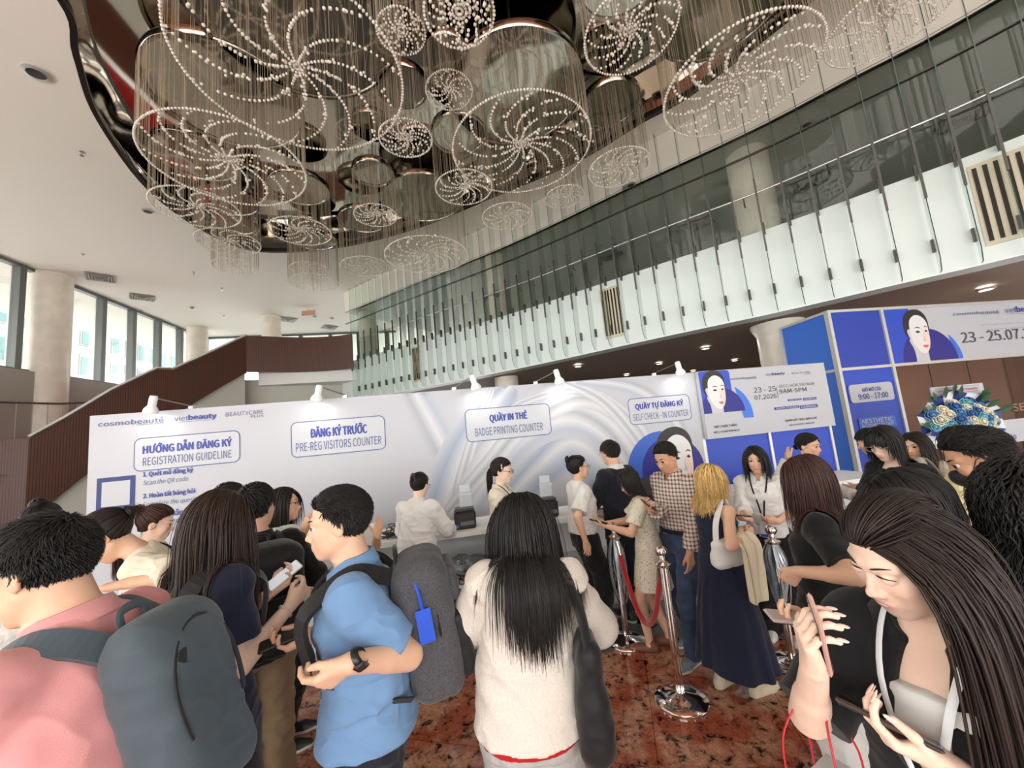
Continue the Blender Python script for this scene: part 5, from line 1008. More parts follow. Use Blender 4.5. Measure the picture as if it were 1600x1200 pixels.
            ring = np.stack([X + sdv * r, X + up * r * .4, X - sdv * r, X - up * r * .4], 2); V = ring.reshape(-1, 3); idx = np.arange(M * K * 4).reshape(M, K, 4); a = idx[:, :-1]; b = idx[:, 1:]; Fq = np.stack([a, np.roll(a, -1, 2), np.roll(b, -1, 2), b], -1).reshape(-1, 4)
            tn = g.uniform(1 - tone, 1 + tone * 1.3, (M, 1, 1)) * (1 + .25 * f); c = (base * tn)[:, :, None, :] * np.ones((1, 1, 4, 1)); return V, Fq, c.reshape(-1, 3)
        def push(V, Fq, c): 
            n0 = sum(len(v) for v in Vs); Vs.append(V); Fs.append(Fq + n0); Cs.append(c)
        push(*locks(X, w, 0))
        if style == 'pony':
            m = int(n * .3); st = np.array(bun); Y_ = np.zeros((m, 17, 3)); Y_[:, 0] = st + g.normal(0, .012, (m, 3)); back_ = nrm(st - np.array([0, 0, .02])); v = np.tile(back_, (m, 1)) + g.normal(0, .12, (m, 3)); dl = length / 16
            for k in range(1, 17):
                v = .66 * v + wl * .42 + g.normal(0, .02, (m, 3)); v /= np.linalg.norm(v, axis=1, keepdims=True); p = Y_[:, k - 1] + v * dl
                for c, r in cw: q = p - c; k0 = np.sqrt(((q / r) ** 2).sum(1)); dd = (k0 - 1) * r.min(); gr = q / r ** 2; gr /= np.linalg.norm(gr, axis=1, keepdims=True); p = np.where((dd < .012)[:, None], p + gr * (.012 - dd)[:, None], p)
                q = (p - che[0]) @ Rch; k0 = np.sqrt(((q / che[1]) ** 2).sum(1)); dd = (k0 - 1) * che[1].min(); gr = q / che[1] ** 2; gr /= np.linalg.norm(gr, axis=1, keepdims=True); p = np.where((dd < .02)[:, None], p + (gr @ Rch.T) * (.02 - dd)[:, None], p); Y_[:, k] = p
            push(*locks(Y_, w * 1.1, 1, .2))
        if style == 'bun':
            m = 90; B = np.array(bun); d = nrm(B - np.array([0, 0, .03])); Rm = np.array(Vector(d).to_track_quat('Z', 'Y').to_matrix()); t = np.linspace(0, 1, 14)
            a0 = g.uniform(0, 6.28, m); rr = g.uniform(.006, .036, m) * volume; tilt = g.normal(0, .35, m); A = a0[:, None] + t[None] * 4.2; R_ = rr[:, None] * np.ones_like(A); Yb = np.stack([R_ * np.cos(A), R_ * np.sin(A), (np.sqrt(np.maximum(.038 ** 2 * volume ** 2 - R_ ** 2, 0)) * .8 + .012) + .006 * np.sin(A + tilt[:, None])], -1); push(*locks(B + Yb @ Rm.T, w * 1.2, 2, .8))
        # scalp cap under the locks
        nu, nv = 40, 28; uu = np.array([[(math.cos(a) * math.sin(b), math.sin(a) * math.sin(b), math.cos(b)) for a in np.linspace(0, 6.2832, nu, endpoint=False)] for b in np.linspace(.01, 2.7, nv)]); CP_ = (SCALP_C + uu * (SCALP_R + .003)).reshape(-1, 3); ok = hairline(CP_, -.004, style == 'short'); Fc = []
        for j in range(nv - 1):
            for i2 in range(nu):
                q = (j * nu + i2, (j + 1) * nu + i2, (j + 1) * nu + (i2 + 1) % nu, j * nu + (i2 + 1) % nu)
                if all(ok[list(q)]): Fc.append(q)
        push(CP_, np.array(Fc), np.tile(base * .8, (len(CP_), 1)))
        V = np.concatenate(Vs); return obj('hair', s.W(s.hc + V @ s.Rh.T), np.concatenate(Fs), M_hair_(), s.root, True, col=np.concatenate(Cs))
    # ------------------------------------------------------------ clothes
    def top(s, m, name='shirt', sleeve=.62, off=.012, hem=.80, hang=None, wr=.006, fr=9, neck='crew', flare=.012, cloth_vx=None, belly=0, wide=1.0, soff=None, vert=False, extra=None, z1=None):
        z1 = z1 or {'crew': 1.438, 'collar': 1.44, 'v': 1.43, 'hood': 1.445, 'wide': 1.42}[neck]; soff = off + .004 if soff is None else soff
        P = s.torso(off, hem, z1, wide, k=.03, hang=hang, belly=belly)
        if sleeve: 
            for sd in (1, -1): P += s.arm(sd, soff, sleeve if not isinstance(sleeve, dict) else sleeve[sd], flare=flare)
        if extra: P += extra
        sc_ = {'crew': (.032, 1.448, 1.0), 'collar': (.04, 1.44, 1.0), 'v': (.07, 1.42, 1.25), 'hood': (.03, 1.455, 1.0), 'wide': (.04, 1.44, 1.3)}[neck]; P.append(EL(s.chp((0, sc_[0], sc_[1])), (.060 * sc_[2], .064, .062 * sc_[2]), s.Rc, .008, op=-1))
        o = s.mesh(name, P, m, cloth_vx or s.vx, wr, fr, vert=vert); 
        if neck == 'collar': s.collar(m)
        return o
    def collar(s, m, open_=True, h=.042, name='collar', r0=.064, tilt=.5):
        b = MB(); n = 26; V = []; k = 1.0 if not s.fem else .88; r0 = r0 * k * (s.fat * .6 + .4)
        for i in range(n + 1):
            a = math.radians(-90 + 12 + (336) * i / n) + math.pi; x, y = math.sin(a), -math.cos(a) * -1
            a2 = math.radians(192 + 336 * i / n - 180); x, y = math.sin(a2), math.cos(a2); fr_ = max(0, y) ** 2
            V += [s.W(s.chp((x * (r0 + .006), y * (r0 + .004) - .010 + .012 * fr_, 1.424 - .032 * fr_))), s.W(s.chp((x * r0, y * r0 - .014 + .012 * fr_, 1.424 + h - .042 * fr_))), s.W(s.chp((x * (r0 + .012), y * (r0 + .010) - .014 + .018 * fr_, 1.422 + h - .044 * fr_))), s.W(s.chp((x * (r0 + .03 + .012 * fr_), y * (r0 + .026) - .012 + .02 * fr_, 1.420 - .055 * fr_)))]
        F_ = [(i * 4 + j, i * 4 + 4 + j, i * 4 + 5 + j, i * 4 + 1 + j) for i in range(n) for j in range(3)]; return obj(name, V, F_, m, s.root, True)
    def trousers(s, m, off=.006, wide=0.0, wr=.006, top=1.0, length=1.0, name='trousers', flare=0.0, vx=None, k=.03):
        f = s.fat; P = [q for q in s.torso(off, .80, 1.2)[:1]]; P[0].kn = np.array([r for r in P[0].kn if r[0] <= top] + [[top, *P[0].kn[-1][1:]]]) if P[0].kn[-1][0] > top else P[0].kn
        for sd in (1, -1):
            H, K, A = s.hip[sd], s.kn[sd], s.an[sd]; e = K + (A - K) * length; P += [RC_(H, K, .088 * f + off + .004, .060 * f + off + wide * .6, .035), RC_(K, e, .060 * f + off + wide * .6, .046 + off + wide + flare, .02, cut=.03)]
        return s.mesh(name, P, m, vx or s.vx * 1.1, wr, 8)
    def skirt(s, m, hem=.3, flare=.10, top=1.02, name='skirt', fl=(9, .05), off=.022, wr=.003, dx=0.0):
        mk = MK[s.sex]; f = s.fat; pk = mk['pel']; ip = lambda z, c: np.interp(z, [q[0] for q in pk], [q[c] * f + off for q in pk])
        kn = [(hem, ip(.86, 1) + flare, ip(.86, 2) + flare, 0, dx), (hem + (.86 - hem) * .5, ip(.86, 1) + flare * .55, ip(.86, 2) + flare * .6, 0, dx * .5), (.86, ip(.86, 1), ip(.86, 2), 0, 0), (.95, ip(.95, 1), ip(.95, 2), 0, 0), (top, ip(top, 1), ip(top, 2), 0, 0)]
        return s.mesh(name, [LO(s.O - s.Rp @ s.O, s.Rp if abs(s.Rp[1, 2]) < .2 else I3, kn, .02, 2.1, flute=(fl[0], fl[1], .9, hem))], m, s.vx * 1.1, wr, 7, vert=True)
    def shoes(s, m, sole=None, h=.0, size=1.0, name='shoe', ankle=False):
        sole = sole or mat('sole_white', S(226, 224, 216), .6)
        for sd in (1, -1):
            A = s.an[sd] - np.array([0, 0, .078]); R = rz_(s.fy[sd]); T = lambda x, y, z: A + R @ (np.array([x * sd, y, z]) * size)
            P = [RC_(T(0, -.045, .042), T(-.004, .10, .032), .036, .034, .02), RC_(T(-.004, .10, .032), T(-.006, .165, .026), .036, .024, .02), RC_(T(0, -.04, .045), T(0, -.012, .10), .036, .040, .02, cut=0), RC_(T(0, -.05, .018), T(-.004, .11, .018), .036, .040, .015), RC_(T(-.004, .11, .018), T(-.006, .17, .018), .040, .026, .015), BX(T(0, .06, -.05), (.2, .3, .0505), .0, R, .0, op=-1)]
            P = [q for q in P]; V, Q = _sdf(P, .0045); c = V[Q].mean(1)[:, 2]; Vz = V.copy(); Vz[:, 2] = np.maximum(Vz[:, 2], .0)
            obj(name, s.W(Vz), Q, [m, sole], s.root, True, (c < .024 + h).astype(int))
    def glasses(s, m=None, r=.024):
        m = m or mat('glasses_frame', (.015, .013, .013), .25); b = MB(); w = lambda p: s.W(s.hd(p))
        for x in (-1, 1):
            b.tube([w((x * .033 + r * 1.1 * math.cos(t), .104, .003 + r * .82 * math.sin(t))) for t in np.linspace(0, 6.2832, 22)], .0016 * s.s, 6); b.tube([w((x * (.033 + r * 1.05), .103, .012)), w((x * .074, .085, .013)), w((x * .083, .0, .012)), w((x * .080, -.022, -.006))], .0018 * s.s, 6)
        b.tube([w((-.009, .106, .008)), w((0, .110, .010)), w((.009, .106, .008))], .0016 * s.s, 6); return b.build('glasses', m, s.root, True)
    def lanyard(s, m, z=1.1, badge=True, y=.125):
        b = MB(); ch = lambda p: s.W(s.chp(p))
        for x in (-1, 1): b.tube([ch(p) for p in spline([(x * .02, -.075, 1.462), (x * .062, -.03, 1.462), (x * .07, .045, 1.425), (x * .055, y * .93, 1.33), (x * .025, y + .022, 1.2), (x * .004, y + .024, z + .03)], 4)], .007 * s.s, 6, flat=.25)
        o = b.build('lanyard', m, s.root, True)
        if badge:
            Mx = lambda p: ch((p[0], y + .026 + p[1], z - .05 + p[2])); P = [Mx((i * .042, j * .002, k * .06)) for j in (-1, 1) for i, k in ((-1, -1), (1, -1), (1, 1), (-1, 1))]; bb = MB().add(P, [(0, 3, 2, 1), (4, 5, 6, 7), (0, 1, 5, 4), (1, 2, 6, 5), (2, 3, 7, 6), (3, 0, 4, 7)]); bo = bb.build('badge', M_print, o)
            P = [Mx((i * .042, .0032, -.02 - .02 + k * .012 - .01)) for i, k in ((-1, -1), (1, -1), (1, 1), (-1, 1))]; MB().poly([P[0], P[3], P[2], P[1]]).build('badge_band', M_ink, bo)
        return o
    def nails(s, which, m, L=.006):
        for p, d, n in (s.tipsR if which > 0 else s.tipsL):
            c = p + n * .0065 + d * .002; R = np.c_[np.cross(d, n), d, n]; V, Q = _sdf([EL(c, (.0052, .0085 + L, .0022), R)], .0016); obj('fingernail', s.W(V), Q, m, s.root, True)
    def handM(s, sd):
        R = s.Rw @ s.hm[sd]; w = s.W(s.wr[sd]); return Matrix([[*R[i], w[i]] for i in range(3)] + [[0, 0, 0, 1]]) @ Matrix.Scale(s.s * (.92 if s.fem else 1), 4)
    def backpack(s, label, m, m2, size=(.15, .085, .23), zc=1.2, yo=.0, straps=True, detail='pockets', mstrap=None, only=None, xo=0.0, pad=0.0, roll=0.0):
        mstrap = mstrap or m2; bk = MK[s.sex]['ch'][2][2] * s.fat + .02 + pad; R = empty('backpack', s.W(s.chp((xo, -bk - size[1], zc - size[2])))); tag(R, label, 'backpack', None); Rr = s.Rc @ ry_(roll); c = s.chp((xo, -bk - size[1] - yo, zc)); hx, hy, hz = size
        L = lambda x, y, z: c + Rr @ np.array([x, y, z])
        V, Q = _sdf([BX(L(0, 0, 0), (hx, hy, hz), .06, Rr, .02), BX(L(0, hy * .1, hz * .55), (hx * .86, hy * .85, hz * .5), .07, Rr, .05)], .006); V = wrinkle(V, Q, .004, s.seed % 13, 7); obj('main_compartment', s.W(V), Q, m, R, True)
        if detail == 'plain':
            MB().lathe([(0, 0), (.018, 0), (.018, .004), (0, .004)], n=20, M=Matrix.Translation(s.W(L(-hx * .5, -hy - .004, hz * .55))) @ Vector(s.Wd(Rr @ np.array([0, -1., 0]))).to_track_quat('Z', 'Y').to_matrix().to_4x4()).build('round_badge', m2, R)
        if detail:
          if detail != 'plain':
            V, Q = _sdf([BX(L(0, -hy - .012, -hz * .38), (hx * .78, .032, hz * .50), .03, Rr)], .006); obj('front_pocket', s.W(wrinkle(V, Q, .003, 3, 8)), Q, m if detail != 'two' else m2, R, True)
            if detail == 'two': V, Q = _sdf([BX(L(0, -hy - .008, hz * .52), (hx * .62, .028, hz * .28), .025, Rr)], .006); obj('upper_pocket', s.W(V), Q, m, R, True)
          if 1:
            zp = lambda pts, nm: MB().tube([s.W(p) for p in pts], .006 * s.s, 6, flat=.6).build(nm, m2, R, True)
            zp([L(hx * (1.0 if detail != 'plain' else .80) * math.sin(t), -hy * (.35 if detail != 'plain' else 1.0), hz * (.15 + (.86 if detail != 'plain' else .70) * math.cos(t)) if math.cos(t) > 0 else hz * .15 + hz * math.cos(t) * .9) for t in np.linspace(-2.0, 2.0, 24)], 'zipper'); detail != 'plain' and zp([L(x, -hy - (.046 if detail != 'plain' else .004), hz * .08 + (0 if detail != 'plain' else hz * .25 - x * .6)) for x in np.linspace(-hx * .7, hx * .7, 8)], 'pocket_zipper')
        MB().tube([s.W(L(*p)) for p in spline([(-.035, hy * .8, hz * .98), (-.03, hy * .8, hz + .045), (.03, hy * .8, hz + .045), (.035, hy * .8, hz * .98)], 5)], .011 * s.s, 8, flat=.5).build('top_handle', mstrap, R, True)
        if straps:
            f = s.fat; sw = MK[s.sex]['sw']; sx = sw * .66; r = MK[s.sex]['ch'][2][2] * f
            for x in ((1, -1) if only is None else (only,)):
                pts = [(x * .06 + xo, -bk, zc + hz * .82), (x * sx * .9, -r * .82, 1.385), (x * sx * 1.02, -.03, 1.418), (x * sx * 1.05, .050, 1.395), (x * sx * 1.12, r * 1.02 + .02, 1.33), (x * sx * 1.22, r * 1.0 + .022, 1.22), (x * (sw * .86) * f, r * .72 + .02, 1.13), (x * (sw * .95 * f + .02), .0, 1.06), (x * hx * .95, -bk + .0, max(zc - hz * .8, .98))]
                pp = spline([s.chp(p) for p in pts], 5); b = MB(); k = len(pp); V = []; ctr = s.chp((0, 0, 1.25))
                for i, p in enumerate(pp):
                    t = nrm(pp[min(i + 1, k - 1)] - pp[max(i - 1, 0)]); ax_ = s.Rc @ np.array([0, 0, 1.]); o_ = p - ctr; o_ = o_ - ax_ * (o_ @ ax_) * .2; o_ = nrm(o_ - t * (o_ @ t)); sdv = np.cross(t, o_); w_ = .030 if i < k * .68 else .013; th = .008 if i < k * .68 else .003
                    for a, b_ in ((-1, 0), (1, 0), (1, 1), (-1, 1)): V.append(s.W(p + sdv * a * w_ + o_ * (b_ * th * 2)))
                F_ = [(i * 4 + j, i * 4 + (j + 1) % 4, i * 4 + 4 + (j + 1) % 4, i * 4 + 4 + j) for i in range(k - 1) for j in range(4)]; obj('shoulder_strap', V, F_, mstrap, R, False)
        return R, L
def phone(M, label, case=(.02, .02, .022), screen=(.02, .025, .03), size=(.074, .152, .009), lit=0, cat='smartphone'):
    R = empty('smartphone', M.translation); tag(R, label, cat); w, l, t = size
    MB().box((0, 0, 0), (w, l, t), M=M, bev=.006).build('case', mat('phone_case_%02x%02x%02x' % tuple(int(c * 255) for c in case), case, .3), R)
    MB().box((0, 0, -t / 2 - .0004), (w * .93, l * .95, .0012), M=M).build('screen', mat('phone_screen_%d_%02x%02x%02x' % (lit, *[int(c * 255) for c in screen]), screen, .06, emit=(lit or None)), R)
    b = MB(); b.box((w * .22, l * .36, t / 2 + .001), (w * .42, l * .2, .003), M=M, bev=.004); b.build('camera_bump', mat('phone_lens', (.03, .03, .035), .1), R); return R
def in_hand(p, sd, loc=(.004, .09, -.024), rot=(0, 0, 0)):
    from mathutils import Euler
    m = p.handM(sd); s_ = m.to_scale()[0]; return m @ Matrix.Scale(1 / s_, 4) @ Matrix.Translation([c * s_ for c in loc]) @ Euler(rot).to_matrix().to_4x4()
# ================================================================ the visitors and staff
D = math.radians
def print_dots(name, base, dot, sc_, thr):
    m = mat(name, base, .8); nt = m.node_tree; N = nt.nodes.new; L = nt.links.new; tc = N('ShaderNodeTexCoord'); v = N('ShaderNodeTexVoronoi'); v.inputs['Scale'].default_value = sc_; L(tc.outputs['Object'], v.inputs['Vector'])
    lt = N('ShaderNodeMath'); lt.operation = 'LESS_THAN'; lt.inputs[1].default_value = thr; L(v.outputs['Distance'], lt.inputs[0]); mx = N('ShaderNodeMix'); mx.data_type = 'RGBA'; mx.inputs[6].default_value = (*base, 1); mx.inputs[7].default_value = (*dot, 1); L(lt.outputs[0], mx.inputs[0]); L(mx.outputs[2], nt.nodes['Principled BSDF'].inputs['Base Color']); return m
def print_check(name, base, line, sc_, wd):
    m = mat(name, base, .8); nt = m.node_tree; N = nt.nodes.new; L = nt.links.new; tc = N('ShaderNodeTexCoord'); sp = N('ShaderNodeSeparateXYZ'); L(tc.outputs['Object'], sp.inputs[0]); acc = None
    ad = N('ShaderNodeMath'); ad.operation = 'MULTIPLY_ADD'; ad.inputs[1].default_value = -.45; L(sp.outputs[1], ad.inputs[0]); L(sp.outputs[0], ad.inputs[2])
    for src in (ad.outputs[0], sp.outputs[2]):
        mu = N('ShaderNodeMath'); mu.operation = 'MULTIPLY'; mu.inputs[1].default_value = sc_; L(src, mu.inputs[0]); fr = N('ShaderNodeMath'); fr.operation = 'FRACT'; L(mu.outputs[0], fr.inputs[0]); lt = N('ShaderNodeMath'); lt.operation = 'LESS_THAN'; lt.inputs[1].default_value = wd; L(fr.outputs[0], lt.inputs[0])
        if acc is None: acc = lt
        else: a2 = N('ShaderNodeMath'); a2.operation = 'ADD'; L(acc.outputs[0], a2.inputs[0]); L(lt.outputs[0], a2.inputs[1]); h = N('ShaderNodeMath'); h.operation = 'MULTIPLY'; h.inputs[1].default_value = .5; L(a2.outputs[0], h.inputs[0]); acc = h
    mx = N('ShaderNodeMix'); mx.data_type = 'RGBA'; mx.inputs[6].default_value = (*base, 1); mx.inputs[7].default_value = (*line, 1); L(acc.outputs[0], mx.inputs[0]); L(mx.outputs[2], nt.nodes['Principled BSDF'].inputs['Base Color']); return m
K_black = M_cloth('black', S(24, 24, 27)); K_navy = M_cloth('navy', S(30, 36, 58)); K_white = M_cloth('white', S(226, 226, 224)); K_cream = M_cloth('cream', S(226, 218, 198)); K_pink = M_cloth('pink', S(222, 156, 158)); K_polo = M_cloth('light_blue', S(112, 148, 190)); K_tan = M_cloth('camel', S(190, 146, 112)); K_ivory = M_cloth('ivory', S(226, 216, 192)); K_denim = M_cloth('denim', S(52, 66, 92), noise=(8, .35)); K_khaki = M_cloth('khaki', S(134, 112, 88)); K_dnavy = M_cloth('dark_navy', S(32, 34, 46)); K_fleece = M_cloth('oatmeal_fleece', S(216, 208, 198), noise=(120, .06), bump=(150, .3)); K_greymarl = M_cloth('grey_marl', S(176, 174, 172), noise=(90, .08)); K_red = M_cloth('red_knit', S(178, 26, 32)); K_slate = M_cloth('slate_nylon', S(72, 84, 92), .55); K_blk_nylon = M_cloth('black_nylon', S(28, 28, 31), .5); K_charcoal = M_cloth('charcoal_weave', S(72, 72, 76), .8, noise=(160, .3)); K_lav = M_cloth('pale_yellow', S(222, 208, 160)); K_greige = M_cloth('greige', S(176, 166, 152))
BLK, DBR, BRN, RBR, BLD = (.0085, .0075, .0075), (.016, .010, .008), (.030, .016, .011), (.045, .018, .014), (.52, .34, .13)
SH_beige = mat('shoe_beige', S(206, 192, 168), .7); SH_black = mat('shoe_black', (.015, .015, .016), .4); SH_grey = mat('shoe_grey_blue', S(120, 130, 148), .7)
up_, dn_ = (0, .1, 1), (0, .1, -1)
# --- near row
A = Person('man in pink polo at lower left, bending over with a slate backpack', 64, 888, 1.06, face=94, sex='m', lean=.08, bend=.2, pitch=.30, yaw=.12, fat=1.14, skin='mid', vx=.0045, anchor='hc', armL={'h': (-.12, .42, 1.0)}, armR={'h': (.12, .42, 1.0)})
A.hair('short', BLK, n=6000, length=.034, w=.0019); A.top(K_pink, 'polo_shirt', .66, .016, hem=.82, neck='collar', wr=.007, fr=6, hang=.95); A.trousers(K_dnavy); A.shoes(SH_black); A.glasses()
A.backpack('slate grey backpack on the back of the man in pink', K_slate, K_blk_nylon, size=(.125, .075, .225), zc=1.14, detail='plain', mstrap=K_slate, yo=-.01)
B = Person('woman in short-sleeved navy shirt with long brown hair, back turned', 352, 764, 1.66, face=-22, sex='f', bend=.08, pitch=.2, skin='fair', vx=.005, armR={'px': (452, 948, 1.72), 'fdir': (.05, .8, .5), 'palm': (-1, .1, .2), 'pole': (.2, -.2, -1), 'curl': 'pinch'}, armL={'px': (420, 928, 1.84), 'palm': (.3, 0, 1), 'curl': 'phone'})
B.hair('long', BRN, n=4200, length=.60, w=.0024, part=.02, back=1.0, tone=.5); B.top(K_navy, 'shirt', .7, .016, hem=.74, hang=1.0, wr=.006, fr=6); B.skirt(K_black, .12, .10); B.shoes(SH_black)
b = MB(); b.tube([B.W(B.wr[1] + B.hm[1] @ np.array([.03 * math.cos(t), -.02, .025 * math.sin(t)])) for t in np.linspace(0, 6.28, 18)], .006, 6); b.build('bead_bracelet', mat('pale_beads', S(226, 200, 190), .3), B.root, True)
phone(in_hand(B, -1), 'white-cased phone held by the woman in the navy shirt', S(220, 214, 206), S(200, 205, 210), lit=.4)
B.backpack('small black backpack worn by the long-haired woman in navy', K_blk_nylon, K_blk_nylon, size=(.12, .05, .16), zc=1.12, detail=None, yo=.01)
Cc = Person('man in light blue polo walking left with a black and grey backpack', 526, 764, 1.50, face=106, sex='m', bend=.13, yaw=.04, pitch=.10, fat=1.06, skin='mid', vx=.0038, armL={'px': (548, 1036, 1.22), 'fdir': (.12, .9, -.45), 'palm': (.75, .1, .55), 'curl': 'loose', 'pole': (-.25, -.6, -1)}, armR={'px': (488, 992, 1.60), 'fdir': (-.1, 1, -.12), 'palm': (-.15, 0, 1), 'curl': 'phone'}, feet={'R': (.09, .22, 0), 'L': (-.09, -.16, 0)})
Cc.hair('short', BLK, n=5000, length=.036, w=.002, swept=1); Cc.top(K_polo, 'polo_shirt', .78, .015, hem=.885, neck='collar', wr=.006, fr=7, hang=1.02); Cc.trousers(K_dnavy, wide=.012, wr=.007); Cc.shoes(SH_black)
b = MB(); b.tube([Cc.W(Cc.wr[-1] + Cc.hm[-1] @ np.array([.031 * math.cos(t), -.03, .026 * math.sin(t)])) for t in np.linspace(0, 6.28, 22)], .011 * Cc.s, 8, flat=.3); wt = b.build('wristwatch', mat('watch_black', (.012, .012, .013), .3), Cc.root, True)
wp = Cc.handM(-1); MB().box((0, -.03, .030), (.034, .038, .011), M=wp, bev=.006).build('watch_face', mat('watch_glass', (.02, .02, .024), .05), wt)
phone(in_hand(Cc, 1, (.0, .10, -.026), (0, 0, .1)), 'black phone held flat in the far hand of the man in blue')
Rb, Lb = Cc.backpack('black and charcoal backpack with a blue tag on the man in blue polo', K_charcoal, K_blk_nylon, size=(.150, .095, .235), zc=1.155, detail='two', yo=.0, mstrap=K_blk_nylon)
tg = MB(); M_tag = mat('blue_tag', S(30, 80, 200), .4); hx = -.166
P_ = [Lb(hx, .01 + i * .026, .045 + k * .055) for i, k in ((-1, -1), (1, -1), (1, 1), (-1, 1))]; P2_ = [p + Cc.Rc @ np.array([-.006, 0, 0]) for p in P_]; tg.add([Cc.W(p) for p in P_ + P2_], [(0, 1, 2, 3), (7, 6, 5, 4), (0, 4, 5, 1), (1, 5, 6, 2), (2, 6, 7, 3), (3, 7, 4, 0)]); o = tg.build('luggage_tag', M_tag, Rb)
MB().tube([Cc.W(Lb(hx, .01, .10)), Cc.W(Lb(hx, .012, .15)), Cc.W(Lb(-.14, .02, .2))], .006, 6).build('tag_loop', M_tag, o)
Dn = Person('woman in oatmeal hoodie with very long black hair, back turned', 812, 769, 1.60, face=2, sex='f', bend=.03, side=.07, pitch=.25, vx=.0045, fat=1.06, armR={'h': (.16, .28, 1.12), 'pole': (1, -.6, -.5)}, armL={'h': (-.14, .28, 1.12), 'pole': (-1, -.6, -.5)})
hood = [LO(Dn.Wp - Dn.Rc @ Dn.Wl, Dn.Rc, [(1.22, .06, .02, 0, -.135), (1.27, .115, .045, 0, -.125), (1.35, .125, .06, 0, -.10), (1.42, .11, .06, 0, -.075), (1.45, .09, .05, 0, -.07)], .03)]
Dn.top(K_fleece, 'hoodie', 1.92, .034, hem=.885, hang=1.06, wr=.011, fr=4.5, neck='hood', soff=.036, extra=hood, cloth_vx=.006, flare=.0); Dn.trousers(K_greymarl, wide=.035, wr=.006); Dn.shoes(mat('shoe_white', S(222, 220, 215), .6))
Dn.mesh('undershirt', [LO(Dn.O - Dn.O, I3, [(.845, .19, .152), (.88, .185, .148), (.92, .175, .13)], .01)], K_red, .006, .003, 7)
Dn.hair('long', BLK, n=4600, length=.56, w=.0024, back=1.1, tone=.3, volume=1.3, xcol=[((0, -.08, 1.34), (.16, .115, .14)), ((0, -.03, 1.12), (.22, .155, .36))])
E_ = Person('smiling woman in black blazer at lower right with very long dark brown hair', 1408, 866, .88, face=112, sex='f', bend=.08, yaw=-.34, pitch=.45, roll=-.12, skin='fair', vx=.0032, anchor='hc', lid=.012, armR={'px': (1272, 1046, .86), 'fdir': (-.12, .3, .95), 'palm': (-.6, -.6, .1), 'curl': 'phone', 'pole': (.5, -.3, -1)}, armL={'px': (1478, 1196, .80), 'fdir': (.75, .65, .35), 'palm': (.15, -.35, 1), 'curl': 'phone', 'pole': (-.6, -.5, -1)})
E_.top(K_black, 'blazer', .95, .020, hem=.72, hang=1.0, wr=.005, fr=6, neck='crew', extra=[EL(E_.chp((0, .135, 1.40)), (.050, .10, .31), E_.Rc, .008, op=-1)]); E_.skirt(K_black, .3, .05)
E_.mesh('tank_top', [LO(E_.Wp - E_.Rc @ E_.Wl, E_.Rc, [(1.0, .136, .100), (1.13, .140, .106, 0, .006), (1.255, .150, .124, 0, .018), (1.315, .142, .104, 0, .014)], .02)], K_white, .005, .003, 9)
for x in (-1, 1):
    P = [E_.chp(p) for p in spline([(x * .062, -.05, 1.45), (x * .072, .02, 1.435), (x * .082, .092, 1.345), (x * .062, .138, 1.24), (x * .022, .142, 1.11)], 5)]; V = []
    for i, p in enumerate(P): w_ = .012 + .03 * math.sin(math.pi * min(1, i / (len(P) - 1))) ; V += [E_.W(p - E_.Rc @ np.array([x * w_ * .2, 0, 0])), E_.W(p + E_.Rc @ np.array([x * w_, -.010, .0])), E_.W(p + E_.Rc @ np.array([x * w_ * .9, -.022, 0]))]
    obj('lapel', V, [(i * 3 + j, i * 3 + 3 + j, i * 3 + 4 + j, i * 3 + 1 + j) for i in range(len(P) - 1) for j in range(2)], K_black, E_.root, True)
E_.hair('long', (.022, .013, .010), n=7000, length=.74, w=.0021, part=-.02, back=.75, tuck=1, tone=.45, volume=.8, lift=.008)
E_.lanyard(mat('white_ribbon', S(228, 232, 236), .5), z=1.13, badge=False, y=.14); mnail = mat('nail_polish', S(240, 206, 196), .15); E_.nails(1, mnail, .003); E_.nails(-1, mnail, .006)
# smile: slightly parted teeth line
Vq, Qq = _sdf([EL(E_.hd((0, .0935, -.0662)), (.016, .005, .0028), E_.Rh)], .0012); obj('teeth', E_.W(Vq), Qq, mat('teeth', S(240, 236, 230), .25), E_.root, True)
phone(in_hand(E_, 1, (.006, .085, -.03), (0, .1, .2)), 'rose phone held edge-on in the raised hand of the smiling woman', S(200, 160, 150), S(60, 44, 44)); phone(in_hand(E_, -1, (.0, .095, -.028), (0, 0, .35)), 'dark phone in the lower hand of the smiling woman with long nails', S(70, 60, 56), S(52, 46, 46))
bq = aty(1290, 1215, .95); GBq = empty('gift_bag', (bq[0], bq[1], 0)); tag(GBq, 'white paper gift bag with red cord handles below the smiling woman', 'gift bag')
Mb = Matrix.Translation((bq[0], bq[1], bq[2] - .19)) @ Matrix.Rotation(.5, 4, 'Z'); MB().box((0, 0, 0), (.22, .10, .32), M=Mb).build('bag', mat('white_paper', S(228, 226, 222), .5), GBq)
for y in (-.05, .05): MB().tube([Mb @ Vector(p) for p in spline([(-.055, y, .16), (-.05, y, .26), (-.015, y * .6, .325), (.02, y * .6, .32), (.05, y, .25), (.055, y, .16)], 5)], .0022, 6).build('cord_handle', M_red_ink, GBq, True)
Fp = Person('woman with black bob in black top, face half hidden behind the smiling woman', 1380, 738, 1.2, face=66, sex='f', bend=.1, pitch=.4, vx=.0055, armR={'px': (1300, 985, 1.15), 'fdir': (-.2, 1, .1), 'palm': (0, .0, 1), 'curl': 'phone'})
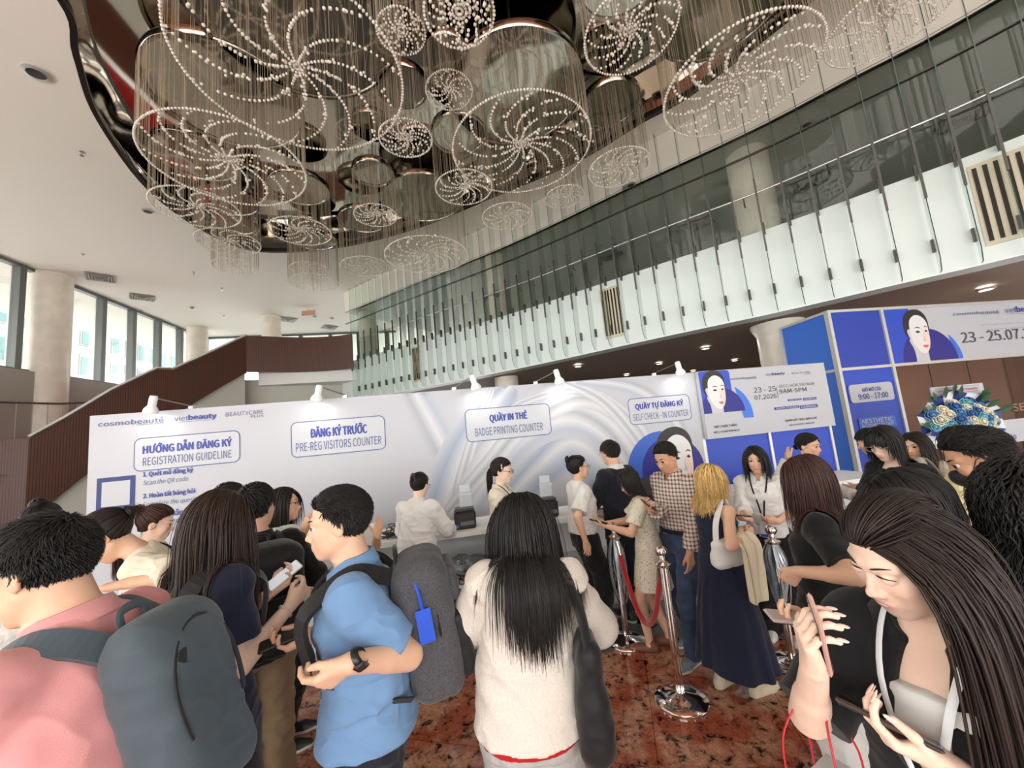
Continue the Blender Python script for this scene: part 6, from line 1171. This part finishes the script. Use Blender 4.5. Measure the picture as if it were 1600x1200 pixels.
Fp.hair('bob', BLK, n=2800, length=.24, bangs=True, w=.0028); Fp.top(K_black, 'top', 1.9, .016, hem=.8, hang=.95); Fp.trousers(K_black); Fp.shoes(SH_black); phone(in_hand(Fp, 1), 'grey phone seen past the shoulder of the smiling woman in black', S(190, 176, 170), S(50, 50, 54))
ACp = Person('woman in cream sweater with big curly black hair at right edge', 1606, 728, 1.08, face=-38, sex='f', pitch=.25, vx=.006, fat=1.12, armL={'h': (-.18, .25, 1.1)})
ACp.hair('long', BLK, n=3600, length=.23, w=.0028, curl=.6, volume=2.6, lift=.012, back=.5); ACp.top(K_cream, 'sweater', 1.9, .022, hem=.8, hang=1.0, wr=.007, fr=5); ACp.trousers(K_black); ACp.shoes(SH_black); ACp.backpack('black bag on the back of the woman in the cream sweater', K_blk_nylon, K_blk_nylon, size=(.13, .06, .14), zc=1.03, detail=None)
AAp = Person('man in black face mask looking down, before the flower stand', 1528, 716, 1.72, face=54, sex='m', lean=.1, bend=.15, pitch=.42, skin='tan', vx=.0052, anchor='hc', armL={'h': (-.15, .35, 1.1)})
AAp.hair('short', BLK, n=3200, length=.034, w=.0024, swept=1); AAp.top(K_dnavy, 'shirt', .7, .015, hem=.8, hang=.95, neck='collar'); AAp.trousers(K_black); AAp.shoes(SH_black)
AAp.mesh('face_mask', [EL(AAp.hd((0, .050, -.058)), (.058, .064, .050), AAp.Rh, .02), EL(AAp.hd((0, .100, -.04)), (.022, .022, .026), AAp.Rh, .03)], K_blk_nylon, .004)
for x in (-1, 1): MB().tube([AAp.W(AAp.hd(p)) for p in ((x * .055, .06, -.04), (x * .072, .02, .012), (x * .082, -.01, .02))], .0018, 5).build('mask_strap', K_blk_nylon, AAp.root, True)
# --- middle row
G_ = Person('woman in black T-shirt with red print and white trousers', 1246, 711, 2.02, face=48, sex='f', pitch=.2, skin='mid', vx=.0055, fat=1.05, armL={'px': (1246, 893, 1.86), 'fdir': (.3, .6, -.7), 'palm': (1, 0, 0), 'curl': 'loose', 'pole': (-.6, -1, 0)})
G_.hair('long', RBR, n=2800, length=.34, w=.003, back=.5); G_.top(K_black, 't_shirt', .8, .018, hem=.88, hang=1.05, wr=.006, fr=6); G_.trousers(K_white, wide=.05, wr=.006); G_.shoes(mat('shoe_white', S(222, 220, 215), .6))
b = MB(); yb = -.142
for st in ([(-.10, 1.28), (-.11, 1.18), (-.13, 1.05), (-.14, .98)], [(-.10, 1.28), (-.07, 1.18), (-.06, 1.08)], [(-.12, 1.14), (-.07, 1.16)], [(-.04, 1.25), (-.045, 1.12), (-.02, 1.1), (.0, 1.16)], [(.02, 1.2), (.015, 1.1), (.05, 1.1), (.05, 1.16), (.02, 1.15)]): b.tube([G_.W(G_.chp((x, yb - .004 + .35 * x * x, z))) for x, z in spline(st, 4)], .007, 5, flat=.4)
o = b.build('red_script_print', M_red_ink, G_.root, True)
Hh = Person('woman in white shirt with lanyard and badge, facing forward near blue panels', 1177, 697, 3.38, face=142, sex='f', pitch=.15, yaw=.05, vx=.0065, armR={'px': (1172, 812, 3.2), 'palm': (.4, 0, 1), 'fdir': (.6, .7, .2), 'curl': 'phone'}, armL={'px': (1216, 815, 3.2), 'palm': (.8, -.2, .4), 'fdir': (.9, .5, .1), 'curl': 'loose'})
Hh.hair('bob', BLK, n=1100, length=.27, w=.004, part=.01); Hh.top(K_white, 'shirt', 1.35, .018, hem=.9, neck='collar', wr=.007); Hh.trousers(K_black, wide=.04, off=.012); Hh.shoes(mat('shoe_white', S(222, 220, 215), .6)); Hh.lanyard(K_dnavy, z=1.02); phone(in_hand(Hh, 1), 'dark phone held by the woman with the white shirt and badge')
Ib = Person('blond woman in long navy sleeveless dress, seen from behind', 1108, 726, 2.86, face=-68, sex='f', pitch=.15, skin='mid', vx=.006, fat=1.05, armR={'px': (1168, 838, 2.70), 'fdir': (-.2, 1, .3), 'palm': (-1, 0, .2), 'curl': 'grip', 'pole': (.5, -.5, -1)}, armL={'h': (-.1, .3, 1.1)}, feet={'R': (.10, .08, -.1), 'L': (-.10, -.06, .1)})
Ib.hair('long', BLD, n=1600, length=.24, w=.0042, curl=.25, volume=2.0, back=.5, tone=.4); Ib.top(K_navy, 'bodice', None, .012, hem=.95, neck='wide', wr=.004); Ib.skirt(K_navy, .20, .10, fl=(7, .06)); Ib.shoes(SH_beige, SH_beige)
def draped(p, c, w, drop, m, label, cat, seed):
    g = np.random.default_rng(seed); V = []; nx, nz = 16, 18
    for j in range(nz):
        for i in range(nx):
            u = i / (nx - 1) * 2 - 1; v = j / (nz - 1); side_ = -1 if v < .42 else 1; t = abs(v - .42) / .58; x = u * w * (1 - .35 * t); y = side_ * (.045 + .02 * math.sin(u * 7 + v * 3)) * min(1, t * 6) ; z = -drop * (t if side_ > 0 else t * .6) + .01 * math.sin(u * 9 + seed); V.append(c + p.Rw @ np.array([y, x, z]) + np.array([.012 * math.sin(u * 11), 0, 0]))
    o = obj(label.split()[1] if 0 else cat.replace(' ', '_'), V, [(j * nx + i, j * nx + i + 1, (j + 1) * nx + i + 1, (j + 1) * nx + i) for j in range(nz - 1) for i in range(nx - 1)], m, None, True); md = o.modifiers.new('thick', 'SOLIDIFY'); md.thickness = .014; sb = o.modifiers.new('sub', 'SUBSURF'); sb.levels = sb.render_levels = 1; return tag(o, label, cat)
draped(Ib, Ib.W((Ib.el[1] + Ib.wr[1]) / 2 + np.array([0, .03, .05])), .10, .42, K_ivory, 'cream jacket draped over the forearm of the blond woman', 'jacket', 2)
def shoulder_bag(p, sd, label, m, cz, half, tilt=0, strapw=.02, yo=0., xo=.0):
    R = empty('shoulder_bag', p.W((sd * .2, 0, cz))); tag(R, label, 'bag'); hx, hy, hz = half; x0 = sd * (MK[p.sex]['ch'][2][1] * p.fat + .05 + hx + xo); c = np.array([x0, yo, cz]); V, Q = _sdf([BX(c, (hx, hy, hz), min(hx, .045), rx_(tilt), .02), BX(c + np.array([0, 0, -hz * .4]), (hx * 1.25, hy * .95, hz * .55), min(hx, .05), rx_(tilt), .04)], .006); obj('bag_body', p.W(wrinkle(V, Q, .005, 4, 6)), Q, m, R, True)
    for dy in (-1, 1):
        pts = spline([(x0, yo + dy * hy * .75, cz + hz * .85), (x0 * .93, yo + dy * hy * .5, (cz + hz + 1.42) / 2), (x0 * .70, dy * .03, 1.43), (x0 * .52, dy * .012, 1.455)], 5) if cz < 1.15 else spline([(x0, yo + dy * hy * .8, cz + hz * .7), (x0 * .95, dy * .05 + yo * .5, 1.33), (x0 * .68, dy * .015, 1.435)], 5)
        MB().tube([p.W(q) for q in pts], strapw, 8, flat=.3).build('strap', m, R, True)
    return R
shoulder_bag(Ib, 1, 'white slouchy shoulder bag under the arm of the blond woman', K_white, 1.08, (.045, .16, .10), strapw=.020, yo=-.07, xo=-.085)
shoulder_bag(Dn, 1, 'long black quilted tote bag on the right side of the hooded woman', K_blk_nylon, 1.0, (.045, .10, .20), strapw=.022, yo=-.08, xo=-.02)
Jm = Person('man in brown check shirt and jeans looking down at his phone', 1032, 694, 3.28, face=118, sex='m', pitch=.42, skin='tan', vx=.0058, fat=.95, armR={'px': (1022, 800, 3.12), 'fdir': (-.1, .8, .5), 'palm': (-.4, -.6, .6), 'curl': 'phone'}, armL={'px': (1078, 878, 3.1), 'fdir': (0, .1, -1), 'curl': 'relax'}, feet={'L': (-.10, .16, .15), 'R': (.10, -.10, -.1)})
Jm.hair('short', BLK, n=1800, length=.034, w=.003, swept=1); Jm.top(print_check('check_cloth', S(214, 202, 192), S(96, 66, 62), 34, .42), 'shirt', 1.92, .014, hem=.95, neck='collar', wr=.006); Jm.trousers(K_denim, off=.012, wr=.007); Jm.shoes(SH_grey)
Jm.mesh('belt', [LO(Jm.O - Jm.O, I3, [(.955, .172, .134), (.992, .170, .132)], .005)], K_black, .006); phone(in_hand(Jm, 1), 'brown phone held up by the man in the check shirt', S(90, 66, 58), S(60, 50, 50))
Kd = Person('woman in ivory polka dot dress with black bob, looking at phone', 972, 736, 3.46, face=72, sex='f', bend=.12, pitch=.55, vx=.006, skin='mid', armL={'px': (948, 822, 3.36), 'fdir': (.2, 1, .25), 'palm': (.2, 0, 1), 'curl': 'phone', 'pole': (-.3, -1, -.6)}, armR={'px': (946, 818, 3.58), 'fdir': (-.2, 1, .2), 'palm': (0, 0, 1), 'curl': 'loose'}, feet={'L': (-.08, .10, 0), 'R': (.08, -.08, 0)})
M_dots = print_dots('dotted_dress', S(228, 220, 202), S(84, 76, 70), 62, .22); Kd.hair('bob', BLK, n=1200, length=.175, w=.0036, bangs=True); Kd.top(M_dots, 'dress_bodice', .7, .014, hem=.95, neck='wide', flare=.02, wr=.004); Kd.skirt(M_dots, .575, .045, fl=(11, .03)); Kd.shoes(mat('sandal_brown', S(120, 74, 52), .5), mat('sandal_brown')); phone(in_hand(Kd, -1), 'black phone in the hands of the woman in the dotted dress')
Mb_ = Person('staff woman in white knotted blouse with hair bun and glasses', 900, 712, 3.80, face=-76, sex='f', vx=.006, skin='mid', fat=1.04, armR={'px': (915, 846, 3.55), 'fdir': (0, .1, -1), 'palm': (-1, 0, 0), 'curl': 'relax'}, armL={'h': (-.15, .3, 1.05)}, feet={'R': (.1, .02, .1), 'L': (-.1, .1, -.1)})
Mb_.hair('bun', BLK, n=900, w=.004, bun=(0, -.095, .085)); Mb_.glasses(); Mb_.top(K_white, 'blouse', .8, .018, hem=.955, hang=1.0, neck='collar', flare=.02, wr=.006); Mb_.trousers(K_black, wide=.05, wr=.006); Mb_.shoes(mat('sneaker_white_red', S(224, 218, 214), .6))
b = MB(); b.tube([Mb_.W(Mb_.wr[1] + Mb_.hm[1] @ np.array([.028 * math.cos(t), -.01, .022 * math.sin(t)])) for t in np.linspace(0, 6.28, 16)], .003, 5); b.build('bracelet', M_steel, Mb_.root, True)
MB().box(Mb_.W(Mb_.hd((.02, -.02, .128))), (.05, .02, .02), bev=.006).build('hair_clip', SH_beige, Mb_.root)
Ls = Person('man in dark suit at the self check-in counter, back turned', 950, 689, 4.02, face=32, sex='m', bend=.08, pitch=.15, vx=.007, armR={'h': (.1, .36, 1.05), 'palm': dn_}, armL={'h': (-.16, .36, 1.05), 'palm': dn_})
Ls.hair('short', DBR, n=900, length=.04, w=.004); Ls.top(K_dnavy, 'suit_jacket', 1.9, .02, hem=.74, hang=.97, wr=.004); Ls.collar(K_white, h=.045); Ls.trousers(K_dnavy); Ls.shoes(SH_black); Ls.glasses(M_steel)
Nn = Person('staff woman in white shirt with hair clip and glasses, behind long black hair', 785, 716, 3.76, face=-105, sex='f', pitch=.2, vx=.006, skin='fair', armR={'h': (.12, .3, 1.05)}, armL={'h': (-.12, .3, 1.05)})
Nn.hair('pony', DBR, n=900, length=.3, w=.004, bun=(0, -.10, .0)); Nn.glasses(); Nn.top(K_cream, 'shirt', 1.9, .02, hem=.9, hang=1.0, wr=.006, neck='collar'); Nn.skirt(K_black, .3, .05); Nn.shoes(SH_black); Nn.lanyard(K_dnavy, badge=False)
MB().box(Nn.W(Nn.hd((.074, .01, .05))), (.012, .03, .045), bev=.005).build('hair_clip', K_ivory, Nn.root)
Oo = Person('staff woman in white shirt with hair claw working at the counter, back turned', 657, 739, 3.74, face=-18, sex='f', bend=.16, pitch=.3, vx=.006, skin='fair', armR={'h': (.17, .36, 1.05), 'pole': (1, -.8, -.4)}, armL={'h': (-.15, .34, 1.05), 'pole': (-1, -.8, -.4)})
Oo.hair('bun', DBR, n=900, w=.004, bun=(0, -.10, .05), volume=.9); Oo.top(K_white, 'shirt', 1.85, .026, hem=.93, hang=1.0, neck='collar', wr=.014, fr=6, soff=.03); Oo.skirt(K_black, .12, .03, fl=(5, .03), off=.016); Oo.shoes(SH_black); Oo.glasses()
b = MB(); b.tube([Oo.W(Oo.hd(p)) for p in spline([(-.025, -.135, .02), (-.02, -.15, .07), (.0, -.145, .10), (.02, -.15, .07), (.025, -.135, .02)], 4)], .008, 6, flat=.5); b.build('hair_claw', mat('claw_brown', S(82, 62, 56), .3), Oo.root, True)
Pp = Person('woman with glasses and shoulder-length dark hair gesturing, in profile', 440, 762, 2.75, face=-72, sex='f', vx=.006, skin='mid', armR={'px': (474, 830, 2.62), 'fdir': (0, .5, 1), 'palm': (-.5, .6, .3), 'curl': 'pinch'}, armL={'px': (486, 832, 2.9), 'fdir': (0, .6, .9), 'palm': (.5, .6, .3), 'curl': 'loose'})
Pp.hair('bob', DBR, n=1200, length=.30, w=.004, part=.03); Pp.glasses(); Pp.top(K_white, 'blouse', 1.6, .016, hem=.85, hang=.97); Pp.trousers(K_black); Pp.shoes(SH_black)
Qm = Person('man in black shirt and khaki trousers with a black backpack', 398, 757, 2.18, face=42, sex='m', yaw=-.7, vx=.0058, fat=1.02, skin='mid', armR={'h': (.2, .3, 1.15)}, armL={'h': (-.2, .3, 1.15)})
Qm.hair('short', BLK, n=1400, length=.036, w=.0036); Qm.top(K_black, 'shirt', 1.2, .018, hem=.84, hang=.95, neck='collar'); Qm.trousers(K_khaki, wide=.02, wr=.008); Qm.shoes(SH_black)
Qm.backpack('bulky black backpack on the man in khaki trousers', K_blk_nylon, K_blk_nylon, size=(.165, .11, .25), zc=1.16, detail='pockets')
Rr_ = Person('spiky-haired man in cream shirt hidden behind the long brown hair', 356, 756, 2.62, face=-15, sex='m', vx=.007, skin='mid'); Rr_.hair('short', BLK, n=900, length=.042, w=.004); Rr_.top(K_cream, 'shirt', .8, .03, hem=.84, hang=1.0, flare=.02, wr=.009); Rr_.trousers(K_dnavy); Rr_.shoes(SH_black)
Sb = Person('woman in camel blazer with long auburn ponytail, in profile', 252, 790, 2.72, face=-58, sex='f', pitch=.3, vx=.0058, skin='fair', armR={'px': (290, 905, 2.6), 'fdir': (0, 1, 0), 'palm': (-1, 0, .3), 'curl': 'loose'}, armL={'h': (-.1, .35, 1.1)})
Sb.hair('pony', RBR, n=1200, length=.52, w=.004, bun=(0, -.105, .085)); Sb.top(K_tan, 'blazer', 1.9, .022, hem=.72, hang=1.0, wr=.006, neck='v'); Sb.trousers(K_black, wide=.03); Sb.shoes(SH_black)
Sb.mesh('blouse', [LO(Sb.Wp - Sb.Rc @ Sb.Wl, Sb.Rc, [(1.12, .05, .075, 0, .052), (1.24, .075, .075, 0, .056), (1.36, .07, .05, 0, .045)], .02)], K_white, .006)
MB().lathe([(.018, -.01), (.022, 0), (.018, .01)], n=12, M=Matrix.Translation(Sb.W(Sb.hd((0, -.108, .086)))) @ Matrix.Rotation(.8, 4, 'Y')).build('hair_tie', SH_black, Sb.root, True)
phone(Matrix.Translation(aty(238, 905, 2.1)) @ Matrix.Rotation(.5, 4, 'Z') @ Matrix.Rotation(2.2, 4, 'Y'), 'phone with bright screen held up beside the camel blazer', S(30, 30, 32), S(150, 200, 225), lit=.8)
Tt = Person('woman in cream top bending down with a black bag strap across her back', 166, 838, 2.1, face=122, sex='f', lean=.35, bend=.25, pitch=.75, vx=.006, anchor='hc', skin='mid', armL={'px': (196, 912, 1.95), 'fdir': (.3, 1, 0), 'palm': dn_}, armR={'h': (.1, .4, 1.0)})
Tt.hair('bun', DBR, n=900, w=.004, bun=(0, -.11, .02)); Tt.top(K_cream, 'top', .75, .018, hem=.82, hang=.95, wr=.008); Tt.trousers(K_dnavy); Tt.shoes(SH_black)
MB().tube([Tt.W(Tt.chp(p)) for p in spline([(.14, .09, 1.2), (.10, .06, 1.40), (.06, -.05, 1.42), (-.04, -.125, 1.25), (-.13, -.10, 1.08)], 5)], .026, 8, flat=.25).build('bag_strap', K_blk_nylon, Tt.root, True)
Uu = Person('person with black hair bun standing far left behind the man in pink', 72, 788, 2.5, face=20, sex='f', pitch=.3, vx=.0065); Uu.hair('bun', BLK, n=800, w=.004, bun=(0, -.07, .105)); Uu.top(M_cloth('grey_pattern', S(200, 198, 194), noise=(18, .35)), 'top', .8, .03, hem=.82, hang=1.0); Uu.trousers(K_black); Uu.shoes(SH_black)
Vv = Person('person in white shirt with raised open hand behind the man in blue polo', 520, 764, 3.3, face=-170, sex='m', vx=.006, skin='mid', armL={'px': (590, 838, 3.2), 'fdir': (-.15, .1, 1), 'palm': (.2, 1, .1), 'curl': 'open', 'pole': (-.6, -.4, -1)}); Vv.hair('short', BLK, n=1000, length=.036, w=.004); Vv.top(K_white, 'shirt', .9, .018, hem=.84, hang=.95, neck='collar'); Vv.trousers(K_black); Vv.shoes(SH_black)
# --- helpdesk side
Ww = Person('helpdesk woman in white shirt and black vest with low-tied hair', 1262, 677, 3.72, face=-158, sex='f', pitch=.2, yaw=.1, vx=.006, skin='mid', armR={'px': (1232, 716, 3.6), 'fdir': (.5, .3, .5), 'palm': (.3, 1, .1), 'curl': 'flat', 'pole': (.8, -.5, -1)}, armL={'h': (-.12, .3, 1.1)})
Ww.hair('bun', BLK, n=900, w=.004, bun=(0, -.10, -.03), volume=.7); Ww.top(K_white, 'shirt', 1.9, .014, hem=.88, neck='collar'); Ww.top(K_black, 'vest', None, .024, hem=.84, neck='wide', wr=.003); Ww.trousers(K_black, off=.01); Ww.shoes(SH_black); Ww.lanyard(mat('white_ribbon'), z=1.1)
Xx = Person('woman in black with glasses and bob with fringe, looking down', 1370, 668, 2.85, face=100, sex='f', bend=.1, pitch=.42, vx=.0058, skin='fair', armR={'h': (.12, .32, 1.1)}, armL={'h': (-.12, .32, 1.1)})
Xx.hair('bob', BLK, n=1300, length=.24, w=.004, bangs=True); Xx.glasses(M_steel); Xx.top(K_black, 'top', 1.2, .016, hem=.85, hang=.95, neck='v'); Xx.trousers(K_black); Xx.shoes(SH_black); shoulder_bag(Xx, -1, 'black bag with pale strap carried by the woman in black with fringe', K_greige, 1.0, (.05, .12, .11), strapw=.018)
Yy = Person('woman in greige jacket with long dark brown hair, half hidden', 1424, 675, 3.35, face=108, sex='f', pitch=.2, vx=.006, skin='mid', armL={'h': (-.15, .3, 1.2)}, armR={'h': (.15, .3, 1.1)}); Yy.hair('long', DBR, n=1300, length=.46, w=.004, back=.6); Yy.top(K_greige, 'jacket', 1.9, .022, hem=.76, hang=1.0, wr=.008); Yy.trousers(K_black); Yy.shoes(SH_black); MB().tube([Yy.W(Yy.chp(p)) for p in spline([(-.09, .12, 1.12), (-.10, .10, 1.32), (-.09, .0, 1.425), (-.09, -.11, 1.25)], 5)], .018, 8, flat=.3).build('bag_strap', K_greige, Yy.root, True)
Zz = Person('person in navy jacket bending at the helpdesk behind the woman with fringe', 1350, 671, 3.75, face=40, sex='m', lean=.15, bend=.2, pitch=.3, vx=.007, armL={'h': (-.2, .35, 1.1)}); Zz.hair('short', BLK, n=800, length=.04, w=.004); Zz.top(K_navy, 'jacket', 1.9, .024, hem=.78, hang=1.0); Zz.trousers(K_black); Zz.shoes(SH_black)
AB_ = Person('dark-haired person in pale yellow top standing before the flowers', 1498, 664, 2.6, face=20, sex='f', vx=.007); AB_.hair('bob', DBR, n=900, length=.26, w=.0042); AB_.top(K_lav, 'top', .8, .02, hem=.8, hang=1.0); AB_.trousers(K_dnavy); AB_.shoes(SH_black)
